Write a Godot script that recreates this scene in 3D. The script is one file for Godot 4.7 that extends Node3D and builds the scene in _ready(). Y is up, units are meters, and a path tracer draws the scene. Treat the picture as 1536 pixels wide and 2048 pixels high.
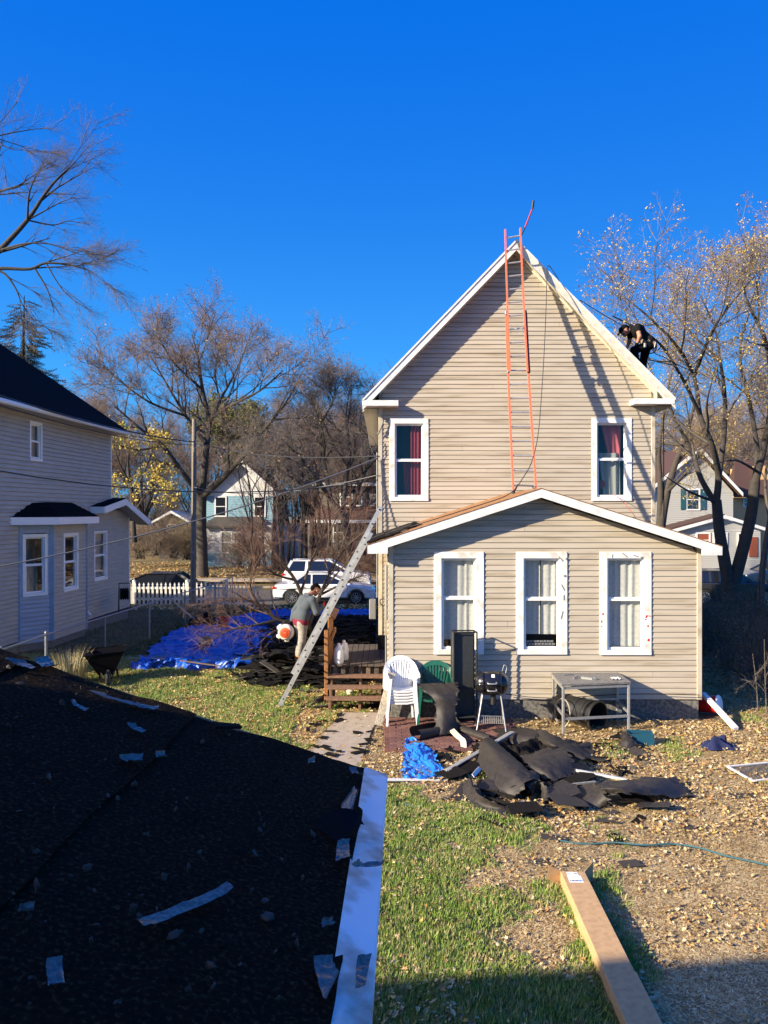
extends Node3D
# A house being re-roofed, seen from above a garage roof in low autumn sun.
const H := 3.78        # height of the eye above the yard
const F := 1540.0      # focal length in photograph pixels (2048 high)
var rng := RandomNumberGenerator.new()
var names := {}
var MT := {}           # materials
var TX := {}           # textures
var fn := FastNoiseLite.new()

# ---------------------------------------------------------------- mesh builder
class M:
	var v := PackedVector3Array()
	var n := PackedVector3Array()
	var c := PackedColorArray()
	var xf := Transform3D.IDENTITY
	var col := Color.WHITE
	func put(p: Vector3, m: Vector3) -> void:
		v.append(xf * p); n.append((xf.basis * m).normalized()); c.append(col)
	func tri(a: Vector3, b: Vector3, d: Vector3) -> void:
		var m := (b - a).cross(d - a).normalized()
		put(a, m); put(d, m); put(b, m)
	func quad(a: Vector3, b: Vector3, d: Vector3, e: Vector3) -> void:
		var m := (d - a).cross(e - b).normalized()
		put(a, m); put(d, m); put(b, m); put(a, m); put(e, m); put(d, m)
	func squad(a: Vector3, b: Vector3, d: Vector3, e: Vector3, na: Vector3, nb: Vector3, nd: Vector3, ne: Vector3) -> void:
		put(a, na); put(d, nd); put(b, nb); put(a, na); put(e, ne); put(d, nd)
	func hexa(p: Array) -> void:   # 8 corners: bottom 0..3 counter-clockwise from above, top 4..7
		quad(p[3], p[2], p[1], p[0]); quad(p[4], p[5], p[6], p[7])
		for i in 4:
			var j := (i + 1) % 4
			quad(p[i], p[j], p[j + 4], p[i + 4])
	func box(ce: Vector3, s: Vector3, b := Basis.IDENTITY) -> void:
		var h := s * 0.5
		var p := []
		for y in [-1.0, 1.0]:
			for q in [[-1.0, 1.0], [1.0, 1.0], [1.0, -1.0], [-1.0, -1.0]]:
				p.append(ce + b * Vector3(h.x * q[0], h.y * y, h.z * q[1]))
		hexa(p)
	func bx(x0: float, x1: float, y0: float, y1: float, z0: float, z1: float) -> void:
		box(Vector3((x0 + x1) / 2, (y0 + y1) / 2, (z0 + z1) / 2), Vector3(absf(x1 - x0), absf(y1 - y0), absf(z1 - z0)))
	func cbox(ce: Vector3, s: Vector3, bev: float, b := Basis.IDENTITY) -> void:
		var h := s * 0.5
		var i := h - Vector3.ONE * bev
		var ax := [Vector3.RIGHT, Vector3.UP, Vector3.BACK]
		for a in 3:
			var u: Vector3 = ax[(a + 1) % 3]
			var w: Vector3 = ax[(a + 2) % 3]
			for sg in [-1.0, 1.0]:
				var m: Vector3 = ax[a] * sg
				var o: Vector3 = m * h[a]
				var uu: Vector3 = u * i[(a + 1) % 3] * sg
				var ww: Vector3 = w * i[(a + 2) % 3]
				quad(ce + b * (o - uu - ww), ce + b * (o + uu - ww), ce + b * (o + uu + ww), ce + b * (o - uu + ww))
		for a in 3:
			var u2: Vector3 = ax[(a + 1) % 3]
			var w2: Vector3 = ax[(a + 2) % 3]
			var e: Vector3 = ax[a] * i[a]
			for su in [-1.0, 1.0]:
				for sw in [-1.0, 1.0]:
					var p1: Vector3 = u2 * su * h[(a + 1) % 3] + w2 * sw * i[(a + 2) % 3]
					var p2: Vector3 = u2 * su * i[(a + 1) % 3] + w2 * sw * h[(a + 2) % 3]
					if su * sw > 0:
						quad(ce + b * (p1 - e), ce + b * (p2 - e), ce + b * (p2 + e), ce + b * (p1 + e))
					else:
						quad(ce + b * (p2 - e), ce + b * (p1 - e), ce + b * (p1 + e), ce + b * (p2 + e))
		for sx in [-1.0, 1.0]:
			for sy in [-1.0, 1.0]:
				for sz in [-1.0, 1.0]:
					var a1 := Vector3(sx * h.x, sy * i.y, sz * i.z)
					var b1 := Vector3(sx * i.x, sy * h.y, sz * i.z)
					var c1 := Vector3(sx * i.x, sy * i.y, sz * h.z)
					if sx * sy * sz > 0: tri(ce + b * a1, ce + b * b1, ce + b * c1)
					else: tri(ce + b * a1, ce + b * c1, ce + b * b1)
	func beam(a: Vector3, b: Vector3, w: float, h: float, up := Vector3.UP) -> void:
		var d := (b - a).normalized()
		var s := d.cross(up)
		if s.length() < 0.01: s = d.cross(Vector3.RIGHT)
		s = s.normalized()
		var u := s.cross(d).normalized()
		box((a + b) / 2, Vector3(w, h, a.distance_to(b)), Basis(s, u, -d))
	func taper(a: Vector3, b: Vector3, sa: Vector2, sb: Vector2, side := Vector3.RIGHT) -> void:
		var d := (b - a).normalized()
		var w := (side - d * side.dot(d)).normalized()
		var u := w.cross(d).normalized()
		var p := []
		for k in 2:
			var o: Vector3 = [a, b][k]
			var s: Vector2 = [sa, sb][k]
			for q in [[-1, -1], [1, -1], [1, 1], [-1, 1]]:
				p.append(o + w * s.x * 0.5 * q[0] - u * s.y * 0.5 * q[1])
		hexa(p)
	func tube(pts: Array, rad: Array, sides := 6, caps := true, flat := Vector2.ONE, up := Vector3.UP) -> void:
		var cnt := pts.size()
		var t0: Vector3 = (pts[1] - pts[0]).normalized()
		var r: Vector3 = t0.cross(up)
		if r.length() < 0.05: r = t0.cross(Vector3.RIGHT)
		r = r.normalized()
		var prev := []
		var prevn := []
		for i in cnt:
			var t: Vector3 = (pts[mini(i + 1, cnt - 1)] - pts[maxi(i - 1, 0)]).normalized()
			r = (r - t * r.dot(t)).normalized()
			var u := r.cross(t)
			var ring := []
			var rn := []
			for k in sides:
				var a := TAU * k / sides
				var q := r * cos(a) * flat.x + u * sin(a) * flat.y
				ring.append(pts[i] + q * rad[i])
				rn.append((r * cos(a) / flat.x + u * sin(a) / flat.y).normalized())
			if i > 0:
				for k in sides:
					var j := (k + 1) % sides
					squad(prev[j], prev[k], ring[k], ring[j], prevn[j], prevn[k], rn[k], rn[j])
			if caps and (i == 0 or i == cnt - 1):
				for k in range(1, sides - 1):
					if i == 0: tri(ring[0], ring[k], ring[k + 1])
					else: tri(ring[0], ring[k + 1], ring[k])
			prev = ring; prevn = rn
	func rod(a: Vector3, b: Vector3, r: float, sides := 8) -> void:
		tube([a, b], [r, r], sides)
	func lathe(pr: Array, sides: int, o := Transform3D.IDENTITY, smooth := true) -> void:   # (radius, height) pairs going up
		for i in pr.size() - 1:
			var a: Vector2 = pr[i]
			var b: Vector2 = pr[i + 1]
			var d := b - a
			var nn := Vector2(d.y, -d.x).normalized()
			var na := nn
			var nb := nn
			if smooth:
				if i > 0:
					var e: Vector2 = a - pr[i - 1]
					var q := Vector2(e.y, -e.x).normalized()
					if q.dot(nn) > 0.5: na = (nn + q).normalized()
				if i < pr.size() - 2:
					var e2: Vector2 = pr[i + 2] - b
					var q2 := Vector2(e2.y, -e2.x).normalized()
					if q2.dot(nn) > 0.5: nb = (nn + q2).normalized()
			for k in sides:
				var t := TAU * k / sides
				var u := TAU * (k + 1) / sides
				var f := Vector3(cos(t), 0, -sin(t))
				var g := Vector3(cos(u), 0, -sin(u))
				squad(o * (f * a.x + Vector3.UP * a.y), o * (g * a.x + Vector3.UP * a.y), o * (g * b.x + Vector3.UP * b.y), o * (f * b.x + Vector3.UP * b.y),
					o.basis * (f * na.x + Vector3.UP * na.y), o.basis * (g * na.x + Vector3.UP * na.y), o.basis * (g * nb.x + Vector3.UP * nb.y), o.basis * (f * nb.x + Vector3.UP * nb.y))
	func prism(poly: PackedVector2Array, z0: float, z1: float) -> void:   # polygon in xy, from z0 (back) to z1 (front)
		var p := poly
		if Geometry2D.is_polygon_clockwise(p): p.reverse()
		# Geometry2D calls y down; make it counter-clockwise seen from +z
		var area := 0.0
		for i in p.size():
			var q := p[(i + 1) % p.size()]
			area += p[i].x * q.y - q.x * p[i].y
		if area < 0: p.reverse()
		var ix := Geometry2D.triangulate_polygon(p)
		for i in range(0, ix.size(), 3):
			var a := p[ix[i]]
			var b := p[ix[i + 1]]
			var d := p[ix[i + 2]]
			if (b - a).cross(d - a) < 0:
				var w := b
				b = d; d = w
			tri(Vector3(a.x, a.y, z1), Vector3(b.x, b.y, z1), Vector3(d.x, d.y, z1))
			tri(Vector3(a.x, a.y, z0), Vector3(d.x, d.y, z0), Vector3(b.x, b.y, z0))
		for i in p.size():
			var a := p[i]
			var b := p[(i + 1) % p.size()]
			quad(Vector3(a.x, a.y, z0), Vector3(b.x, b.y, z0), Vector3(b.x, b.y, z1), Vector3(a.x, a.y, z1))
	func grid(nu: int, nv: int, f: Callable) -> void:   # smooth sheet, f(u, v) with u, v in 0..1
		var p := []
		for j in nv + 1:
			for i in nu + 1: p.append(f.call(float(i) / nu, float(j) / nv))
		var nm := []
		for j in nv + 1:
			for i in nu + 1:
				var du: Vector3 = p[j * (nu + 1) + mini(i + 1, nu)] - p[j * (nu + 1) + maxi(i - 1, 0)]
				var dv: Vector3 = p[mini(j + 1, nv) * (nu + 1) + i] - p[maxi(j - 1, 0) * (nu + 1) + i]
				nm.append(du.cross(dv).normalized())
		for j in nv:
			for i in nu:
				var a := j * (nu + 1) + i
				var b := a + 1
				var d := b + nu + 1
				var e := a + nu + 1
				squad(p[a], p[b], p[d], p[e], nm[a], nm[b], nm[d], nm[e])
	func strap(pts: Array, half: Array, th: float) -> void:   # band of box section swept along pts
		var L := []
		var R := []
		var U := []
		for i in pts.size():
			var t: Vector3 = (pts[mini(i + 1, pts.size() - 1)] - pts[maxi(i - 1, 0)]).normalized()
			var h: Vector3 = half[mini(i, half.size() - 1)]
			L.append(pts[i] - h); R.append(pts[i] + h); U.append(h.cross(t).normalized() * th * 0.5)
		for i in pts.size() - 1:
			var j := i + 1
			quad(L[i] + U[i], R[i] + U[i], R[j] + U[j], L[j] + U[j])
			quad(R[i] - U[i], L[i] - U[i], L[j] - U[j], R[j] - U[j])
			quad(R[i] + U[i], R[i] - U[i], R[j] - U[j], R[j] + U[j])
			quad(L[i] - U[i], L[i] + U[i], L[j] + U[j], L[j] - U[j])
		var z := pts.size() - 1
		quad(L[0] - U[0], R[0] - U[0], R[0] + U[0], L[0] + U[0])
		quad(R[z] - U[z], L[z] - U[z], L[z] + U[z], R[z] + U[z])
	func blob(ce: Vector3, s: Vector3, sides := 8, rings := 5, rough := 0.0, r: RandomNumberGenerator = null) -> void:
		var rr := []
		for j in rings + 1:
			var row := []
			for k in sides:
				var a := PI * j / rings
				var b := TAU * k / sides
				var q := Vector3(sin(a) * cos(b), -cos(a), -sin(a) * sin(b))
				row.append(q * (1.0 + (r.randf_range(-rough, rough) if r and j > 0 and j < rings else 0.0)))
			rr.append(row)
		for j in rings:
			for k in sides:
				var l := (k + 1) % sides
				squad(ce + rr[j][k] * s, ce + rr[j][l] * s, ce + rr[j + 1][l] * s, ce + rr[j + 1][k] * s, rr[j][k] / s, rr[j][l] / s, rr[j + 1][l] / s, rr[j + 1][k] / s)
	func mesh() -> ArrayMesh:
		var a := []
		a.resize(Mesh.ARRAY_MAX)
		a[Mesh.ARRAY_VERTEX] = v
		a[Mesh.ARRAY_NORMAL] = n
		a[Mesh.ARRAY_COLOR] = c
		var m := ArrayMesh.new()
		m.add_surface_from_arrays(Mesh.PRIMITIVE_TRIANGLES, a)
		return m

# ---------------------------------------------------------------- scene helpers
func numbered(called: String) -> String:
	if not names.has(called):
		names[called] = 0
		return called
	names[called] += 1
	return "%s_%03d" % [called, names[called]]

func tag(o: Node, label: String, category: String, group := "", kind := "") -> Node:
	if label: o.set_meta("label", label)
	if category: o.set_meta("category", category)
	if group: o.set_meta("group", group)
	if kind: o.set_meta("kind", kind)
	return o

func thing(called: String, label: String, category: String, at := Vector3.ZERO, turn := 0.0, group := "") -> Node3D:
	var o := Node3D.new()
	o.name = numbered(called)
	add_child(o)
	o.position = at
	o.rotation.y = turn
	tag(o, label, category, group)
	return o

func inst(called: String, mesh: Mesh, mat: Material, parent: Node = null) -> MeshInstance3D:
	var o := MeshInstance3D.new()
	o.mesh = mesh
	o.material_override = null
	if mesh is ArrayMesh and mesh.surface_get_material(0) == null: mesh.surface_set_material(0, mat)
	elif not mesh is ArrayMesh: o.material_override = mat
	elif mesh.surface_get_material(0) != mat: o.material_override = mat
	if parent == null:
		o.name = numbered(called)
		add_child(o)
	else:
		o.name = called
		parent.add_child(o, true)
	return o

func obj(called: String, m: M, mat: Material, parent: Node = null) -> MeshInstance3D:
	return inst(called, m.mesh(), mat, parent)

func struct(called: String, m: M, mat: Material) -> MeshInstance3D:
	var o := obj(called, m, mat)
	o.set_meta("kind", "structure")
	return o

func multi(called: String, mesh: Mesh, xfs: Array, cols: Array, mat: Material, parent: Node = null) -> MultiMeshInstance3D:
	var mm := MultiMesh.new()
	mm.transform_format = MultiMesh.TRANSFORM_3D
	mm.use_colors = cols.size() > 0
	mm.mesh = mesh
	mm.instance_count = xfs.size()
	for i in xfs.size():
		mm.set_instance_transform(i, xfs[i])
		if cols.size(): mm.set_instance_color(i, cols[i])
	var o := MultiMeshInstance3D.new()
	o.multimesh = mm
	o.material_override = mat
	o.set_meta("kind", "stuff")
	if parent == null:
		o.name = numbered(called)
		add_child(o)
	else:
		o.name = called
		parent.add_child(o, true)
	return o

func dup(root: Node3D, at: Vector3, turn: float, label := "") -> Node3D:
	var r: Node3D = root.duplicate()
	var base := String(root.name)
	var re := RegEx.create_from_string("_\\d+$")
	r.name = numbered(re.sub(base, ""))
	add_child(r)
	r.position = at
	r.rotation.y = turn
	if label: r.set_meta("label", label)
	return r

func X(px: float, z: float) -> float: return (px - 768.0) * z / F
func Y(py: float, z: float) -> float: return H + (1024.0 - py) * z / F
func at(px: float, py: float, z: float) -> Vector3: return Vector3(X(px, z), Y(py, z), -z)
func gd(px: float, py: float, h := 0.0) -> Vector3:      # the point at height h that the photograph shows there
	return at(px, py, (H - h) * F / (py - 1024.0))
func R(a: float, b: float) -> float: return rng.randf_range(a, b)

func ground_y(x: float, z: float) -> float:
	var d := -z
	var y := 0.0
	y -= 0.12 * smoothstep(22.0, 31.0, d)
	y -= 0.36 * smoothstep(31.8, 34.2, d)
	y += 0.22 * smoothstep(43.0, 48.0, d)
	y += fn.get_noise_2d(x * 14.0, z * 14.0) * 0.03 * (1.0 - smoothstep(28.0, 32.0, d) * (1.0 - smoothstep(44.0, 50.0, d)))
	return y

# ---------------------------------------------------------------- materials
func noise_tex(key: String, freq: float, stops: Array, octaves := 4, size := 512, kind := FastNoiseLite.TYPE_SIMPLEX_SMOOTH, sd := 1) -> NoiseTexture2D:
	if TX.has(key): return TX[key]
	var t := NoiseTexture2D.new()
	var n := FastNoiseLite.new()
	n.noise_type = kind
	n.seed = sd
	n.frequency = freq
	n.fractal_octaves = octaves
	t.noise = n
	t.width = size; t.height = size
	t.seamless = true
	var g := Gradient.new()
	var off := PackedFloat32Array()
	var co := PackedColorArray()
	for s in stops:
		off.append(s[0]); co.append(s[1])
	g.offsets = off; g.colors = co
	t.color_ramp = g
	TX[key] = t
	return t

func grey(v: float) -> Color: return Color(v, v, v)

func mat(lin: Color, rough := 0.8, o := {}) -> StandardMaterial3D:
	var m := StandardMaterial3D.new()
	var s := lin.linear_to_srgb()
	m.albedo_color = Color(s.r, s.g, s.b, o.get("alpha", 1.0))
	m.roughness = rough
	m.metallic = o.get("metal", 0.0)
	m.metallic_specular = o.get("spec", 0.5)
	if o.has("alpha"):
		m.transparency = BaseMaterial3D.TRANSPARENCY_ALPHA
	if o.has("tex"):
		m.albedo_texture = o.tex
		m.uv1_triplanar = true
		m.uv1_world_triplanar = o.get("world", false)
		var k = o.get("scale", 1.0)
		m.uv1_scale = k if k is Vector3 else Vector3.ONE * k
	if o.has("bump"):
		m.heightmap_enabled = true
		m.heightmap_texture = o.bump
		m.heightmap_scale = o.get("bump_cm", 0.5)
		if not o.has("tex"):
			m.uv1_triplanar = true
			m.uv1_world_triplanar = o.get("world", false)
			var k2 = o.get("scale", 1.0)
			m.uv1_scale = k2 if k2 is Vector3 else Vector3.ONE * k2
	if o.get("vc", false): m.vertex_color_use_as_albedo = true
	if o.get("two", false): m.cull_mode = BaseMaterial3D.CULL_DISABLED
	if o.has("back"):
		m.backlight_enabled = true
		m.backlight = o.back
	if o.has("coat"):
		m.clearcoat_enabled = true
		m.clearcoat = o.coat
		m.clearcoat_roughness = 0.08
	return m

func lin(r: float, g: float, b: float) -> Color: return Color(r, g, b)

func make_materials() -> void:
	var soft := noise_tex("soft", 0.012, [[0.0, grey(0.86)], [0.5, grey(0.95)], [1.0, grey(1.0)]], 5)
	var mottle := noise_tex("mottle", 0.02, [[0.0, grey(0.55)], [0.45, grey(0.8)], [0.7, grey(0.93)], [1.0, grey(1.0)]], 5, 512, FastNoiseLite.TYPE_SIMPLEX_SMOOTH, 5)
	var grain := noise_tex("grain", 0.12, [[0.0, grey(0.5)], [0.5, grey(0.8)], [1.0, grey(1.0)]], 3, 512, FastNoiseLite.TYPE_SIMPLEX_SMOOTH, 9)
	var bumpy := noise_tex("bumpy", 0.03, [[0.0, grey(0.0)], [1.0, grey(1.0)]], 5, 512, FastNoiseLite.TYPE_SIMPLEX_SMOOTH, 12)
	var fine := noise_tex("fine", 0.2, [[0.0, grey(0.0)], [1.0, grey(1.0)]], 3, 512, FastNoiseLite.TYPE_SIMPLEX_SMOOTH, 13)
	var dirt := noise_tex("dirt", 0.01, [[0.0, Color(0.80, 0.77, 0.71)], [0.33, Color(0.94, 0.93, 0.905)], [0.55, grey(0.985)], [1.0, grey(1.0)]], 5, 512, FastNoiseLite.TYPE_SIMPLEX_SMOOTH, 21)
	var wood := noise_tex("wood", 0.03, [[0.0, grey(0.5)], [0.4, grey(0.75)], [0.6, grey(0.9)], [1.0, grey(1.0)]], 4, 512, FastNoiseLite.TYPE_SIMPLEX_SMOOTH, 31)
	var fleck := noise_tex("fleck", 0.05, [[0.0, grey(0.40)], [0.5, grey(0.47)], [0.64, Color(0.66, 0.60, 0.52)], [0.76, Color(1.0, 0.9, 0.75)], [1.0, Color(1.0, 0.9, 0.75)]], 6, 1024, FastNoiseLite.TYPE_SIMPLEX_SMOOTH, 43)
	MT.siding = mat(lin(0.462, 0.405, 0.318), 0.5, {"tex": dirt, "scale": Vector3(0.12, 1.3, 0.12), "world": true, "bump": fine, "bump_cm": 0.05})
	MT.siding_b = mat(lin(0.447, 0.392, 0.308), 0.5, {"tex": dirt, "scale": Vector3(0.12, 1.3, 0.12), "world": true, "bump": fine, "bump_cm": 0.05})
	MT.siding_c = mat(lin(0.477, 0.42, 0.331), 0.5, {"tex": dirt, "scale": Vector3(0.1, 1.1, 0.1), "world": true, "bump": fine, "bump_cm": 0.05})
	MT.siding_grey = mat(lin(0.47, 0.43, 0.37), 0.5, {"tex": soft, "scale": Vector3(0.2, 1.0, 0.2), "world": true})
	MT.siding_blue = mat(lin(0.33, 0.42, 0.52), 0.5, {"tex": soft, "scale": 0.4, "world": true})
	MT.white = mat(lin(0.78, 0.78, 0.76), 0.45, {"tex": soft, "scale": 0.7})
	MT.trim = mat(lin(0.80, 0.80, 0.78), 0.4, {"tex": dirt, "scale": 0.6, "world": true})
	MT.vinyl = mat(lin(0.82, 0.82, 0.80), 0.35)
	MT.cream = mat(lin(0.74, 0.70, 0.56), 0.55, {"tex": soft, "scale": 0.8})
	MT.corner = mat(lin(0.52, 0.47, 0.37), 0.45, {"tex": dirt, "scale": 0.5})
	MT.glass = mat(lin(0.02, 0.02, 0.025), 0.02, {"alpha": 0.08})
	MT.glass_dark = mat(lin(0.012, 0.014, 0.018), 0.04, {"spec": 0.7})
	MT.room = mat(lin(0.025, 0.022, 0.02), 0.9)
	MT.red_curtain = mat(lin(0.20, 0.010, 0.016), 0.8, {"two": true, "tex": soft, "scale": 2.0})
	MT.pink_curtain = mat(lin(0.34, 0.075, 0.085), 0.8, {"two": true})
	MT.sheer = mat(lin(0.58, 0.60, 0.55), 0.85, {"two": true, "tex": soft, "scale": 2.0})
	MT.lace = mat(lin(0.36, 0.40, 0.36), 0.85, {"two": true, "tex": mottle, "scale": 6.0})
	MT.concrete = mat(lin(0.42, 0.345, 0.255), 0.9, {"tex": soft, "scale": 0.8, "bump": fine, "bump_cm": 0.3, "world": true})
	MT.foundation = mat(lin(0.22, 0.21, 0.19), 0.95, {"tex": mottle, "scale": 1.2, "bump": fine, "bump_cm": 0.5})
	MT.shingle = mat(lin(0.024, 0.022, 0.020), 0.95, {"spec": 0.2, "tex": grain, "scale": 3.0, "bump": fine, "bump_cm": 0.3})
	MT.shingle_brown = mat(lin(0.075, 0.062, 0.052), 0.95, {"tex": grain, "scale": 3.0, "bump": fine, "bump_cm": 0.3})
	MT.shingle_back = mat(lin(0.10, 0.092, 0.08), 0.95, {"tex": grain, "scale": 2.0})
	MT.shingle_blue = mat(lin(0.013, 0.015, 0.019), 0.95, {"spec": 0.15, "tex": grain, "scale": 2.0})
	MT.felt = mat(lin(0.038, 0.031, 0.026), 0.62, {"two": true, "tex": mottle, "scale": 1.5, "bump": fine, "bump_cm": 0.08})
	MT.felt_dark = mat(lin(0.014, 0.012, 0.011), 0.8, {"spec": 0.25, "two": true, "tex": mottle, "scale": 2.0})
	MT.felt_roof = mat(lin(0.055, 0.044, 0.034), 0.9, {"spec": 0.12, "tex": fleck, "scale": 0.9, "world": true, "bump": bumpy, "bump_cm": 0.5})
	MT.plywood = mat(lin(0.48, 0.24, 0.09), 0.8, {"tex": wood, "scale": Vector3(0.5, 3.0, 3.0)})
	MT.osb_edge = mat(lin(0.34, 0.17, 0.075), 0.85, {"tex": mottle, "scale": 3.0})
	MT.old_wood = mat(lin(0.21, 0.15, 0.105), 0.85, {"tex": wood, "scale": Vector3(0.6, 6.0, 6.0)})
	MT.deck = mat(lin(0.12, 0.095, 0.075), 0.9, {"tex": mottle, "scale": 2.5})
	MT.orange_wood = mat(lin(0.46, 0.20, 0.065), 0.7, {"tex": wood, "scale": Vector3(5, 0.7, 5)})
	MT.step_wood = mat(lin(0.30, 0.165, 0.10), 0.85, {"tex": wood, "scale": Vector3(0.7, 5, 5)})
	MT.pale_wood = mat(lin(0.62, 0.55, 0.43), 0.7, {"tex": wood, "scale": Vector3(4, 0.6, 4)})
	MT.pole_wood = mat(lin(0.36, 0.31, 0.25), 0.9, {"tex": wood, "scale": Vector3(6, 0.4, 6)})
	MT.picket = mat(lin(0.80, 0.79, 0.74), 0.7, {"tex": dirt, "scale": 1.0})
	MT.aluminium = mat(lin(0.60, 0.60, 0.58), 0.42, {"metal": 0.55, "tex": soft, "scale": 1.5})
	MT.steel = mat(lin(0.46, 0.46, 0.45), 0.45, {"metal": 0.6, "tex": soft, "scale": 2.0})
	MT.galv = mat(lin(0.30, 0.31, 0.31), 0.5, {"metal": 0.6})
	var stain := noise_tex("stain", 0.006, [[0.0, Color(0.55, 0.50, 0.44)], [0.28, Color(0.86, 0.84, 0.80)], [0.42, grey(0.98)], [1.0, grey(1.0)]], 6, 512, FastNoiseLite.TYPE_SIMPLEX_SMOOTH, 41)
	MT.strip = mat(lin(0.86, 0.86, 0.86), 0.38, {"tex": stain, "scale": 1.1})
	MT.fibre = mat(lin(0.72, 0.17, 0.085), 0.5, {"tex": soft, "scale": 2.0})
	MT.fibre_red = mat(lin(0.42, 0.03, 0.03), 0.5)
	MT.black = mat(lin(0.015, 0.015, 0.015), 0.5)
	MT.rubber = mat(lin(0.018, 0.018, 0.018), 0.85)
	MT.enamel = mat(lin(0.012, 0.012, 0.013), 0.22, {"coat": 0.4})
	MT.cab = mat(lin(0.040, 0.044, 0.044), 0.45, {"tex": soft, "scale": 2.0})
	MT.bin = mat(lin(0.022, 0.022, 0.024), 0.4)
	MT.barrow = mat(lin(0.005, 0.005, 0.006), 0.5, {"spec": 0.2})
	MT.tarp = mat(lin(0.008, 0.10, 0.55), 0.42, {"two": true, "tex": soft, "scale": 1.5})
	MT.tarp_light = mat(lin(0.02, 0.21, 0.72), 0.35, {"two": true, "tex": soft, "scale": 2.0})
	MT.navy = mat(lin(0.012, 0.022, 0.10), 0.9, {"two": true, "tex": mottle, "scale": 4.0})
	MT.bucket = mat(lin(0.55, 0.012, 0.012), 0.4)
	MT.card = mat(lin(0.58, 0.365, 0.175), 0.85, {"tex": soft, "scale": 2.0, "bump": fine, "bump_cm": 0.05})
	MT.paper = mat(lin(0.80, 0.82, 0.84), 0.6)
	MT.ink = mat(lin(0.02, 0.03, 0.04), 0.7)
	MT.ink_blue = mat(lin(0.02, 0.14, 0.36), 0.7)
	MT.tape = mat(lin(0.16, 0.155, 0.15), 0.25, {"tex": mottle, "scale": 5.0, "two": true})
	MT.plastic_white = mat(lin(0.84, 0.84, 0.83), 0.35, {"two": true})
	MT.plastic_green = mat(lin(0.010, 0.105, 0.07), 0.4, {"two": true, "tex": soft, "scale": 3.0})
	MT.teal_box = mat(lin(0.008, 0.065, 0.11), 0.5)
	MT.brick = mat(lin(0.24, 0.105, 0.08), 0.9, {"tex": mottle, "scale": 3.0})
	MT.brick2 = mat(lin(0.19, 0.085, 0.07), 0.9, {"tex": mottle, "scale": 3.0})
	MT.brick3 = mat(lin(0.27, 0.13, 0.10), 0.9, {"tex": mottle, "scale": 3.0})
	MT.skin = mat(lin(0.42, 0.20, 0.12), 0.55)
	MT.skin_dark = mat(lin(0.30, 0.14, 0.085), 0.55)
	MT.hair = mat(lin(0.006, 0.005, 0.005), 0.85, {"spec": 0.15})
	MT.hoodie = mat(lin(0.085, 0.105, 0.12), 0.95, {"tex": soft, "scale": 4.0})
	MT.maroon = mat(lin(0.17, 0.012, 0.035), 0.9)
	MT.khaki = mat(lin(0.44, 0.41, 0.35), 0.9, {"tex": mottle, "scale": 3.0})
	MT.boot = mat(lin(0.42, 0.21, 0.06), 0.8)
	MT.glove = mat(lin(0.45, 0.015, 0.02), 0.8)
	MT.cloth_black = mat(lin(0.007, 0.007, 0.008), 0.95, {"spec": 0.15})
	MT.cloth_char = mat(lin(0.014, 0.014, 0.016), 0.95, {"spec": 0.15})
	MT.leather = mat(lin(0.36, 0.25, 0.17), 0.8, {"tex": mottle, "scale": 6.0})
	MT.blower = mat(lin(0.72, 0.69, 0.60), 0.45)
	MT.orange = mat(lin(0.72, 0.13, 0.03), 0.5)
	MT.bark = mat(lin(0.105, 0.088, 0.07), 0.95, {"tex": mottle, "scale": Vector3(3, 0.7, 3), "bump": bumpy, "bump_cm": 3.0})
	MT.bark_dark = mat(lin(0.09, 0.077, 0.064), 0.95, {"tex": mottle, "scale": Vector3(3, 0.7, 3), "bump": bumpy, "bump_cm": 3.0})
	MT.bark_pale = mat(lin(0.17, 0.145, 0.12), 0.95, {"tex": mottle, "scale": Vector3(3, 0.7, 3), "bump": bumpy, "bump_cm": 3.0})
	MT.twig = mat(lin(0.22, 0.165, 0.13), 0.9)
	MT.twig_red = mat(lin(0.17, 0.10, 0.075), 0.85)
	MT.twig_pale = mat(lin(0.22, 0.18, 0.145), 0.9)
	MT.twig_dark = mat(lin(0.15, 0.125, 0.11), 0.9)
	MT.leaf = mat(lin(1, 1, 1), 0.7, {"vc": true, "two": true, "back": Color(0.25, 0.2, 0.1)})
	MT.litter = mat(lin(1, 1, 1), 0.75, {"vc": true, "two": true})
	MT.grass = mat(lin(1, 1, 1), 0.7, {"vc": true, "two": true, "back": Color(0.15, 0.2, 0.05)})
	MT.ground = mat(lin(1, 1, 1), 0.95, {"vc": true, "tex": mottle, "scale": 0.9, "world": true, "bump": bumpy, "bump_cm": 3.0})
	MT.asphalt = mat(lin(0.11, 0.105, 0.10), 0.9, {"tex": mottle, "scale": 0.5, "world": true})
	MT.cable = mat(lin(0.035, 0.035, 0.036), 0.6)
	MT.cable_grey = mat(lin(0.14, 0.14, 0.145), 0.5)
	MT.teal_wall = mat(lin(0.21, 0.37, 0.45), 0.6)
	MT.white_wall = mat(lin(0.68, 0.68, 0.67), 0.6)
	MT.brown_wall = mat(lin(0.16, 0.145, 0.13), 0.8)
	MT.grey_wall = mat(lin(0.40, 0.40, 0.37), 0.7)
	MT.tan_wall = mat(lin(0.60, 0.38, 0.17), 0.7)
	MT.red_roof = mat(lin(0.11, 0.055, 0.042), 0.9, {"tex": grain, "scale": 2.0})
	MT.shutter = mat(lin(0.012, 0.075, 0.10), 0.6)
	MT.red_door = mat(lin(0.26, 0.07, 0.03), 0.5)
	MT.car_white = mat(lin(0.80, 0.80, 0.81), 0.3, {"coat": 0.8})
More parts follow.
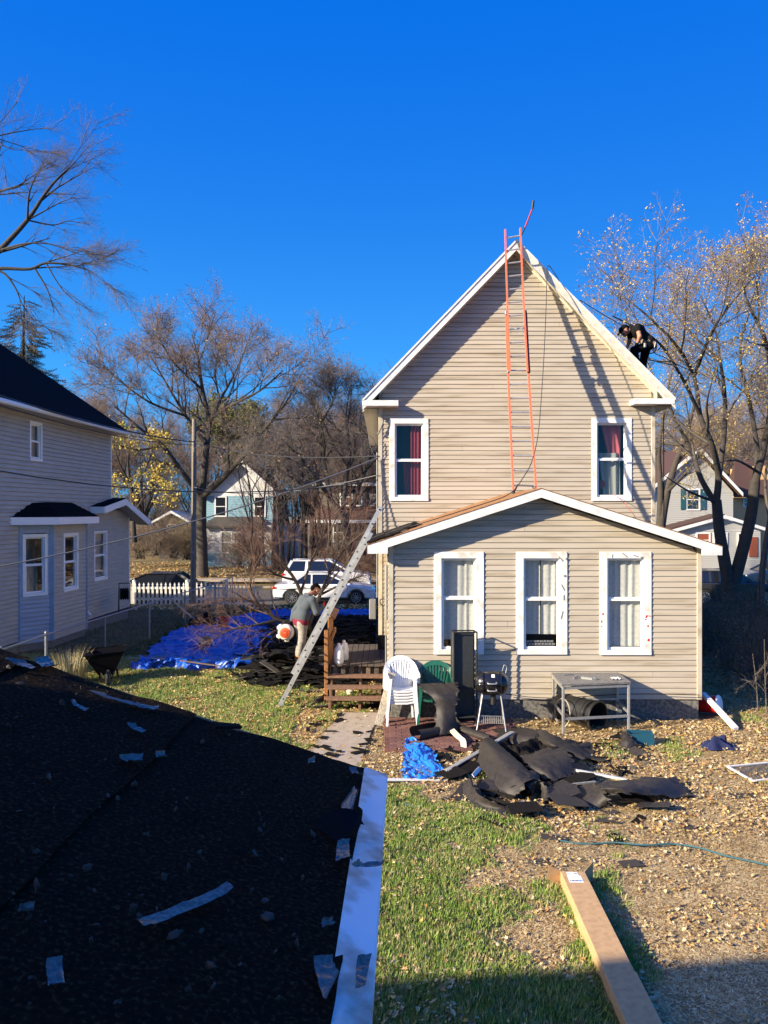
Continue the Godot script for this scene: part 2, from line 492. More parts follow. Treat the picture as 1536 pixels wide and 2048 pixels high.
	MT.car_black = mat(lin(0.008, 0.009, 0.012), 0.22, {"coat": 1.0})
	MT.car_grey = mat(lin(0.045, 0.045, 0.043), 0.3, {"metal": 0.3, "coat": 0.8})
	MT.car_blue = mat(lin(0.012, 0.025, 0.06), 0.3, {"coat": 0.8})
	MT.rim = mat(lin(0.55, 0.55, 0.56), 0.3, {"metal": 0.8})
	MT.chrome = mat(lin(0.7, 0.7, 0.7), 0.15, {"metal": 1.0})
	MT.tail = mat(lin(0.45, 0.01, 0.01), 0.2)
	MT.lamp = mat(lin(0.6, 0.62, 0.65), 0.15)
	MT.rope_teal = mat(lin(0.035, 0.11, 0.13), 0.8)
	MT.red_cord = mat(lin(0.50, 0.02, 0.015), 0.6)
	MT.mesh_screen = mat(lin(0.10, 0.10, 0.10), 0.8, {"alpha": 0.55, "two": true})
	MT.conifer = mat(lin(1, 1, 1), 0.8, {"vc": true, "two": true})
	MT.sink = mat(lin(0.70, 0.72, 0.72), 0.35)

# ---------------------------------------------------------------- building pieces
func spans(x0: float, x1: float, y0: float, y1: float, holes: Array) -> Array:
	var out := [[x0, x1]]
	for h in holes:
		var lap: float = minf(y1, h[3]) - maxf(y0, h[2])
		if lap <= (y1 - y0) * 0.5: continue
		var nx := []
		for s in out:
			if h[1] <= s[0] or h[0] >= s[1]: nx.append(s)
			else:
				if h[0] > s[0]: nx.append([s[0], h[0]])
				if h[1] < s[1]: nx.append([h[1], s[1]])
		out = nx
	return out

# clapboards between y0 and y1 on the plane z = 0 of xf; every board is a mesh of its own
func siding(parent: Node, xf: Transform3D, y0: float, y1: float, step: float, xl: Callable, xr: Callable, holes: Array, m: Material, lip := 0.019, seams := 0.25) -> void:
	var y := y0
	while y < y1 - 0.01:
		var t := minf(y + step, y1)
		var a0: float = xl.call(y)
		var b0: float = xr.call(y)
		var a1: float = xl.call(t)
		var b1: float = xr.call(t)
		if b0 - a0 < 0.04:
			y = t
			continue
		var hs := holes.duplicate()
		if R(0, 1) < seams:
			var sx := R(a0 + 0.2, b0 - 0.2)
			hs.append([sx, sx + 0.004, y - 1, t + 1])
		for q in spans(minf(a0, a1), maxf(b0, b1), y, t, hs):
			var s := M.new()
			s.xf = xf
			var l0 := maxf(q[0], a0)
			var r0 := minf(q[1], b0)
			var l1 := maxf(q[0], a1)
			var r1 := minf(q[1], b1)
			if r0 - l0 < 0.01: continue
			var w := lip * R(0.92, 1.08)
			var a := Vector3(l0, y, w)
			var b := Vector3(r0, y, w)
			var gv := 0.011
			var d := Vector3(r1, t - gv, 0.005)
			var e := Vector3(l1, t - gv, 0.005)
			var u := Vector3(0, 0, -0.017)
			var v := Vector3(0, gv + 0.004, 0)
			s.quad(e, d, d + u, e + u)
			s.quad(e + u, d + u, d + u + v, e + u + v)
			var k := Vector3(0, 0.007, -0.001)
			s.quad(a + k, b + k, d, e)
			s.quad(a, b, b + k, a + k)
			s.quad(Vector3(l0, y, -0.01), Vector3(r0, y, -0.01), b, a)
			s.quad(Vector3(l0, y, -0.01), a, e, Vector3(l1, t, -0.01))
			s.quad(b, Vector3(r0, y, -0.01), Vector3(r1, t, -0.01), d)
			var bm := m
			if m == MT.siding: bm = [MT.siding, MT.siding_b, MT.siding_c][rng.randi() % 3]
			obj("siding_board", s, bm, parent)
		y = t

func curtain(m: M, x0: float, x1: float, y0: float, y1: float, z: float, folds: float, deep := 0.03, top_in := 0.0, ph := 0.0) -> void:
	m.grid(int(maxf(folds * 6, 8)), 6, func(u: float, w: float) -> Vector3:
		var yy := lerpf(y0, y1, w)
		var xx := lerpf(x0 + top_in * (1 - w), x1, u)
		return Vector3(xx, yy, z + sin(u * TAU * folds + ph + sin(w * 2.0 + u * 3.0) * 0.5) * deep * (0.6 + 0.4 * sin(u * 9.0 + ph))))

# a double-hung window in the plane z = 0 of xf; x0..y1 are the outer edges of its casing
func window(parent: Node, xf: Transform3D, x0: float, x1: float, y0: float, y1: float, o := {}) -> MeshInstance3D:
	var cw: float = o.get("casing", 0.12)
	var ch: float = o.get("head", cw)
	var cs: float = o.get("sill", 0.09)
	var pr: float = o.get("proud", 0.032)
	var tm: Material = o.get("mat", MT.trim)
	var s := M.new()
	s.xf = xf
	s.cbox(Vector3(x0 + cw / 2, (y0 + y1) / 2, pr / 2), Vector3(cw, y1 - y0 - 0.002, pr), 0.004)
	s.cbox(Vector3(x1 - cw / 2, (y0 + y1) / 2, pr / 2), Vector3(cw, y1 - y0 - 0.002, pr), 0.004)
	s.cbox(Vector3((x0 + x1) / 2, y1 - ch / 2, pr / 2 + 0.0015), Vector3(x1 - x0 - 0.012, ch, pr), 0.004)
	var w := obj("window", s, tm, parent)
	s = M.new(); s.xf = xf
	s.cbox(Vector3((x0 + x1) / 2, y0 + cs / 2, pr / 2 + 0.006), Vector3(x1 - x0 - 0.006, cs, pr + 0.012), 0.004)
	obj("sill", s, tm, w)
	var a := x0 + cw
	var b := x1 - cw
	var lo := y0 + cs
	var hi := y1 - ch
	# jamb, head and bottom of the opening
	s = M.new(); s.xf = xf
	s.bx(a - 0.02, a, lo, hi, -0.10, -0.001)
	s.bx(b, b + 0.02, lo, hi, -0.10, -0.001)
	s.bx(a - 0.02, b + 0.02, hi, hi + 0.02, -0.10, -0.001)
	s.bx(a - 0.02, b + 0.02, lo - 0.02, lo, -0.10, -0.001)
	s.bx(a, a + 0.022, lo, hi, -0.035, -0.006)
	s.bx(b - 0.022, b, lo, hi, -0.035, -0.006)
	s.bx(a + 0.022, b - 0.022, hi - 0.022, hi, -0.035, -0.006)
	obj("jamb", s, MT.vinyl, w)
	a += 0.003; b -= 0.003; lo += 0.003; hi -= 0.003
	var mid: float = lo + (hi - lo) * o.get("split", 0.5)
	var f := 0.038
	s = M.new(); s.xf = xf
	s.cbox(Vector3(a + f / 2, (mid + hi) / 2, -0.055), Vector3(f, hi - mid, 0.03), 0.004)
	s.cbox(Vector3(b - f / 2, (mid + hi) / 2, -0.055), Vector3(f, hi - mid, 0.03), 0.004)
	s.cbox(Vector3((a + b) / 2, hi - f / 2, -0.056), Vector3(b - a - 2 * f, f, 0.028), 0.004)
	s.cbox(Vector3((a + b) / 2, mid + f / 2, -0.056), Vector3(b - a - 2 * f, f, 0.028), 0.004)
	obj("upper_sash", s, MT.vinyl, w)
	s = M.new(); s.xf = xf
	s.cbox(Vector3(a + f / 2 + 0.006, (mid + lo) / 2, -0.024), Vector3(f, mid - lo, 0.026), 0.004)
	s.cbox(Vector3(b - f / 2 - 0.006, (mid + lo) / 2, -0.024), Vector3(f, mid - lo, 0.026), 0.004)
	s.cbox(Vector3((a + b) / 2, lo + f / 2 + 0.004, -0.025), Vector3(b - a - 2 * f - 0.012, f + 0.008, 0.024), 0.004)
	s.cbox(Vector3((a + b) / 2, mid - f / 2 + 0.01, -0.025), Vector3(b - a - 2 * f - 0.012, f, 0.024), 0.004)
	obj("lower_sash", s, MT.vinyl, w)
	var gm: Material = o.get("glass", MT.glass)
	for k in 2:
		s = M.new(); s.xf = xf
		var zz: float = [-0.06, -0.03][k]
		var g0: float = [mid + f, lo + f][k]
		var g1: float = [hi - f, mid - f][k]
		s.quad(Vector3(a + f, g0, zz), Vector3(b - f, g0, zz), Vector3(b - f, g1, zz), Vector3(a + f, g1, zz))
		obj("pane", s, gm, w)
	if o.get("glass", null) == null:
		s = M.new(); s.xf = xf
		var bk := -0.75
		s.bx(a - 0.35, b + 0.35, lo - 0.2, hi + 0.1, bk - 0.02, bk)
		s.bx(a - 0.37, a - 0.35, lo - 0.2, hi + 0.1, bk, -0.11)
		s.bx(b + 0.35, b + 0.37, lo - 0.2, hi + 0.1, bk, -0.11)
		s.bx(a - 0.35, b + 0.35, hi + 0.1, hi + 0.12, bk, -0.11)
		s.bx(a - 0.35, b + 0.35, lo - 0.22, lo - 0.2, bk, -0.11)
		obj("room", s, MT.room, w)
	return w

func back_wall(m: M, pts: Array, holes: Array) -> void:   # nothing: boards cover the wall
	pass

# ---------------------------------------------------------------- trees
func frame_from(y: Vector3, spin: float) -> Basis:
	var x := y.cross(Vector3.UP if absf(y.y) < 0.95 else Vector3.RIGHT).normalized()
	var z := x.cross(y).normalized()
	return Basis(x, y, z) * Basis(Vector3.UP, spin)

func make_spray(sd: int, n1: int, n2: int, r0: float, wander: float, droop: float, leaves: int, leaf_size: float) -> Array:
	var r := RandomNumberGenerator.new()
	r.seed = sd
	var m := M.new()
	var lf := M.new()
	var tips := []
	var path := func(p: Vector3, d: Vector3, ln: float, ra: float, segs: int) -> Array:
		var pts := [p]
		var q := p
		var e := d
		for i in segs:
			e = (e + Vector3(r.randf_range(-1, 1), r.randf_range(-1, 1) - droop, r.randf_range(-1, 1)) * wander).normalized()
			q += e * ln / segs
			pts.append(q)
		var rr := []
		for i in segs + 1: rr.append(ra * (1.0 - 0.75 * i / segs))
		m.tube(pts, rr, 3, false)
		return pts
	var main: Array = path.call(Vector3.ZERO, Vector3.UP, 1.0, r0, 4)
	tips.append(main[4])
	for k in n1:
		var t := r.randf_range(0.1, 0.95)
		var i := mini(int(t * 4), 3)
		var p: Vector3 = main[i].lerp(main[i + 1], t * 4 - i)
		var a := r.randf_range(0, TAU)
		var d := (Vector3(cos(a), 0, sin(a)) * 0.85 + Vector3.UP * r.randf_range(0.5, 1.1)).normalized()
		var ln := r.randf_range(0.3, 0.55) * (1.15 - t * 0.6)
		var s: Array = path.call(p, d, ln, r0 * 0.55, 3)
		tips.append(s[3]); tips.append(s[2])
		for j in n2:
			var b := r.randi_range(1, 2)
			var a2 := r.randf_range(0, TAU)
			var d2 := (Vector3(cos(a2), 0.3, sin(a2)) + d).normalized()
			var s2: Array = path.call(s[b], d2, ln * r.randf_range(0.35, 0.6), r0 * 0.36, 2)
			tips.append(s2[2])
	for k in leaves:
		var p: Vector3 = tips[r.randi() % tips.size()] + Vector3(r.randf_range(-1, 1), r.randf_range(-1, 1), r.randf_range(-1, 1)) * 0.02
		var ax := Vector3(r.randf_range(-1, 1), r.randf_range(-1.2, 0.4), r.randf_range(-1, 1)).normalized()
		var sd2 := ax.cross(Vector3(r.randf_range(-1, 1), r.randf_range(-1, 1), r.randf_range(-1, 1))).normalized()
		var sz := leaf_size * r.randf_range(0.6, 1.2)
		var w := sd2 * sz * 0.38
		var nn := ax.cross(sd2) * sz * 0.12
		lf.tri(p, p + ax * sz * 0.5 + w + nn, p + ax * sz)
		lf.tri(p, p + ax * sz, p + ax * sz * 0.5 - w + nn)
	return [m.mesh(), lf.mesh() if leaves else null]

func grow(m: M, out: Array, p: Vector3, d: Vector3, r: float, ln: float, lvl: int, o: Dictionary) -> void:
	var segs := maxi(3, int(ln / o.get("seg", 0.7)))
	var pts := [p]
	var rad := [r]
	var dirs := [d]
	var e := d
	var q := p
	var wob: float = o.get("wob", 0.22)
	var up: float = o.get("up", 0.05)
	for i in segs:
		e = (e + Vector3(R(-1, 1), R(-1, 1), R(-1, 1)) * wob + Vector3.UP * up).normalized()
		q += e * ln / segs
		pts.append(q); dirs.append(e)
		rad.append(maxf(r * (1.0 - 0.82 * (i + 1.0) / segs), o.get("rmin", 0.006)))
	m.tube(pts, rad, 6 if r > 0.08 else (4 if r > 0.03 else 3), false)
	kids(m, out, pts, dirs, rad, ln, lvl, o)

func kids(m: M, out: Array, pts: Array, dirs: Array, rad: Array, ln: float, lvl: int, o: Dictionary) -> void:
	var segs := pts.size() - 1
	var last: int = o.get("levels", 3)
	var cnt: int = o.n[mini(lvl, o.n.size() - 1)]
	if lvl >= last:
		for k in cnt:
			var t := R(0.08, 1.0)
			var i := mini(int(t * segs), segs - 1)
			var a := R(0, TAU)
			var b := frame_from(dirs[i], a)
			var dd: Vector3 = (b * Vector3(sin(o.get("ang", 0.8)), cos(o.get("ang", 0.8)), 0) + Vector3.UP * o.get("tip_up", 0.15) + Vector3(R(-.2, .2), R(-.2, .2), R(-.2, .2))).normalized()
			var sc: float = R(0.7, 1.3) * o.get("spray", 1.1)
			out.append(Transform3D(frame_from(dd, R(0, TAU)).scaled(Vector3.ONE * sc), pts[i].lerp(pts[i + 1], t * segs - i)))
		out.append(Transform3D(frame_from(dirs[segs], R(0, TAU)).scaled(Vector3.ONE * o.get("spray", 1.1)), pts[segs]))
		return
	var st: float = o.get("start", 0.25)
	for k in cnt:
		var t := st + (1.0 - st) * (k + R(0, 1)) / cnt
		t = minf(t, 0.98)
		var i := mini(int(t * segs), segs - 1)
		var b := frame_from(dirs[i], R(0, TAU))
		var an: float = o.get("ang", 0.8) * R(0.7, 1.25)
		var dd := b * Vector3(sin(an), cos(an), 0)
		dd = (dd + Vector3.UP * o.get("kid_up", 0.1)).normalized()
		var rr: float = minf(lerpf(rad[i], rad[i + 1], t * segs - i) * R(0.5, 0.75), 0.2)
		grow(m, out, pts[i].lerp(pts[i + 1], t * segs - i), dd, maxf(rr, o.get("rmin", 0.006) * 1.35), ln * o.get("ratio", 0.55) * R(0.75, 1.2) * (1.15 - 0.45 * t), lvl + 1, o)

# limbs: [[points], base radius, tip radius]; crown grows from limbs with index >= o.bare
func tree(called: String, label: String, cat: String, limbs: Array, o: Dictionary, bark: Material, twig: Material, sprays: Array, group := "") -> Node3D:
	var t := thing(called, label, cat, limbs[0][0][0], 0.0, group)
	var org: Vector3 = limbs[0][0][0]
	var m := M.new()
	var bough := M.new()
	var out := []
	var idx := 0
	for L in limbs:
		var pts := smooth(L[0], 4)
		var cnt := pts.size()
		var rad := []
		var dirs := []
		for i in cnt:
			pts[i] -= org
			var f := float(i) / (cnt - 1)
			rad.append(lerpf(L[1], L[2], f) * (1.0 + (0.35 * maxf(0.0, 1.0 - f * 6.0) if idx == 0 else 0.0)))
		var ln := 0.0
		for i in cnt:
			dirs.append((pts[mini(i + 1, cnt - 1)] - pts[maxi(i - 1, 0)]).normalized())
			if i > 0: ln += pts[i].distance_to(pts[i - 1])
		m.tube(pts, rad, 10 if L[1] > 0.15 else 7, false)
		if idx >= o.get("bare", 1): kids(bough, out, pts, dirs, rad, ln, 1 if ln > o.get("long", 3.0) else 2, o)
		idx += 1
	obj("trunk", m, bark, t)
	if bough.v.size(): obj("boughs", bough, o.get("bough_mat", bark), t)
	var half := [[], []]
	for x in out: half[rng.randi() % 2].append(x)
	for k in 2:
		if half[k].size(): multi("crown", sprays[k][0], half[k], [], twig, t)
	if o.has("leaf"):
		for k in 2:
			var xs := []
			var cs := []
			for x in half[k]:
				var keep: float = o.leaf.keep.call(x.origin + org) if o.leaf.has("keep") else 1.0
				if R(0, 1) < keep:
					xs.append(x)
					var c: Color = o.leaf.pal[rng.randi() % o.leaf.pal.size()]
					cs.append(c * R(0.8, 1.15))
			if xs.size() and sprays[k][1]: multi("leaves", sprays[k][1], xs, cs, MT.leaf, t)
	return t

func smooth(pts: Array, per: int) -> Array:
	if pts.size() < 3:
		var o2 := []
		for i in per + 1: o2.append(pts[0].lerp(pts[1], float(i) / per))
		return o2
	var o := []
	for i in pts.size() - 1:
		var a: Vector3 = pts[maxi(i - 1, 0)]
		var b: Vector3 = pts[i]
		var c: Vector3 = pts[i + 1]
		var d: Vector3 = pts[mini(i + 2, pts.size() - 1)]
		for k in per: o.append(b.cubic_interpolate(c, a, d, float(k) / per))
	o.append(pts[pts.size() - 1])
	return o

# ---------------------------------------------------------------- bodies
# bones: [a, b, ra, rb]; the smooth union of tapered capsules, meshed by surface nets
func skin(bones: Array, cell: float, k: float, m: M) -> void:
	var lo := Vector3.ONE * 1e9
	var hi := -lo
	for b in bones:
		for q in 2:
			var r: float = b[2 + q] + k + cell * 2
			lo = lo.min(b[q] - Vector3.ONE * r)
			hi = hi.max(b[q] + Vector3.ONE * r)
	var nx := int((hi.x - lo.x) / cell) + 2
	var ny := int((hi.y - lo.y) / cell) + 2
	var nz := int((hi.z - lo.z) / cell) + 2
	var f := PackedFloat32Array()
	f.resize(nx * ny * nz)
	f.fill(1.0)
	for b in bones:
		var A: Vector3 = b[0]
		var B: Vector3 = b[1]
		var ra: float = b[2]
		var rb: float = b[3]
		var mg: float = maxf(ra, rb) + k + cell * 1.5
		var l: Vector3 = (A.min(B) - Vector3.ONE * mg - lo) / cell
		var h: Vector3 = (A.max(B) + Vector3.ONE * mg - lo) / cell
		var ab := B - A
		var den := maxf(ab.length_squared(), 1e-8)
		for z in range(maxi(int(l.z), 0), mini(int(h.z) + 1, nz)):
			for y in range(maxi(int(l.y), 0), mini(int(h.y) + 1, ny)):
				for x in range(maxi(int(l.x), 0), mini(int(h.x) + 1, nx)):
					var p := lo + Vector3(x, y, z) * cell
					var t := clampf((p - A).dot(ab) / den, 0.0, 1.0)
					var d := p.distance_to(A + ab * t) - lerpf(ra, rb, t)
					var i := x + nx * (y + ny * z)
					var c := f[i]
					var hh := maxf(k - absf(c - d), 0.0) / k
					f[i] = minf(c, d) - hh * hh * k * 0.25
	var vert := {}
	var grad := func(x: int, y: int, z: int) -> Vector3:
		var x0 := clampi(x, 1, nx - 2)
		var y0 := clampi(y, 1, ny - 2)
		var z0 := clampi(z, 1, nz - 2)
		var i := x0 + nx * (y0 + ny * z0)
		return Vector3(f[i + 1] - f[i - 1], f[i + nx] - f[i - nx], f[i + nx * ny] - f[i - nx * ny])
	for z in nz - 1:
		for y in ny - 1:
			for x in nx - 1:
				var i := x + nx * (y + ny * z)
				var inside := 0
				var vals := []
				for q in 8:
					var w := f[i + (q & 1) + nx * (((q >> 1) & 1) + ny * (q >> 2))]
					vals.append(w)
					if w < 0: inside += 1
				if inside == 0 or inside == 8: continue
				var s := Vector3.ZERO
				var c2 := 0
				for e in [[0, 1], [2, 3], [4, 5], [6, 7], [0, 2], [1, 3], [4, 6], [5, 7], [0, 4], [1, 5], [2, 6], [3, 7]]:
					var va: float = vals[e[0]]
					var vb: float = vals[e[1]]
					if (va < 0) == (vb < 0): continue
					var t := va / (va - vb)
					var pa := Vector3(e[0] & 1, (e[0] >> 1) & 1, e[0] >> 2)
					var pb := Vector3(e[1] & 1, (e[1] >> 1) & 1, e[1] >> 2)
					s += pa.lerp(pb, t)
					c2 += 1
				s /= c2
				var g: Vector3 = grad.call(x, y, z).lerp(grad.call(x + 1, y + 1, z + 1), 0.5)
				vert[i] = [lo + (Vector3(x, y, z) + s) * cell, g.normalized()]
	for z in range(1, nz - 1):
		for y in range(1, ny - 1):
			for x in range(1, nx - 1):
				var i := x + nx * (y + ny * z)
				var a := f[i] < 0
				for ax in 3:
					var st: int = [1, nx, nx * ny][ax]
					var b := f[i + st] < 0
					if a == b: continue
					var u: int = [nx, nx * ny, 1][ax]
					var w: int = [nx * ny, 1, nx][ax]
					var ks := [i - u - w, i - w, i, i - u]
					if not (vert.has(ks[0]) and vert.has(ks[1]) and vert.has(ks[2]) and vert.has(ks[3])): continue
					var q0: Array = vert[ks[0]]
					var q1: Array = vert[ks[1]]
					var q2: Array = vert[ks[2]]
					var q3: Array = vert[ks[3]]
					if a: m.squad(q0[0], q1[0], q2[0], q3[0], q0[1], q1[1], q2[1], q3[1])
					else: m.squad(q3[0], q2[0], q1[0], q0[0], q3[1], q2[1], q1[1], q0[1])

func body(called: String, bones: Array, mt: Material, parent: Node, cell := 0.016, k := 0.03) -> MeshInstance3D:
	var m := M.new()
	skin(bones, cell, k, m)
	return obj(called, m, mt, parent)

# ---------------------------------------------------------------- the scene
func _ready() -> void:
	rng.seed = 7
	fn.seed = 3
	fn.frequency = 0.02
	var cam := Camera3D.new()
	cam.name = "camera"
	cam.position = Vector3(0, H, 0)
	cam.fov = rad_to_deg(2.0 * atan(1024.0 / F))
	cam.near = 0.05
	cam.far = 900.0
	add_child(cam)
	cam.current = true
	var we := WorldEnvironment.new()
	we.name = "world_environment"
	var env := Environment.new()
	env.background_mode = Environment.BG_SKY
	var sky := Sky.new()
	var sm := ProceduralSkyMaterial.new()
	sm.sky_top_color = Color(0.0, 0.070, 0.365).linear_to_srgb()
	sm.sky_horizon_color = Color(0.06, 0.335, 0.63).linear_to_srgb()
	sm.sky_curve = 0.135
	sm.sun_angle_max = 66.0
	sm.sun_curve = 0.3
	sm.ground_horizon_color = Color(0.10, 0.11, 0.11).linear_to_srgb()
	sm.ground_bottom_color = Color(0.06, 0.05, 0.04).linear_to_srgb()
	sky.sky_material = sm
	env.sky = sky
	env.tonemap_mode = Environment.TONE_MAPPER_LINEAR
	env.tonemap_exposure = 2.2
	env.sdfgi_enabled = true
	env.ssao_enabled = true
	env.ssil_enabled = true
	we.environment = env
	add_child(we)
	var sun := DirectionalLight3D.new()
	sun.name = "sun"
	sun.light_color = Color(1.0, 0.935, 0.83)
	sun.light_energy = 1.6
	sun.light_angular_distance = 0.5
	sun.shadow_enabled = true
	add_child(sun)
	sun.look_at_from_position(Vector3.ZERO, Vector3(2.0, -0.93, -1.02))
	make_materials()
	build_ground()
	build_house()
	build_grey_house()
	build_garage()
	build_far_houses()
	build_trees()
	build_street()
	build_deck()
	build_ladders()
	build_people()
	build_patio_things()
	build_pile()
	build_yard_things()
	build_wires()
	build_roof_scraps()
	build_litter()

func greenness(x: float, z: float) -> float:
	var d := -z
	var g := fn.get_noise_2d(x * 26.0 + 40, z * 26.0) * 0.9 + fn.get_noise_2d(x * 70.0, z * 70.0) * 0.35
	if d < 10.6:
		g += (1.45 - x) * 0.55 + 0.05 - maxf(0.0, d - 9.4) * 0.55
	elif x < -0.3:
		g += 0.42 if x < -1.6 else 0.0
		g -= 0.35 * smoothstep(14.0, 13.0, d) * smoothstep(-2.6, -1.2, x)
	else:
		g -= 0.45
	if d > 30.0: g += 0.1
	return clampf(g, -1, 1)

func build_ground() -> void:
	var m := M.new()
	var xs := []
	var zs := []
	for i in 121:
		var t := (i - 60) / 60.0
		xs.append(sign(t) * (absf(t) * 14.0 + pow(absf(t), 4.0) * 300.0))
	for i in 141:
		var t := i / 140.0
		zs.append(10.0 - t * 46.0 - pow(t, 5.0) * 360.0)
	var p := []
	var cc := []
	for z in zs:
		for x in xs:
			p.append(Vector3(x, ground_y(x, z), z))
			var g := smoothstep(-0.15, 0.3, greenness(x, z))
			var c := Color(0.27, 0.185, 0.085).lerp(Color(0.06, 0.095, 0.02), g)
			var d: float = -z
			if d > 42.0: c = Color(0.11, 0.095, 0.03).lerp(Color(0.36, 0.235, 0.075), clampf(0.55 + fn.get_noise_2d(x * 20, z * 20), 0, 1))
			elif d > 19.0: c = c.lerp(Color(0.10, 0.085, 0.03), 0.4)
			cc.append(c)
	var w := xs.size()
	var nn := []
	for k in p.size():
		var i := k % w
		var j := k / w
		var du: Vector3 = p[j * w + mini(i + 1, w - 1)] - p[j * w + maxi(i - 1, 0)]
		var dv: Vector3 = p[mini(j + 1, zs.size() - 1) * w + i] - p[maxi(j - 1, 0) * w + i]
		nn.append(du.cross(dv).normalized())
	for j in zs.size() - 1:
		for i in w - 1:
			var a := j * w + i
			for k in [a, a + w + 1, a + 1, a, a + w, a + w + 1]:
				m.col = cc[k]
				m.put(p[k], nn[k])
	struct("ground", m, MT.ground)
	# street, kerbs and pavements
	m = M.new()
	m.bx(-140, 140, -0.90, -0.478, -43.0, -34.0)
	struct("road", m, MT.asphalt)
	m = M.new()
	for k in 70:
		m.cbox(Vector3(-70 + k * 2.0, -0.43, -33.92), Vector3(1.99, 0.14, 0.15), 0.015)
	struct("kerb", m, MT.concrete)
	m = M.new()
	for k in 70: m.cbox(Vector3(-70 + k * 2.0, -0.43, -43.08), Vector3(1.99, 0.14, 0.15), 0.015)
	struct("kerb", m, MT.concrete)
	m = M.new()
	for k in 93: m.cbox(Vector3(-70 + k * 1.5, -0.235, -45.4), Vector3(1.485, 0.1, 1.4), 0.01)
	struct("pavement", m, MT.concrete)
	# concrete path from the steps towards the garage
	var path := Node3D.new()
	path.name = "path"
	add_child(path)
	path.set_meta("kind", "structure")
	var ys := [[1428.0, 686.0, 764.0], [1462.0, 655.0, 744.0], [1503.0, 622.0, 730.0], [1560.0, 580.0, 712.0], [1640.0, 520.0, 690.0]]
	for i in 4:
		var a := gd(ys[i][1], ys[i][0])
		var b := gd(ys[i][2], ys[i][0])
		var c := gd(ys[i + 1][2], ys[i + 1][0])
		var e := gd(ys[i + 1][1], ys[i + 1][0])
		m = M.new()
		var up := Vector3(0, 0.032 + 0.006 * (i % 2), 0)
		var dn := Vector3(0, -0.06, 0)
		var g := Vector3(0, 0, 0.012)
		m.hexa([e + dn + g * 0, c + dn, b + dn + g, a + dn + g, e + up, c + up, b + up + g, a + up + g])
		obj("slab", m, MT.concrete, path)
	# brick patio
	var pat := Node3D.new()
	pat.name = "patio"
	add_child(pat)
	pat.set_meta("kind", "structure")
	var bm := []
	for k in 3:
		m = M.new()
		m.cbox(Vector3.ZERO, Vector3(0.194, 0.06, 0.094), 0.006)
		bm.append([m.mesh(), m.mesh(), m.mesh()])
	var mats := [MT.brick, MT.brick2, MT.brick3]
	for j in 19:
		for i in 11:
			var x := 0.1 + i * 0.2 + (0.1 if j % 2 else 0.0)
			var z := -13.88 + j * 0.1
			if x > 2.25 or (j > 12 and x > 1.5): continue
			var k := rng.randi() % 3
			var o := inst("brick", bm[k][k], mats[k], pat)
			o.position = Vector3(x + R(-.004, .004), 0.036 + R(-.006, .006), z + R(-.003, .003))
			o.rotation = Vector3(R(-.03, .03), R(-.03, .03), R(-.03, .03))

func main_roof(x: float) -> float:
	return 9.926 - (2.994 - x) * 1.039 if x < 2.994 else 9.926 - (x - 2.994) * 0.997
func add_roof(x: float) -> float:
	return 4.198 - (2.80 - x) * 0.325 if x < 2.80 else 4.198 - (x - 2.80) * 0.3205

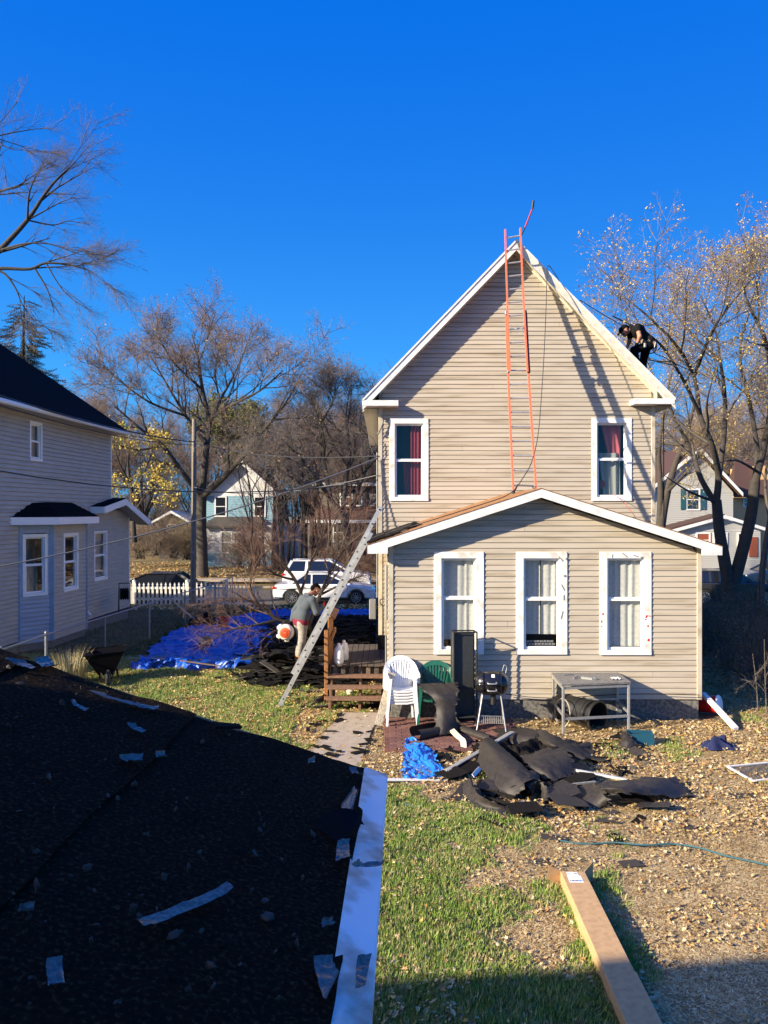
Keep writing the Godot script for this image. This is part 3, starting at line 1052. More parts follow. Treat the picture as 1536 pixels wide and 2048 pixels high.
func build_house() -> void:
	var t := thing("house", "two-storey tan clapboard house with steep white-edged gable, roof being stripped", "house", Vector3(0, 0, 0))
	var ZM := 17.7
	var ZA := 14.0
	var xm := Transform3D(Basis.IDENTITY, Vector3(0, 0, -ZM))
	var xa := Transform3D(Basis.IDENTITY, Vector3(0, 0, -ZA))
	var L := -0.127
	var Rr := 6.229
	var mw := [[779.0, 857.0, 1002.0, 837.0], [1183.0, 1263.0, 1002.0, 836.0]]
	var holes := []
	for w in mw: holes.append([X(w[0], ZM) + 0.03, X(w[1], ZM) - 0.03, Y(w[2], ZM) + 0.03, Y(w[3], ZM) - 0.03])
	var lf := func(y: float) -> float: return maxf(L + 0.09, 2.994 - (9.926 - 0.20 - y) / 1.039)
	var rf := func(y: float) -> float: return minf(Rr - 0.09, 2.994 + (9.926 - 0.20 - y) / 0.997)
	# lower left strip seen beside the rear room, then the boards above its roof
	siding(t, xm, 0.42, 2.55, 0.1017, func(_y): return L + 0.09, func(_y): return 0.4, [], MT.siding, 0.019, 0.0)
	siding(t, xm, 2.55, 9.70, 0.1017, lf, rf, holes, MT.siding)
	var aw := [[868.0, 967.5, 1308.5, 1103.5], [1032.0, 1134.0, 1308.5, 1103.5], [1199.0, 1302.0, 1309.5, 1103.5]]
	holes = []
	for w in aw: holes.append([X(w[0], ZA) + 0.03, X(w[1], ZA) - 0.03, Y(w[2], ZA) + 0.03, Y(w[3], ZA) - 0.03])
	var al := X(777, ZA)
	var ar := X(1403, ZA)
	siding(t, xa, Y(1398, ZA), 4.05, 0.1017, func(y: float) -> float: return maxf(al + 0.09, 2.80 - (4.198 - 0.17 - y) / 0.325), func(y: float) -> float: return minf(ar - 0.09, 2.80 + (4.198 - 0.17 - y) / 0.3205), holes, MT.siding, 0.019, 0.12)
	# sheathing behind the gable boards, side walls, back wall, foundations
	var s := M.new()
	s.prism(PackedVector2Array([Vector2(L, 6.0), Vector2(Rr, 6.0), Vector2(Rr, main_roof(Rr) - 0.15), Vector2(2.994, 9.77), Vector2(L, main_roof(L) - 0.15)]), -17.75, -17.722)
	obj("gable_sheathing", s, MT.siding, t)
	s = M.new()
	s.bx(L + 0.01, L + 0.10, 0.4, 6.2, -27.2, -ZM - 0.02)
	s.bx(Rr - 0.10, Rr - 0.01, 0.4, 6.2, -27.2, -ZM - 0.02)
	s.prism(PackedVector2Array([Vector2(L, 0.4), Vector2(Rr, 0.4), Vector2(Rr, 6.4), Vector2(2.994, 9.7), Vector2(L, 6.4)]), -27.3, -27.2)
	obj("side_wall", s, MT.siding, t)
	s = M.new()
	s.bx(al + 0.01, al + 0.10, 0.4, 3.25, -ZM, -ZA - 0.03)
	s.bx(ar - 0.10, ar - 0.01, 0.4, 3.2, -ZM, -ZA - 0.03)
	obj("side_wall", s, MT.siding, t)
	# clapboards of the two left side walls, seen at a glancing angle
	s = M.new()
	s.xf = Transform3D(Basis(Vector3.UP, -PI / 2), Vector3(al + 0.008, 0, -ZA))
	clap(s, -3.6, -0.09, 0.42, 3.2, 0.0, 0.1017)
	obj("side_boards", s, MT.siding, t).set_meta("kind", "stuff")
	s = M.new()
	s.bx(L + 0.04, Rr - 0.04, -0.3, 0.4, -27.2, -ZM - 0.03)
	s.bx(al + 0.05, ar - 0.05, -0.3, Y(1398, ZA) - 0.004, -ZM, -ZA - 0.015)
	obj("foundation", s, MT.foundation, t)
	for q in [[L, ZM, 0.4, 6.32], [Rr - 0.09, ZM, 0.4, 6.32], [al, ZA, Y(1398, ZA) - 0.01, 3.25], [ar - 0.09, ZA, Y(1398, ZA) - 0.01, 3.2]]:
		s = M.new()
		s.cbox(Vector3(q[0] + 0.045, (q[2] + q[3]) / 2, -q[1] + 0.004), Vector3(0.09, q[3] - q[2], 0.05), 0.006)
		obj("corner_post", s, MT.corner, t)
	# main roof: slabs with bare decking and paper
	var tk := 0.10
	for sd in 2:
		var e := -0.486 if sd == 0 else 6.587
		var ye := main_roof(e)
		s = M.new()
		s.prism(PackedVector2Array([Vector2(e, ye), Vector2(2.994, 9.926), Vector2(2.994, 9.926 - tk * 1.4), Vector2(e, ye - tk * 1.4)]), -27.6, -17.44)
		obj("roof_slope", s, MT.felt_dark, t)
		# rake board: face and shadow moulding
		s = M.new()
		var fh := 0.215
		s.prism(PackedVector2Array([Vector2(e, ye + 0.012), Vector2(2.994, 9.938), Vector2(2.994, 9.938 - fh), Vector2(e, ye + 0.012 - fh)]), -17.425, -17.40)
		obj("rake_board", s, MT.cream if sd == 1 else MT.white, t)
		s = M.new()
		s.prism(PackedVector2Array([Vector2(e, ye + 0.02), Vector2(2.994, 9.946), Vector2(2.994, 9.946 - 0.055), Vector2(e, ye + 0.02 - 0.055)]), -17.43, -17.382)
		s.prism(PackedVector2Array([Vector2(e, ye + 0.016 - fh), Vector2(2.994, 9.942 - fh), Vector2(2.994, 9.942 - fh - 0.028), Vector2(e, ye + 0.016 - fh - 0.028)]), -17.43, -17.392)
		obj("drip_edge", s, MT.white, t)
		# soffit under the rake: separate panels
		var n := 44
		for k in n:
			var u0 := (k + 0.02) / n
			var u1 := (k + 0.96) / n
			var xa0 := lerpf(e, 2.994, u0)
			var xb0 := lerpf(e, 2.994, u1)
			s = M.new()
			s.prism(PackedVector2Array([Vector2(xa0, main_roof(xa0) - 0.165), Vector2(xb0, main_roof(xb0) - 0.165), Vector2(xb0, main_roof(xb0) - 0.18), Vector2(xa0, main_roof(xa0) - 0.18)]), -17.72, -17.43)
			obj("soffit_panel", s, MT.cream, t)
		# boxed end where the rake meets the return
		s = M.new()
		var wx := L + 0.02 if sd == 0 else Rr - 0.02
		s.prism(PackedVector2Array([Vector2(e, ye - 0.15), Vector2(wx, main_roof(wx) - 0.15), Vector2(wx, 6.2), Vector2(e, 6.2)]), -17.72, -17.50)
		obj("rake_box", s, MT.siding, t)
		# strip of moulding where soffit meets wall
		s = M.new()
		s.prism(PackedVector2Array([Vector2(e, ye - 0.185), Vector2(2.994, 9.741), Vector2(2.994, 9.69), Vector2(e, ye - 0.236)]), -17.695, -17.665)
		obj("soffit_moulding", s, MT.cream, t)
	# short returns and eave boxes
	s = M.new()
	s.cbox(Vector3((X(725, 17.4) + X(797, 17.4)) / 2, 6.24, -17.55), Vector3(0.82, 0.13, 0.33), 0.008)
	obj("eave_return", s, MT.white, t)
	s = M.new()
	s.cbox(Vector3((X(1267, 17.4) + X(1350, 17.4)) / 2, 6.28, -17.55), Vector3(0.93, 0.13, 0.33), 0.008)
	obj("eave_return", s, MT.white, t)
	s = M.new()
	s.bx(-0.47, L + 0.02, 6.15, 6.17, -27.5, -17.73)
	s.bx(-0.488, -0.468, 6.15, 6.31, -27.5, -17.73)
	obj("eave_soffit", s, MT.cream, t)
	s = M.new()
	s.bx(Rr - 0.02, 6.57, 6.18, 6.2, -27.5, -17.73)
	s.bx(6.57, 6.59, 6.18, 6.34, -27.5, -17.73)
	obj("eave_soffit", s, MT.cream, t)
	# rear room roof
	for sd in 2:
		var e := -0.294 if sd == 0 else 6.02
		var ye := add_roof(e)
		s = M.new()
		s.prism(PackedVector2Array([Vector2(e, ye), Vector2(2.80, 4.198), Vector2(2.80, 4.12), Vector2(e, ye - 0.08)]), -17.69, -13.73)
		obj("roof_decking", s, MT.plywood, t)
		s = M.new()
		var fh := 0.155
		s.prism(PackedVector2Array([Vector2(e, ye - 0.006), Vector2(2.80, 4.192), Vector2(2.80, 4.192 - fh), Vector2(e + (0.36 if sd == 0 else -0.36), add_roof(e + (0.36 if sd == 0 else -0.36)) - fh - 0.005), Vector2(e + (0.36 if sd == 0 else -0.36), ye - fh), Vector2(e, ye - fh)]), -13.725, -13.70)
		obj("rake_board", s, MT.white, t)
		s = M.new()
		s.prism(PackedVector2Array([Vector2(e, ye - 0.09), Vector2(2.80, 4.10), Vector2(2.80, 4.085), Vector2(e, ye - 0.105)]), -14.02, -13.727)
		obj("soffit", s, MT.corner, t)
		s = M.new()
		s.bx(minf(e, e + (0.02 if sd == 0 else -0.02)), maxf(e, e + (0.02 if sd == 0 else -0.02)), ye - 0.155, ye - 0.004, -17.6, -13.73)
		obj("eave_board", s, MT.white, t)
		s = M.new()
		s.prism(PackedVector2Array([Vector2(e - (0.012 if sd == 0 else -0.012), ye + 0.006), Vector2(2.80, 4.2105), Vector2(2.80, 4.199), Vector2(e, ye + 0.001)]), -17.6, -13.69)
		obj("sheathing_edge", s, MT.plywood, t)
	# torn shingles still lying on the left slope of the rear room
	for j in 7:
		for i in 13:
			var u := i * 0.31 + (0.15 if j % 2 else 0.0) + R(-.02, .02)
			var x := -0.30 + j * 0.14
			if x + R(-0.1, 0.35) > 0.75 - (0.35 if u < 0.7 else 0.0): continue
			s = M.new()
			var b := Basis(Vector3.BACK, atan(0.325) + R(-0.02, 0.05)) * Basis(Vector3.UP, R(-.05, .05))
			s.box(Vector3.ZERO, Vector3(0.19, 0.010, 0.30), b)
			var o := obj("shingle", s, MT.shingle if R(0, 1) < 0.7 else MT.shingle_brown, t)
			o.position = Vector3(x + 0.08, add_roof(x + 0.08) + 0.032 + 0.004 * (j % 2) + R(0, 0.012), -13.86 - u)
	# windows
	var w1 := window(t, xm, X(779, ZM), X(857, ZM), Y(1002, ZM), Y(837, ZM), {"split": 0.5})
	s = M.new(); s.xf = xm
	curtain(s, X(822, ZM), X(846, ZM), Y(994, ZM), Y(848, ZM), -0.17, 3.5, 0.03)
	curtain(s, X(806, ZM), X(823, ZM), Y(994, ZM), Y(925, ZM), -0.24, 2.0, 0.02, 0.06)
	obj("red_curtain", s, MT.red_curtain, w1)
	var w2 := window(t, xm, X(1183, ZM), X(1263, ZM), Y(1002, ZM), Y(836, ZM), {"split": 0.51})
	s = M.new(); s.xf = xm
	curtain(s, X(1206, ZM), X(1246, ZM), Y(918, ZM), Y(848, ZM), -0.19, 2.5, 0.035, 0.20)
	obj("pink_curtain", s, MT.pink_curtain, w2)
	s = M.new(); s.xf = xm
	curtain(s, X(1200, ZM), X(1244, ZM), Y(992, ZM), Y(905, ZM), -0.15, 3.0, 0.04, 0.12)
	obj("lace_curtain", s, MT.lace, w2)
	s = M.new(); s.xf = xm
	s.blob(Vector3(X(1206, ZM), Y(968, ZM), -0.12), Vector3(0.09, 0.10, 0.05), 8, 5)
	obj("red_bundle", s, MT.red_curtain, w2)
	for k in 3:
		var w := window(t, xa, X(aw[k][0], ZA), X(aw[k][1], ZA), Y(aw[k][2], ZA), Y(aw[k][3], ZA), {"split": 0.56 if k == 0 else 0.55, "casing": 0.135, "head": 0.12})
		s = M.new(); s.xf = xa
		var c0: float = X(aw[k][0], ZA) + 0.13
		var c1: float = X(aw[k][1], ZA) - 0.13
		var lo: float = Y(aw[k][2], ZA) + 0.09 + [0.16, 0.26, 0.05][k]
		var hi: float = Y(aw[k][3], ZA) - 0.11
		curtain(s, c0, c0 + (c1 - c0) * [0.72, 0.5, 0.45][k], lo, hi, -0.125, 3.0, 0.008, 0.0, k * 1.3)
		curtain(s, c0 + (c1 - c0) * [0.68, 0.52, 0.42][k], c1, lo, hi, -0.105, [1.5, 2.5, 3.0][k], 0.018, 0.0, k * 2.0)
		obj("sheer_curtain", s, MT.sheer, w)
		if k == 0:
			s = M.new(); s.xf = xa
			for q in 6: s.cbox(Vector3(c0 + 0.06 + q * 0.075, lo - 0.14, -0.09), Vector3(0.045, R(0.03, 0.08), 0.03), 0.006)
			obj("sill_clutter", s, MT.vinyl, w)
		if k == 1:
			s = M.new(); s.xf = xa
			for q in 3:
				for r in 9: s.cbox(Vector3(c0 + 0.04 + r * 0.063 + (0.03 if q % 2 else 0.0), lo - 0.23 + q * 0.05, -0.09), Vector3(0.055, 0.04, 0.025), 0.008)
			obj("vent_grille", s, MT.galv, w)
	# smudges of red and grey paint on the trim of the two right-hand windows: small flakes
	s = M.new()
	for q in [[1293, 1233, 3, 6], [1299, 1232, 4, 2], [1297, 1280, 4, 5], [1203, 1243, 2, 4], [1206, 1228, 3, 3], [1291, 1239, 3, 2], [1203, 1253, 2, 2], [1296, 1252, 3, 3]]:
		var ce := at(q[0], q[1], ZA - 0.034)
		s.box(ce, Vector3(q[2] / 110.0, q[3] / 110.0, 0.004), Basis(Vector3.BACK, R(-.6, .6)))
	obj("paint_flake", s, MT.red_cord, t)
	s = M.new()
	for q in [[1122, 1118, 2, 14], [1126, 1175, 2, 16], [1128, 1195, 2, 12], [1124, 1230, 2, 18], [1130, 1152, 5, 5], [1133, 1118, 4, 4], [1250, 1110, 16, 2], [1272, 1112, 12, 2], [1225, 1112, 2, 8], [1284, 1115, 6, 4]]:
		var ce := at(q[0], q[1], ZA - 0.036)
		s.box(ce, Vector3(q[2] / 125.0, q[3] / 125.0, 0.003), Basis(Vector3.BACK, R(-.8, .8)))
	obj("scuff", s, MT.galv, t)
	# chimney-less ridge; meter box and pipes by the left corner
	s = M.new()
	s.cbox(at(745, 1218, 17.75), Vector3(0.15, 0.46, 0.2), 0.02)
	s.rod(at(754, 1195, 17.72), at(754, 905, 17.72), 0.014)
	obj("meter_box", s, MT.galv, t)
	s = M.new()
	s.tube(smooth([at(757, 905, 17.6), at(748, 880, 17.55), at(738, 872, 17.5), at(741, 893, 17.5), at(752, 916, 17.6), at(762, 925, 17.62)], 5), arr(0.008, 26), 5)
	s.tube(smooth([at(756, 868, 17.6), at(764, 850, 17.6), at(766, 838, 17.6), at(758, 828, 17.55)], 5), arr(0.022, 16), 6)
	obj("service_cable", s, MT.cable_grey, t)
	s = M.new()
	s.rod(at(771.5, 1240, 14.2), at(771.5, 1330, 14.2), 0.012)
	s.rod(at(772.5, 1130, 14.3), at(772.5, 1240, 14.3), 0.03)
	obj("wall_pipe", s, MT.galv, t)

func arr(v: float, n: int) -> Array:
	var a := []
	for i in n: a.append(v)
	return a

func build_grey_house() -> void:
	# wall running away from the eye along x = a + b * depth
	var t := thing("grey_house", "two-storey grey-lilac clapboard house with dark roof and bay window, left", "house")
	var dir := Vector3(0.06, 0, -1).normalized()          # away from the eye
	var bas := Basis(-dir, Vector3.UP, Vector3(1, 0, 0.06).normalized())   # local x comes towards the eye... mirrored below
	bas = Basis(dir, Vector3.UP, dir.cross(Vector3.UP))
	# local x = along the wall, away from the eye; local z = out of the wall, to the right
	var org := Vector3(-10.904, 0, 0)
	var k := sqrt(1.0 + 0.06 * 0.06)
	var xf := Transform3D(bas, org)
	var step := 0.118
	var D := func(px: float, off := 0.0) -> float:         # depth on the wall (off metres out) seen at column px
		return (10.904 - off) / (0.06 - (px - 768.0) / F)
	var y0 := 0.36
	var far_u: float = D.call(222.0) * k
	var far_l: float = D.call(258.0) * k
	var near := 16.2 * k
	var bay0: float = D.call(37.0) * k
	var bay1: float = 24.15 * k
	var wins := [[58.0, 83.0, 922.0, 843.0, 21.2], [187.0, 213.0, 1161.0, 1061.0, 25.4]]
	var holes := [[bay0, bay1, 0.0, 3.55]]
	for w in wins:
		holes.append([D.call(w[0]) * k + 0.03, D.call(w[1]) * k - 0.03, Y(w[2], w[4]) + 0.03, Y(w[3], w[4]) - 0.03])
	siding(t, xf, y0, 3.85, step, func(_y): return near, func(_y): return far_l, holes, MT.siding_grey, 0.032, 0.12)
	siding(t, xf, 3.85, 6.44, step, func(_y): return near, func(_y): return far_u, holes, MT.siding_grey, 0.032, 0.12)
	for w in wins:
		window(t, xf, D.call(w[0]) * k, D.call(w[1]) * k, Y(w[2], w[4]), Y(w[3], w[4]), {"casing": 0.07, "sill": 0.07, "mat": MT.vinyl})
	var s := M.new()
	s.xf = xf
	s.bx(near, far_u, 0.36, 6.4, -0.2, -0.15)
	s.bx(far_u, far_l, 0.36, 3.9, -0.2, -0.15)
	s.bx(far_u - 0.02, far_u, 3.8, 6.4, -9.0, -0.02)
	s.bx(far_l - 0.02, far_l, 0.36, 4.0, -9.0, -0.02)
	s.bx(near, near + 0.03, 0.36, 6.4, -9.0, -0.02)
	obj("wall", s, MT.siding_grey, t)
	s = M.new(); s.xf = xf
	s.bx(near + 0.1, far_l - 0.05, -0.4, 0.36, -8.8, -0.02)
	obj("foundation", s, MT.foundation, t)
	for q in [[far_u, 3.8, 6.44], [far_l, 0.36, 3.75]]:
		s = M.new(); s.xf = xf
		s.cbox(Vector3(q[0] - 0.03, (q[1] + q[2]) / 2, 0.006), Vector3(0.08, q[2] - q[1], 0.05), 0.006)
		obj("corner_post", s, MT.vinyl, t)
	# eaves, roof with courses of shingles
	var ov := 0.45
	var ro := far_u + 0.45
	s = M.new(); s.xf = xf
	s.bx(near - 0.3, ro, 6.44, 6.46, -0.02, ov - 0.02)
	obj("soffit", s, MT.siding_grey, t)
	s = M.new(); s.xf = xf
	s.cbox(Vector3((near - 0.3 + ro) / 2, 6.50, ov), Vector3(ro - near + 0.3, 0.13, 0.10), 0.03)
	obj("gutter", s, MT.vinyl, t)
	var rise := 3.5
	var run := 5.2
	var sl := atan2(rise, run)
	var n := 44
	for j in n:
		var a := j / float(n)
		s = M.new(); s.xf = xf
		var len := sqrt(rise * rise + run * run) / n
		var ce := Vector3((near - 0.3 + ro) / 2, 6.56 + rise * (a + 0.5 / n) + 0.006, ov - run * (a + 0.5 / n))
		s.box(ce, Vector3(ro - near + 0.3, 0.014, len + 0.03), Basis(Vector3.RIGHT, sl + 0.05))
		obj("shingle_course", s, MT.shingle_blue, t)
	s = M.new(); s.xf = xf
	for sd in 2:
		var zz := ov - run * 2 if sd else ov
		var p0 := Vector3(near - 0.3, 6.54, zz)
		var p1 := Vector3(near - 0.3, 6.54 + rise, ov - run)
		var p2 := Vector3(ro, 6.54 + rise, ov - run)
		var p3 := Vector3(ro, 6.54, zz)
		var d := Vector3(0, -0.08, 0)
		s.hexa([p0 + d, p3 + d, p2 + d, p1 + d, p0, p3, p2, p1])
	obj("roof", s, MT.shingle_blue, t)
	s = M.new()
	s.xf = xf * Transform3D(Basis(Vector3.UP, PI / 2), Vector3.ZERO)
	for e in [ro - 0.48, near + 0.1]:
		s.prism(PackedVector2Array([Vector2(0.0 - ov * 0, 6.4), Vector2(ov * 0.0 + 0.0, 6.44), Vector2(-ov * 0.0 + (run - ov), 6.44 + rise * 0.97), Vector2(run * 2 - 2 * ov, 6.44), Vector2(run * 2 - 2 * ov, 6.4)]), e - 0.02, e)
	obj("gable_wall", s, MT.siding_grey, t)
	# bay window: two visible faces under a small hipped roof
	var B0 := Vector3(bay0, 0, 0)
	var c1 := Vector3(21.2 * k, 0, 0.5)
	var c2 := Vector3(23.3 * k, 0, 0.5)
	var B3 := Vector3(24.1 * k, 0, 0)
	var pts := [B0, c1, c2, B3]
	for i in 3:
		var a: Vector3 = pts[i]
		var b: Vector3 = pts[i + 1]
		var w := a.distance_to(b)
		var ex := (b - a).normalized()
		var bx := xf * Transform3D(Basis(ex, Vector3.UP, ex.cross(Vector3.UP)), a)
		var hl := []
		var wn := []
		if i == 0:
			wn = [0.10, w - 0.14, Y(1192, 20.8), Y(1068, 20.8)]
		elif i == 1:
			wn = [w * 0.30, w * 0.30 + 0.92, Y(1182, 22.2), Y(1066, 22.2)]
		else:
			wn = [0.12, w - 0.12, 1.5, 3.2]
		hl.append([wn[0] + 0.02, wn[1] - 0.02, wn[2] + 0.03, wn[3] - 0.03])
		siding(t, bx, y0 - 0.1, 3.45, step, func(_y): return 0.05, func(_y): return w - 0.05, hl, MT.siding_blue if i == 0 else MT.siding_grey, 0.03, 0.0)
		var o := window(t, bx, wn[0], wn[1], wn[2], wn[3], {"casing": 0.085, "sill": 0.085, "mat": MT.vinyl})
		s = M.new(); s.xf = bx
		curtain(s, wn[0] + 0.1, wn[1] - 0.1, wn[2] + 0.1, wn[2] + (wn[3] - wn[2]) * 0.5, -0.3, 3.0, 0.03)
		obj("curtain", s, MT.lace, o)
		s = M.new(); s.xf = bx
		s.bx(0.02, w - 0.02, y0 - 0.3, y0 - 0.1, -0.05, -0.01)
		obj("skirt", s, MT.foundation, t)
	for q in [B0, c1, c2]:
		s = M.new(); s.xf = xf
		s.cbox(q + Vector3(0, 1.85, 0), Vector3(0.11 if q != c1 else 0.13, 3.2, 0.11 if q != c1 else 0.13), 0.01, Basis(Vector3.UP, 0.4))
		obj("corner_post", s, MT.siding_blue, t)
	s = M.new(); s.xf = xf
	var eb := [Vector3(bay0 - 0.45, 3.44, -0.02), Vector3(c1.x - 0.2, 3.44, 0.82), Vector3(c2.x + 0.2, 3.44, 0.82), Vector3(B3.x + 0.4, 3.44, -0.02)]
	var top := [Vector3(bay0 + 0.6, 4.02, 0.0), Vector3(c1.x + 0.3, 4.05, 0.22), Vector3(c2.x - 0.3, 4.05, 0.22), Vector3(B3.x - 0.5, 4.02, 0.0)]
	for i in 3:
		var a: Vector3 = eb[i]
		var b: Vector3 = eb[i + 1]
		s.quad(a, b, b + Vector3(0, 0.2, 0), a + Vector3(0, 0.2, 0))
		s.quad(a + Vector3(0, 0.2, 0), b + Vector3(0, 0.2, 0), b + Vector3(0, 0.2, -0.03), a + Vector3(0, 0.2, -0.03))
	s.quad(eb[0], eb[3], eb[2], eb[1])
	obj("bay_fascia", s, MT.vinyl, t)
	for j in 6:
		s = M.new(); s.xf = xf
		for i in 3:
			var f0 := j / 6.0
			var f1 := (j + 1) / 6.0 + 0.02
			var lift := Vector3(0, 0.014, 0)
			var a: Vector3 = (eb[i] + Vector3(0, 0.2, 0)).lerp(top[i], f0)
			var b: Vector3 = (eb[i + 1] + Vector3(0, 0.2, 0)).lerp(top[i + 1], f0)
			var c: Vector3 = (eb[i + 1] + Vector3(0, 0.2, 0)).lerp(top[i + 1], f1)
			var d: Vector3 = (eb[i] + Vector3(0, 0.2, 0)).lerp(top[i], f1)
			s.quad(a + lift, b + lift, c, d)
			s.quad(a, b, b + lift, a + lift)
		obj("shingle_course", s, MT.shingle_blue, t)
	s = M.new(); s.xf = xf
	s.quad(top[0], top[1], top[2], top[3])
	obj("bay_roof_cap", s, MT.shingle_blue, t)
	# little gable roof over the far corner
	var gz := [24.7 * k, 26.4 * k, 28.7 * k]
	var gy := [3.98, 4.26, 3.50]
	s = M.new(); s.xf = xf
	for i in 2:
		var a := Vector3(gz[i], gy[i], 0.47)
		var b := Vector3(gz[i + 1], gy[i + 1], 0.47)
		var q := Vector3(0, 0, -3.0) if i else Vector3(0, 0, -0.49)
		var d := Vector3(0, -0.05, 0)
		s.hexa([a + d, b + d, b + d + q, a + d + q, a, b, b + q, a + q])
	obj("porch_roof", s, MT.shingle_blue, t)
	s = M.new(); s.xf = xf
	s.prism(PackedVector2Array([Vector2(gz[0], gy[0] - 0.03), Vector2(gz[1], gy[1] - 0.03), Vector2(gz[2], gy[2] - 0.03), Vector2(gz[2], gy[2] - 0.25), Vector2(gz[1], gy[1] - 0.24), Vector2(gz[0], gy[0] - 0.24)]), 0.47, 0.495)
	s.bx(gz[0] - 0.02, gz[0], gy[0] - 0.24, gy[0] - 0.03, 0.0, 0.47)
	obj("porch_fascia", s, MT.vinyl, t)
	s = M.new(); s.xf = xf
	for i in 2:
		var a := Vector3(gz[i], gy[i] - 0.2, 0.47)
		var b := Vector3(gz[i + 1], gy[i + 1] - 0.2, 0.47)
		var q := Vector3(0, 0, -0.47)
		s.quad(a + q, b + q, b, a)
	obj("porch_soffit", s, MT.siding_grey, t)
	s = M.new(); s.xf = xf
	s.cbox(Vector3(24.3 * k, 0.62, 0.06), Vector3(0.16, 0.16, 0.12), 0.05)
	s.rod(Vector3(24.3 * k, 0.6, 0.1), Vector3(24.3 * k, 0.5, 0.2), 0.05)
	obj("dryer_vent", s, MT.vinyl, t)
	# red-brown flashing line at the foot of the wall
	s = M.new(); s.xf = xf
	s.bx(24.4 * k, far_l - 0.05, 0.30, 0.355, -0.01, 0.03)
	obj("base_flashing", s, MT.red_roof, t)

func build_garage() -> void:
	var t := thing("garage", "low garage roof under black roofing felt with white metal drip edge", "garage", Vector3(0.003, 2.48, -3.73), -0.026)
	var sl := atan(0.313)
	var bs := Basis(Vector3.BACK, -sl)       # local -x runs up the slope
	var W := 2.45
	for k in 3:
		var s := M.new()
		s.xf = Transform3D(bs, Vector3.ZERO)
		var a := -0.10 - k * 0.86
		s.grid(26, 60, func(u: float, w: float) -> Vector3:
			var x := a - 0.90 * u
			var z := 0.012 + w * 5.6
			var lift := 0.010 * (1.0 - u) + 0.004 * k + fn.get_noise_2d(x * 160.0, z * 160.0) * 0.010 + fn.get_noise_2d(x * 40.0 + 9, z * 55.0) * 0.016
			return Vector3(x + (fn.get_noise_2d(k * 50.0, z * 60.0) * 0.02 if u < 0.01 else 0.0), 0.022 + lift, z if w > 0.0 else 0.012 + fn.get_noise_2d(x * 90.0, 7.0) * 0.012))
		var fl := s
		obj("felt_strip", fl, MT.felt_roof, t)
	var s := M.new()
	s.xf = Transform3D(bs, Vector3.ZERO)
	s.bx(-W / cos(sl), 0.0, -0.03, 0.004, 0.0, 5.6)
	obj("roof_deck", s, MT.osb_edge, t)
	s = M.new()
	s.xf = Transform3D(bs, Vector3.ZERO)
	s.bx(-W / cos(sl), -0.10, 0.004, 0.017, -0.014, 0.016)
	s.bx(-W / cos(sl), -0.02, -0.16, -0.03, -0.02, 0.0)
	obj("rake_edge", s, MT.osb_edge, t)
	s = M.new()
	s.xf = Transform3D(bs, Vector3.ZERO)
	# drip edge: flat flange, rounded nose, down-turned lip
	for j in 3:
		var z0 := j * 1.9
		s.bx(-0.112, 0.0, 0.0295 + 0.002 * (j % 2), 0.0325 + 0.002 * (j % 2), z0, z0 + 1.93)
		s.tube([Vector3(-0.002, 0.022, z0), Vector3(-0.002, 0.022, z0 + 1.93)], [0.011, 0.011], 8)
	s.bx(-0.004, 0.008, -0.09, 0.022, 0.0, 5.6)
	obj("drip_edge", s, MT.strip, t)
	s = M.new()
	s.bx(-0.40, -0.34, -2.5, -0.05, 0.3, 5.6)
	s.bx(-W + 0.02, -W + 0.08, -2.5, W * 0.313 - 0.05, 0.3, 5.6)
	s.prism(PackedVector2Array([Vector2(-W + 0.05, -2.5), Vector2(-0.37, -2.5), Vector2(-0.37, 0.06), Vector2(-W + 0.05, W * 0.313 - 0.08)]), 0.3, 0.36)
	s.prism(PackedVector2Array([Vector2(-W + 0.05, -2.5), Vector2(-0.37, -2.5), Vector2(-0.37, 0.06), Vector2(-W + 0.05, W * 0.313 - 0.08)]), 5.4, 5.45)
	obj("wall", s, MT.siding_grey, t)
	# tall house behind the eye, whose shadow lies over the garage and the near lawn
	var h := thing("neighbour_house", "tall grey house behind the garage that shades its roof", "house", Vector3(-15, 0, 6.3), 0.115)
	s = M.new()
	s.bx(-12.0, 7.4, 0, 6.4, -4.7, 4.5)
	obj("wall", s, MT.siding_grey, h)
	s = M.new()
	for sd in [-1, 1]:
		var p0 := Vector3(-12.3, 6.6, -5.1 * sd)
		var p1 := Vector3(7.8, 6.6, -5.1 * sd)
		var p2 := Vector3(7.8, 9.4, 0)
		var p3 := Vector3(-12.3, 9.4, 0)
		var d := Vector3(0, -0.15, 0)
		s.hexa([p0 + d, p1 + d, p2 + d, p3 + d, p0, p1, p2, p3])
	obj("roof", s, MT.shingle, h)

func clap(m: M, x0: float, x1: float, y0: float, y1: float, z: float, step := 0.13) -> void:   # joined boards of a far wall
	var y := y0
	while y < y1 - 0.01:
		var t := minf(y + step, y1)
		m.quad(Vector3(x0, y, z + 0.03), Vector3(x1, y, z + 0.03), Vector3(x1, t, z), Vector3(x0, t, z))
		m.quad(Vector3(x0, y, z), Vector3(x1, y, z), Vector3(x1, y, z + 0.03), Vector3(x0, y, z + 0.03))
		y = t

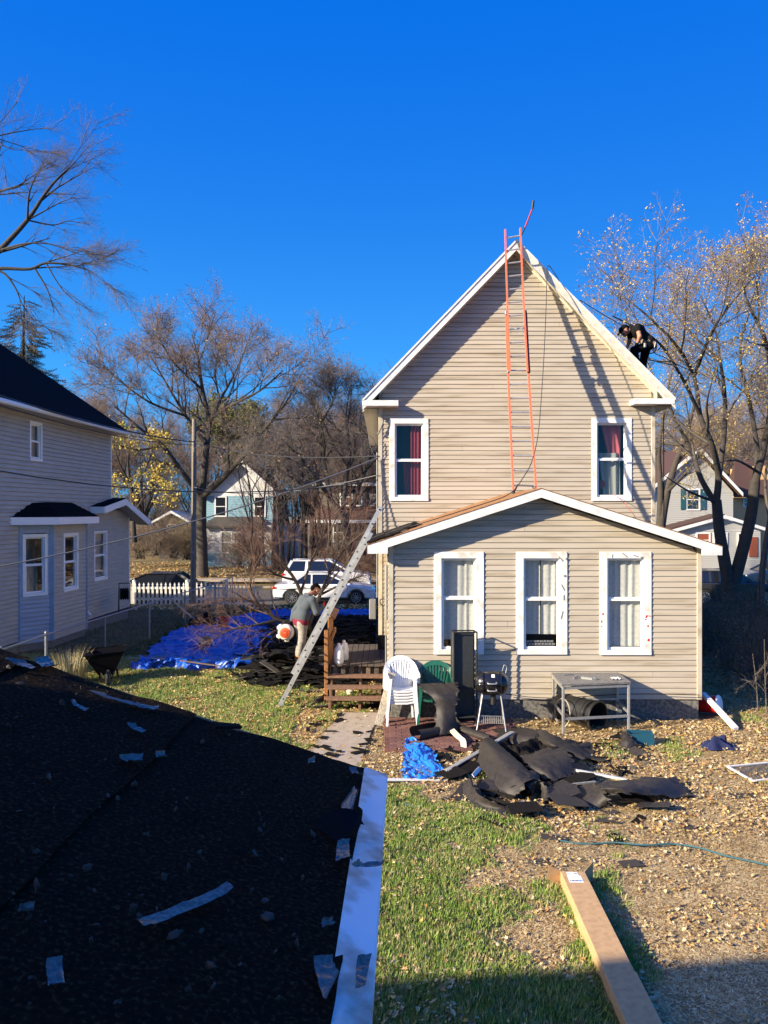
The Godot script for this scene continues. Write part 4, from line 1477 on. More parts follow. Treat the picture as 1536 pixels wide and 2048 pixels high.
func far_window(p: Node, x0: float, x1: float, y0: float, y1: float, z: float, cm: Material = null) -> void:
	var s := M.new()
	var f := 0.1
	s.bx(x0 - f, x0, y0 - f, y1 + f, z, z + 0.07)
	s.bx(x1, x1 + f, y0 - f, y1 + f, z, z + 0.07)
	s.bx(x0, x1, y1, y1 + f, z, z + 0.068)
	s.bx(x0, x1, y0 - f, y0, z, z + 0.072)
	s.bx(x0, x1, (y0 + y1) / 2 - 0.03, (y0 + y1) / 2 + 0.03, z, z + 0.06)
	var w := obj("window", s, MT.white_wall, p)
	s = M.new()
	s.bx(x0, x1, y0, y1, z + 0.02, z + 0.035)
	obj("pane", s, cm if cm else MT.glass_dark, w)

func build_far_houses() -> void:
	# pale blue and white house across the street, gable towards us
	var z := 58.0
	var t := thing("teal_house", "pale teal and white gabled house across the street behind large tree", "house", Vector3(0, 0, -z))
	var x0 := X(413, z)
	var x1 := X(546, z)
	var gy := -0.4
	var s := M.new()
	clap(s, x0, x1, Y(1040, z), Y(992, z), 0)
	clap(s, x0, x1, gy, Y(1105, z), 0.9)
	s.bx(x0 + 0.02, x1 - 0.02, gy, Y(990, z), -9, -0.02)
	obj("wall", s, MT.teal_wall, t)
	s = M.new()
	s.bx(x0 - 0.02, x1, Y(1105, z), Y(1050, z), -0.1, 0.9)
	s.prism(PackedVector2Array([Vector2(x0, Y(992, z)), Vector2(x1, Y(992, z)), Vector2(x1, Y(985, z)), Vector2(X(484, z), Y(928, z)), Vector2(x0, Y(985, z))]), -0.05, 0.03)
	s.bx(x1 - 0.02, x1 + 2.0, gy, Y(1050, z), -9, -2.5)
	obj("white_wall", s, MT.white_wall, t)
	s = M.new()
	for sd in 2:
		var e: float = X(404, z) if sd == 0 else X(562, z)
		var d := Vector3(0, -0.25, 0)
		var p0 := Vector3(e, Y(990, z), 0.35)
		var p1 := Vector3(X(484, z), Y(920, z), 0.35)
		var q := Vector3(0, 0, -10)
		s.hexa([p0 + d, p1 + d, p1 + d + q, p0 + d + q, p0, p1, p1 + q, p0 + q] if sd == 0 else [p1 + d, p0 + d, p0 + d + q, p1 + d + q, p1, p0, p0 + q, p1 + q])
	obj("roof", s, MT.shingle, t)
	s = M.new()
	s.prism(PackedVector2Array([Vector2(X(404, z), Y(990, z)), Vector2(X(484, z), Y(920, z)), Vector2(X(562, z), Y(990, z)), Vector2(X(562, z), Y(997, z)), Vector2(X(484, z), Y(929, z)), Vector2(X(404, z), Y(997, z))]), 0.36, 0.42)
	obj("rake_board", s, MT.white_wall, t)
	s = M.new()
	var pr := [Vector3(x0 - 0.2, Y(1052, z), 1.25), Vector3(X(536, z), Y(1052, z), 1.25), Vector3(X(520, z), Y(1032, z), 0.0), Vector3(x0 + 0.6, Y(1034, z), 0.0)]
	var dd := Vector3(0, -0.12, 0)
	s.hexa([pr[0] + dd, pr[1] + dd, pr[2] + dd, pr[3] + dd, pr[0], pr[1], pr[2], pr[3]])
	obj("porch_roof", s, MT.shingle_back, t)
	for w in [[432, 451, 1031, 995], [510, 529, 1031, 995]]: far_window(t, X(w[0], z), X(w[1], z), Y(w[2], z), Y(w[3], z), 0.0)
	for w in [[449, 467, 1103, 1064], [474, 488, 1103, 1066]]: far_window(t, X(w[0], z), X(w[1], z), Y(w[2], z), Y(w[3], z), 0.9, MT.lace)
	s = M.new()
	s.bx(X(511, z), X(524, z), gy, Y(1075, z), 0.9, 0.95)
	obj("door", s, MT.glass_dark, t)
	# dark house with a porch
	z = 60.0
	t = thing("porch_house", "brown two-storey house with long front porch, half hidden behind bare trees", "house", Vector3(0, 0, -z))
	x0 = X(632, z); x1 = X(800, z)
	s = M.new()
	clap(s, x0, x1, Y(1030, z), Y(965, z), 0)
	s.bx(x0 + 0.02, x1, gy, Y(966, z), -8, -0.02)
	obj("wall", s, MT.brown_wall, t)
	s = M.new()
	s.hexa([Vector3(x0 - 0.5, Y(967, z), 0.6), Vector3(x1, Y(967, z), 0.6), Vector3(x1, Y(920, z), -4), Vector3(x0 + 1.2, Y(920, z), -4), Vector3(x0 - 0.5, Y(963, z), 0.6), Vector3(x1, Y(963, z), 0.6), Vector3(x1, Y(914, z), -4), Vector3(x0 + 1.2, Y(914, z), -4)])
	s.hexa([Vector3(x0 - 0.6, Y(1040, z), 2.4), Vector3(x1, Y(1040, z), 2.4), Vector3(x1, Y(1018, z), 0), Vector3(x0 + 0.4, Y(1018, z), 0), Vector3(x0 - 0.6, Y(1036, z), 2.4), Vector3(x1, Y(1036, z), 2.4), Vector3(x1, Y(1012, z), 0), Vector3(x0 + 0.4, Y(1012, z), 0)])
	obj("roof", s, MT.red_roof, t)
	s = M.new()
	s.bx(x0 - 0.5, x1, Y(972, z), Y(966, z), 0.6, 0.68)
	s.bx(x0 - 0.6, x1, Y(1045, z), Y(1039, z), 2.4, 2.5)
	obj("gutter", s, MT.white_wall, t)
	far_window(t, X(682, z), X(701, z), Y(1010, z), Y(978, z), 0)
	far_window(t, X(705, z), X(722, z), Y(1010, z), Y(978, z), 0)
	far_window(t, X(668, z), X(686, z), Y(1082, z), Y(1048, z), 0)
	far_window(t, X(700, z), X(728, z), Y(1082, z), Y(1048, z), 0)
	for k in 4:
		s = M.new()
		s.cbox(Vector3(x0 - 0.3 + k * 2.1, (gy + Y(1042, z)) / 2, 2.3), Vector3(0.2, Y(1042, z) - gy, 0.2), 0.02)
		obj("porch_post", s, MT.brown_wall, t)
	for k in 30:
		s = M.new()
		s.bx(x0 + k * 0.2, x0 + k * 0.2 + 0.08, 0.0, 0.95, 2.28, 2.33)
		obj("baluster", s, MT.osb_edge, t)
	s = M.new()
	s.bx(x0, x0 + 6.0, 0.95, 1.05, 2.24, 2.36)
	obj("rail", s, MT.osb_edge, t)
	# low brown house seen under the yellow tree
	z = 66.0
	t = thing("brown_bungalow", "low brown house with white gable trim behind the yellow-leaved tree", "house", Vector3(0, 0, -z))
	x0 = X(318, z); x1 = X(372, z)
	s = M.new()
	clap(s, x0, x1, -0.4, Y(1040, z), 0)
	MT.bungalow = mat(lin(0.07, 0.055, 0.045), 0.9)
	s.prism(PackedVector2Array([Vector2(x0, Y(1040, z)), Vector2(x1, Y(1040, z)), Vector2((x0 + x1) / 2, Y(1024, z))]), -0.1, 0)
	s.bx(x0, x1, -0.4, Y(1040, z), -7, -0.05)
	obj("wall", s, MT.bungalow, t)
	s = M.new()
	s.prism(PackedVector2Array([Vector2(x0 - 0.5, Y(1043, z)), Vector2((x0 + x1) / 2, Y(1021, z)), Vector2(x1 + 0.5, Y(1043, z)), Vector2(x1 + 0.5, Y(1047, z)), Vector2((x0 + x1) / 2, Y(1026, z)), Vector2(x0 - 0.5, Y(1047, z))]), -7, 0.5)
	obj("roof", s, MT.white_wall, t)
	far_window(t, X(336, z), X(350, z), Y(1065, z), Y(1050, z), 0)
	# grey house with dark teal shutters on the right
	z = 54.0
	t = thing("shutter_house", "grey clapboard house with dark teal shutters and enclosed porch, right", "house", Vector3(0, 0, -z))
	x0 = X(1300, z); x1 = X(1466, z)
	s = M.new()
	clap(s, x0, x1, -0.5, Y(985, z), 0)
	s.prism(PackedVector2Array([Vector2(x0, Y(985, z)), Vector2(x1, Y(985, z)), Vector2(X(1395, z), Y(905, z))]), -0.05, 0.02)
	s.bx(x0, x1, -0.5, Y(985, z), -9, -0.05)
	clap(s, X(1322, z), X(1490, z), -0.5, Y(1058, z), 2.2)
	s.prism(PackedVector2Array([Vector2(X(1322, z), Y(1058, z)), Vector2(X(1490, z), Y(1058, z)), Vector2(X(1418, z), Y(1036, z))]), 0, 2.2)
	s.bx(X(1322, z), X(1490, z), -0.5, Y(1058, z), 0.02, 2.18)
	obj("wall", s, MT.grey_wall, t)
	s = M.new()
	s.prism(PackedVector2Array([Vector2(x0 - 0.5, Y(990, z)), Vector2(X(1395, z), Y(898, z)), Vector2(x1 + 0.5, Y(990, z)), Vector2(x1 + 0.5, Y(984, z)), Vector2(X(1395, z), Y(890, z)), Vector2(x0 - 0.5, Y(984, z))]), -9.3, 0.4)
	s.prism(PackedVector2Array([Vector2(X(1316, z), Y(1062, z)), Vector2(X(1418, z), Y(1034, z)), Vector2(X(1418, z), Y(1028, z)), Vector2(X(1316, z), Y(1054, z))]), 0.03, 2.5)
	obj("roof", s, MT.red_roof, t)
	s = M.new()
	s.prism(PackedVector2Array([Vector2(x0 - 0.5, Y(993, z)), Vector2(X(1395, z), Y(902, z)), Vector2(x1 + 0.5, Y(993, z)), Vector2(x1 + 0.5, Y(986, z)), Vector2(X(1395, z), Y(894, z)), Vector2(x0 - 0.5, Y(986, z))]), 0.41, 0.47)
	s.prism(PackedVector2Array([Vector2(X(1316, z), Y(1064, z)), Vector2(X(1418, z), Y(1036, z)), Vector2(X(1496, z), Y(1060, z)), Vector2(X(1496, z), Y(1054, z)), Vector2(X(1418, z), Y(1030, z)), Vector2(X(1316, z), Y(1058, z))]), 2.51, 2.57)
	obj("rake_board", s, MT.white_wall, t)
	far_window(t, X(1374, z), X(1397, z), Y(1018, z), Y(980, z), 0)
	for q in [[1361, 1372], [1400, 1411]]:
		s = M.new()
		s.bx(X(q[0], z), X(q[1], z), Y(1019, z), Y(978, z), 0.03, 0.08)
		obj("shutter", s, MT.shutter, t)
	for q in [[1369, 1391], [1402, 1424], [1448, 1462]]: far_window(t, X(q[0], z), X(q[1], z), Y(1090, z), Y(1066, z), 2.2, MT.red_door if q[0] == 1369 else null)
	s = M.new()
	s.bx(X(1468, z), X(1484, z), Y(1110, z), Y(1072, z), 2.2, 2.27)
	obj("door", s, MT.red_door, t)
	# orange-tan house, far right
	z = 60.0
	t = thing("tan_house", "orange-tan house with rust-red roof at the right edge", "house", Vector3(0, 0, -z))
	s = M.new()
	s.bx(X(1465, z), X(1600, z), -0.5, Y(995, z), -6, 0)
	s.bx(X(1530, z), X(1600, z), Y(995, z), Y(930, z), -6, -1)
	obj("wall", s, MT.tan_wall, t)
	s = M.new()
	s.hexa([Vector3(X(1462, z), Y(995, z), 0.5), Vector3(X(1600, z), Y(995, z), 0.5), Vector3(X(1600, z), Y(965, z), -3), Vector3(X(1490, z), Y(965, z), -3), Vector3(X(1462, z), Y(990, z), 0.5), Vector3(X(1600, z), Y(990, z), 0.5), Vector3(X(1600, z), Y(915, z), -3), Vector3(X(1505, z), Y(915, z), -3)])
	obj("roof", s, MT.red_roof, t)
	far_window(t, X(1488, z), X(1500, z), Y(1012, z), Y(998, z), 0)
	# another roof between the right-hand trunks and the tan house's corner
	z = 72.0
	t = thing("rust_roof_house", "house with rust-coloured roof glimpsed beside the right house corner", "house", Vector3(0, 0, -z))
	s = M.new()
	s.bx(X(1290, z), X(1368, z), -0.5, Y(945, z), -7, 0)
	obj("wall", s, MT.tan_wall, t)
	s = M.new()
	s.prism(PackedVector2Array([Vector2(X(1282, z), Y(950, z)), Vector2(X(1325, z), Y(900, z)), Vector2(X(1378, z), Y(950, z))]), -7, 0.5)
	obj("roof", s, MT.red_roof, t)

# ---------------------------------------------------------------- trees
func pl(z: float, a: Array) -> Array:     # polyline from [column, row, depth offset] triples
	var o := []
	for q in a: o.append(at(q[0], q[1], z + (q[2] if q.size() > 2 else 0.0)))
	return o

func build_trees() -> void:
	var pale := [Color(0.42, 0.32, 0.13), Color(0.46, 0.36, 0.17), Color(0.36, 0.23, 0.08), Color(0.46, 0.33, 0.05), Color(0.26, 0.13, 0.06), Color(0.48, 0.37, 0.10)]
	var yellow := [Color(0.58, 0.42, 0.05), Color(0.62, 0.48, 0.10), Color(0.45, 0.33, 0.05), Color(0.30, 0.28, 0.05)]
	var rust := [Color(0.33, 0.14, 0.06), Color(0.40, 0.20, 0.08), Color(0.24, 0.11, 0.06), Color(0.38, 0.26, 0.10)]
	var fineA := [make_spray(1, 7, 1, 0.0105, 0.10, 0.0, 5, 0.08), make_spray(2, 6, 2, 0.0105, 0.12, 0.0, 5, 0.08)]
	var droopA := [make_spray(3, 8, 2, 0.0062, 0.07, 0.03, 0, 0.05), make_spray(4, 7, 2, 0.0062, 0.08, 0.05, 0, 0.05)]
	var leafy := [make_spray(5, 7, 1, 0.0070, 0.12, 0.0, 17, 0.068), make_spray(6, 7, 1, 0.0070, 0.14, 0.0, 15, 0.068)]
	var dense := [make_spray(7, 9, 2, 0.0060, 0.2, 0.0, 46, 0.11), make_spray(8, 9, 2, 0.0060, 0.2, 0.0, 40, 0.11)]
	var z := 48.0
	# the big tree left of centre
	tree("bare_tree", "large spreading bare tree with thick forked trunk behind the utility pole", "tree", [
		[pl(z, [[405, 1162], [404, 1100], [402, 1040], [404, 985]]), 0.36, 0.30],
		[pl(z, [[403, 992], [366, 947, -1], [325, 891, -2], [280, 857, -3], [232, 814, -3]]), 0.20, 0.04],
		[pl(z, [[406, 992], [440, 962, -1], [480, 920, -2], [522, 867, -2], [572, 805, -1], [604, 746, 0]]), 0.22, 0.03],
		[pl(z, [[404, 988], [412, 905], [418, 844, 1], [405, 779, 1], [396, 719, 1], [384, 669, 1]]), 0.24, 0.03],
		[pl(z, [[416, 857, 1], [440, 801, 2], [470, 746, 3], [494, 689, 3]]), 0.13, 0.03],
		[pl(z, [[411, 887], [372, 832, 1], [332, 766, 2], [300, 709, 3]]), 0.14, 0.03],
		[pl(z, [[418, 841, 1], [456, 814, -2], [520, 781, -3], [566, 741, -4]]), 0.12, 0.03],
		[pl(z, [[372, 832, 1], [300, 805, -1], [240, 762, -2], [205, 732, -2]]), 0.09, 0.02],
		[pl(z, [[405, 779, 1], [350, 728, -2], [318, 676, -3]]), 0.09, 0.02],
		[pl(z, [[440, 801, 2], [430, 745, 4], [440, 685, 5]]), 0.08, 0.02],
		[pl(z, [[325, 891, -2], [270, 900, -3], [225, 882, -4], [195, 857, -4]]), 0.08, 0.02],
	], {"n": [9, 9, 8, 4], "levels": 3, "rmin": 0.013, "ratio": 0.42, "wob": 0.20, "up": 0.05, "ang": 0.8, "spray": 0.95, "long": 3.0, "leaf": {"pal": rust, "keep": func(_p): return 0.35}}, MT.bark, MT.twig, fineA)
	# darker trees between the teal house and the house corner
	z = 46.0
	tree("bare_tree", "dark leaning bare tree with many crooked limbs beside the house's left corner", "tree", [
		[pl(z, [[704, 1150], [702, 1105], [692, 1055], [685, 1030]]), 0.27, 0.22],
		[pl(z, [[686, 1036], [662, 1000], [636, 962, -1], [604, 920, -2], [566, 882, -3], [540, 857, -3]]), 0.20, 0.03],
		[pl(z, [[690, 1050], [714, 985, 1], [735, 925, 1], [746, 857, 2], [755, 805, 2]]), 0.17, 0.03],
		[pl(z, [[685, 1030], [692, 965, 2], [700, 900, 2], [692, 831, 3], [702, 766, 3]]), 0.16, 0.03],
		[pl(z, [[662, 1000], [648, 920, 1], [640, 848, 2], [620, 788, 2]]), 0.14, 0.03],
		[pl(z, [[735, 925, 1], [765, 882, 2], [800, 831, 3]]), 0.10, 0.03],
		[pl(z, [[636, 962, -1], [600, 965, -3], [560, 940, -4], [530, 925, -5]]), 0.09, 0.02],
		[pl(z, [[640, 848, 2], [665, 805, 0], [672, 762, 0]]), 0.08, 0.02],
	], {"n": [9, 9, 8, 4], "levels": 3, "rmin": 0.013, "ratio": 0.42, "wob": 0.26, "up": 0.03, "ang": 0.9, "spray": 0.95, "long": 3.0, "leaf": {"pal": rust, "keep": func(_p): return 0.12}}, MT.bark_dark, MT.twig_dark, fineA)
	# pale leafy tree at the right
	z = 31.0
	var kp := func(p: Vector3) -> float: return 0.95 if p.y < 9.5 else 0.75
	var right_o := {"n": [9, 8, 6, 3], "levels": 3, "rmin": 0.009, "ratio": 0.38, "wob": 0.2, "up": 0.03, "ang": 0.8, "kid_up": 0.05, "tip_up": 0.15, "spray": 1.0, "long": 2.4, "bare": 5, "bough_mat": MT.bark_pale, "leaf": {"pal": pale, "keep": kp}}
	tree("pale_leafed_tree", "tall fork-trunked tree with sparse pale yellow leaves right of the house", "tree", [
		[pl(z, [[1463, 1230], [1462, 1190], [1460, 1155]]), 0.37, 0.34],
		[pl(z, [[1457, 1165], [1446, 1105], [1438, 1055], [1433, 1000]]), 0.25, 0.19],
		[pl(z, [[1468, 1165], [1488, 1090], [1503, 1025], [1510, 962]]), 0.25, 0.20],
		[pl(z, [[1433, 1004], [1382, 985, -1], [1330, 952, -2]]), 0.07, 0.015],
		[pl(z, [[1510, 940], [1470, 920, -2], [1425, 930, -3]]), 0.06, 0.015],
		[pl(z, [[1434, 1012], [1402, 957], [1385, 905, 1], [1352, 842, 1], [1318, 776, 2], [1290, 712, 2]]), 0.13, 0.02],
		[pl(z, [[1433, 1002], [1437, 950], [1424, 890, -1], [1400, 830, -1], [1388, 752, -1], [1350, 688, -2], [1295, 632, -2], [1250, 596, -2]]), 0.15, 0.02],
		[pl(z, [[1437, 952], [1447, 880, 1], [1450, 800, 2], [1440, 720, 2], [1428, 652, 2], [1400, 592, 2]]), 0.13, 0.02],
		[pl(z, [[1510, 966], [1530, 882], [1546, 784, -1], [1530, 680, -2], [1500, 616, -2], [1482, 560, -2]]), 0.16, 0.02],
		[pl(z, [[1510, 964], [1514, 900, 1], [1498, 800, 2], [1480, 720, 2], [1490, 652, 3], [1525, 568, 3]]), 0.13, 0.02],
		[pl(z, [[1530, 882], [1580, 792, 1], [1620, 696, 1], [1610, 584, 1]]), 0.12, 0.02],
		[pl(z, [[1400, 830, -1], [1362, 752, -2], [1312, 680, -3], [1225, 632, -4]]), 0.08, 0.02],
		[pl(z, [[1388, 752, -1], [1420, 672, -3], [1455, 616, -3], [1510, 552, -3]]), 0.08, 0.02],
		[pl(z, [[1440, 720, 2], [1380, 664, 3], [1335, 608, 4]]), 0.07, 0.02],
	], right_o, MT.bark_dark, MT.twig_pale, leafy)
	z = 33.0
	tree("pale_leafed_tree", "slim pale-leafed tree at the right edge beside the fence post", "tree", [
		[pl(z, [[1521, 1222], [1524, 1150], [1530, 1100], [1540, 1040], [1560, 960]]), 0.15, 0.10],
		[pl(z, [[1540, 1040], [1530, 960, 1], [1545, 860, 1], [1535, 740, 2]]), 0.08, 0.02],
		[pl(z, [[1560, 960], [1580, 850], [1570, 700, -1], [1600, 560, -1]]), 0.08, 0.02],
	], {"n": [8, 8, 6, 4], "levels": 3, "ratio": 0.42, "wob": 0.18, "up": 0.06, "ang": 0.62, "spray": 1.0, "long": 3.0, "bare": 1, "leaf": {"pal": pale}}, MT.bark_pale, MT.twig_pale, leafy)
	z = 42.0
	tree("yellow_tree", "leaning grey-barked tree with yellow leaves behind the house's right corner", "tree", [
		[pl(z, [[1316, 1110], [1322, 1050], [1334, 985], [1350, 930], [1372, 870], [1392, 800]]), 0.30, 0.06],
		[pl(z, [[1318, 1080], [1321, 980], [1318, 900], [1332, 800], [1350, 720]]), 0.20, 0.03],
		[pl(z, [[1350, 930], [1390, 880, 1], [1430, 820, 2]]), 0.12, 0.03],
		[pl(z, [[1334, 985], [1372, 945, -2], [1410, 900, -3]]), 0.10, 0.03],
	], {"n": [6, 7, 5, 4], "levels": 3, "ratio": 0.45, "wob": 0.2, "up": 0.05, "ang": 0.75, "spray": 1.2, "long": 3.0, "leaf": {"pal": yellow, "keep": func(_p): return 0.35}}, MT.bark, MT.twig, leafy)
	# small yellow-leaved tree beyond the grey house
	z = 40.0
	tree("yellow_tree", "small yellow-leaved tree beside the grey house's far corner", "tree", [
		[pl(z, [[268, 1085], [265, 1000], [256, 930], [262, 880]]), 0.13, 0.05],
		[pl(z, [[264, 1000], [290, 940, 1], [310, 890, 1]]), 0.06, 0.02],
		[pl(z, [[262, 970], [236, 920, -1], [226, 880, -1]]), 0.06, 0.02],
		[pl(z, [[265, 1030], [292, 990, -1], [312, 985, -1]]), 0.05, 0.02],
		[pl(z, [[265, 1040], [240, 1010, 1], [228, 1000, 1]]), 0.05, 0.02],
	], {"n": [5, 6, 5, 4], "levels": 2, "ratio": 0.5, "wob": 0.2, "up": 0.0, "ang": 0.8, "spray": 0.9, "long": 2.0, "leaf": {"pal": yellow, "keep": func(_p): return 0.8}}, MT.bark_dark, MT.twig_dark, dense)
	# tree overhanging from the left
	z = 30.0
	tree("overhanging_tree", "tall bare tree whose drooping branches reach in over the grey house", "tree", [
		[pl(z, [[-260, 1180], [-240, 950], [-190, 760], [-130, 640]]), 0.45, 0.30],
		[pl(z, [[-130, 640], [-60, 560], [0, 500], [55, 440], [92, 385], [122, 350], [140, 335]]), 0.15, 0.012],
		[pl(z, [[-130, 640], [-60, 545, -1], [0, 537, -1], [60, 538, -1], [92, 526, -1], [140, 530, -1], [175, 540, -1], [195, 550, -1]]), 0.09, 0.010],
		[pl(z, [[-60, 545, 1], [0, 542, 1], [30, 575, 1], [45, 610, 1], [75, 650, 1]]), 0.06, 0.01],
		[pl(z, [[-150, 600], [-60, 420, 1], [0, 383, 1], [40, 372, 1], [55, 350, 1]]), 0.09, 0.012],
		[pl(z, [[-150, 560], [-80, 340, 1], [-20, 275, 1], [5, 290, 1], [25, 300, 1]]), 0.08, 0.012],
		[pl(z, [[0, 500], [50, 487, -1], [100, 488, -1], [135, 500, -1], [165, 510, -1]]), 0.035, 0.01],
		[pl(z, [[55, 440], [105, 450, 1], [135, 442, 1], [160, 446, 1]]), 0.035, 0.01],
		[pl(z, [[92, 526, -1], [115, 565, -1], [135, 590, -1], [155, 605, -1]]), 0.03, 0.01],
		[pl(z, [[70, 538, -1], [95, 580, -1], [108, 625, -1]]), 0.04, 0.01],
		[pl(z, [[0, 383, 1], [-10, 340, 1], [2, 290, 1], [5, 265, 1]]), 0.04, 0.01],
		[pl(z, [[92, 385], [120, 388, 0], [150, 388, 0]]), 0.035, 0.01],
		[pl(z, [[55, 440], [60, 380, -1], [85, 330, -1]]), 0.05, 0.01],
	], {"n": [8, 6, 5, 3], "levels": 3, "rmin": 0.008, "ratio": 0.33, "wob": 0.12, "up": -0.02, "ang": 0.42, "kid_up": -0.02, "tip_up": -0.05, "spray": 0.8, "long": 2.6, "start": 0.3, "bare": 1}, MT.bark_dark, MT.twig_dark, droopA)
	# scrubby saplings before the teal house
	z = 52.0
	for k in 13:
		var px: float = [548, 566, 585, 600, 622, 640, 655, 500, 530, 556, 575, 610, 632][k]
		tree("sapling", ["bare sapling by the teal house's right corner", "bare sapling just right of the teal house", "bare sapling between teal and brown houses", "bare sapling in the middle of the gap between the two far houses", "bare sapling nearer the brown porch house", "bare sapling at the brown house's left end", "bare sapling before the brown house's porch", "leftmost bare sapling, before the teal house porch window", "bare sapling before the teal house door", "thin bare sapling close to the teal house's corner board", "second bare sapling right of the teal house", "bare sapling left of the brown house roof", "bare sapling under the brown house eave"][k], "sapling", [
			[pl(z, [[px, 1140], [px + R(-6, 6), 1060], [px + R(-10, 10), 980], [px + R(-20, 20), 890]]), 0.11, 0.03],
			[pl(z, [[px, 1050], [px + R(-30, 30), 980, R(-1, 1)], [px + R(-40, 40), 920, R(-2, 2)]]), 0.06, 0.02],
		], {"n": [5, 6, 5, 4], "levels": 2, "ratio": 0.4, "wob": 0.2, "up": 0.08, "ang": 0.6, "spray": 1.0, "long": 2.0, "bare": 0}, MT.bark_dark, MT.twig_dark, droopA, "saplings beside the teal house")
	# evergreen behind the grey house roof
	var ev := thing("evergreen_tree", "dark evergreen with ragged drooping boughs behind the grey house roof", "tree", at(45, 1100, 46))
	var s := M.new()
	s.tube([Vector3(0, 0, 0), Vector3(0, 8, 0), Vector3(0.1, 15.2, 0)], [0.3, 0.2, 0.03], 8)
	obj("trunk", s, MT.bark_dark, ev)
	var br := M.new()
	var nd := M.new()
	for k in 26:
		var p := Vector3(0, 0, 0)
		var a := k * 2.4
		var pts := [p]
		var d := Vector3(cos(a), 0.3, sin(a)) * 0.07
		for q in 6:
			p += Vector3(0, 0.035, 0) + Vector3(R(-1, 1), R(-1, 1), R(-1, 1)) * 0.03
			pts.append(p)
		var up := Vector3(0, k * 0.036, 0)
		nd.tri(up, up + d + Vector3(0, 0.02, 0), up + d * 0.6 + Vector3(0, 0.07, 0))
		nd.tri(up, up + d * 0.7 + Vector3(0, -0.03, 0.02), up + d)
	br.tube([Vector3.ZERO, Vector3(0, 1, 0)], [0.012, 0.004], 3, false)
	var xs := []
	var cs := []
	for k in 2600:
		var h := sqrt(R(0.0, 1.0))
		var y := 15.0 - h * 10.0
		var rr := (0.25 + h * 3.6) * R(0.25, 1.0) * (0.75 + 0.35 * sin(y * 2.6))
		var a := R(0, TAU)
		var p := Vector3(cos(a) * rr, y - rr * 0.15, sin(a) * rr)
		var d := Vector3(cos(a), R(-0.5, 0.1), sin(a)).normalized()
		xs.append(Transform3D(frame_from((d + Vector3(R(-.5, .5), R(-.4, .3), R(-.5, .5))).normalized(), R(0, TAU)).scaled(Vector3.ONE * R(0.5, 1.0)), p))
		cs.append([Color(0.05, 0.06, 0.022), Color(0.035, 0.045, 0.018), Color(0.09, 0.08, 0.03), Color(0.12, 0.095, 0.045)][rng.randi() % 4])
	multi("crown", nd.mesh(), xs, cs, MT.conifer, ev)
	multi("branches", br.mesh(), xs, [], MT.twig_dark, ev)
	# the far row of bare trees
	var lim := [[[Vector3.ZERO, Vector3(0.1, 2.4, 0), Vector3(0, 4.5, 0.1)], 0.30, 0.22]]
	for k in 7:
		var a := k * TAU / 7 + 0.3
		lim.append([[Vector3(0, 3.2 + k * 0.25, 0), Vector3(cos(a) * 1.3, 6.0 + k * 0.2, sin(a) * 1.3), Vector3(cos(a) * 2.6, 9.0, sin(a) * 2.6), Vector3(cos(a) * 3.2, 12.0 + (k % 3), sin(a) * 3.2)], 0.15, 0.02])
	var g := "bare trees in the far row across the street"
	var proto := tree("street_tree", "bare brown tree in the far row behind the houses", "tree", lim, {"n": [6, 8, 7, 3], "levels": 3, "rmin": 0.016, "ratio": 0.44, "wob": 0.24, "up": 0.05, "ang": 0.75, "spray": 1.5, "long": 3.0, "leaf": {"pal": rust, "keep": func(_p): return 0.1}}, MT.bark, MT.twig, fineA, g)
	proto.position = Vector3(-31, -0.4, -66)
	proto.scale = Vector3.ONE * 0.95
	var spots := [[-40, 74, 1.0], [-25, 80, 0.9], [-20, 88, 1.1], [-13, 78, 0.85], [-9, 92, 1.15], [-4, 74, 0.9], [-1.5, 84, 1.0], [3, 78, 1.0], [-17, 70, 0.72], [-6, 66, 0.82], [24, 78, 0.95], [30, 72, 0.9], [36, 84, 1.05], [42, 78, 1.1], [20, 92, 1.0], [47, 95, 1.1], [12, 90, 1.0], [-34, 92, 1.1], [-50, 95, 1.2], [27, 98, 1.1], [39, 66, 0.8], [-2.8, 60, 0.72], [-52, 98, 0.55], [-45, 92, 0.5], [-39, 96, 0.55], [-34, 88, 0.5], [-30, 98, 0.55], [-26, 90, 0.5], [-22, 100, 0.55], [-16, 90, 0.5], [-10, 96, 0.55], [-4, 90, 0.5], [26, 90, 0.5], [33, 96, 0.55], [40, 90, 0.5], [48, 96, 0.55]]
	for q in spots:
		var d := dup(proto, Vector3(q[0], -0.4, -q[1]), R(0, TAU))
		if q[2] < 0.6:
			tag(d, "low bare scrub tree in a gap between the far houses", "tree", "scrub trees between the far houses")
			d.name = numbered("scrub_tree")
		d.scale = (Vector3(1, R(0.9, 1.1), 1) if q[2] > 0.6 else Vector3(1.7, R(0.7, 1.0), 1.7)) * q[2]
	# greener tree beyond the teal house
	tree("green_tree", "dull green leafy tree behind the teal house gable", "tree", [
		[pl(74, [[470, 1110], [468, 1000], [465, 920]]), 0.25, 0.15],
		[pl(74, [[465, 960], [440, 900, 1], [430, 850, 1]]), 0.12, 0.03],
		[pl(74, [[466, 950], [492, 900, -1], [505, 860, -1]]), 0.12, 0.03],
		[pl(74, [[465, 930], [466, 880], [470, 840]]), 0.12, 0.03],
	], {"n": [6, 7, 6, 5], "levels": 3, "ratio": 0.5, "wob": 0.2, "up": 0.0, "ang": 0.9, "spray": 1.3, "long": 3.0, "leaf": {"pal": [Color(0.10, 0.13, 0.03), Color(0.16, 0.15, 0.04), Color(0.22, 0.17, 0.05)]}}, MT.bark_dark, MT.twig_dark, dense)
	# the small bare fruit tree behind the man with the blower
	z = 19.4
	var pA := gd(614, 1298)
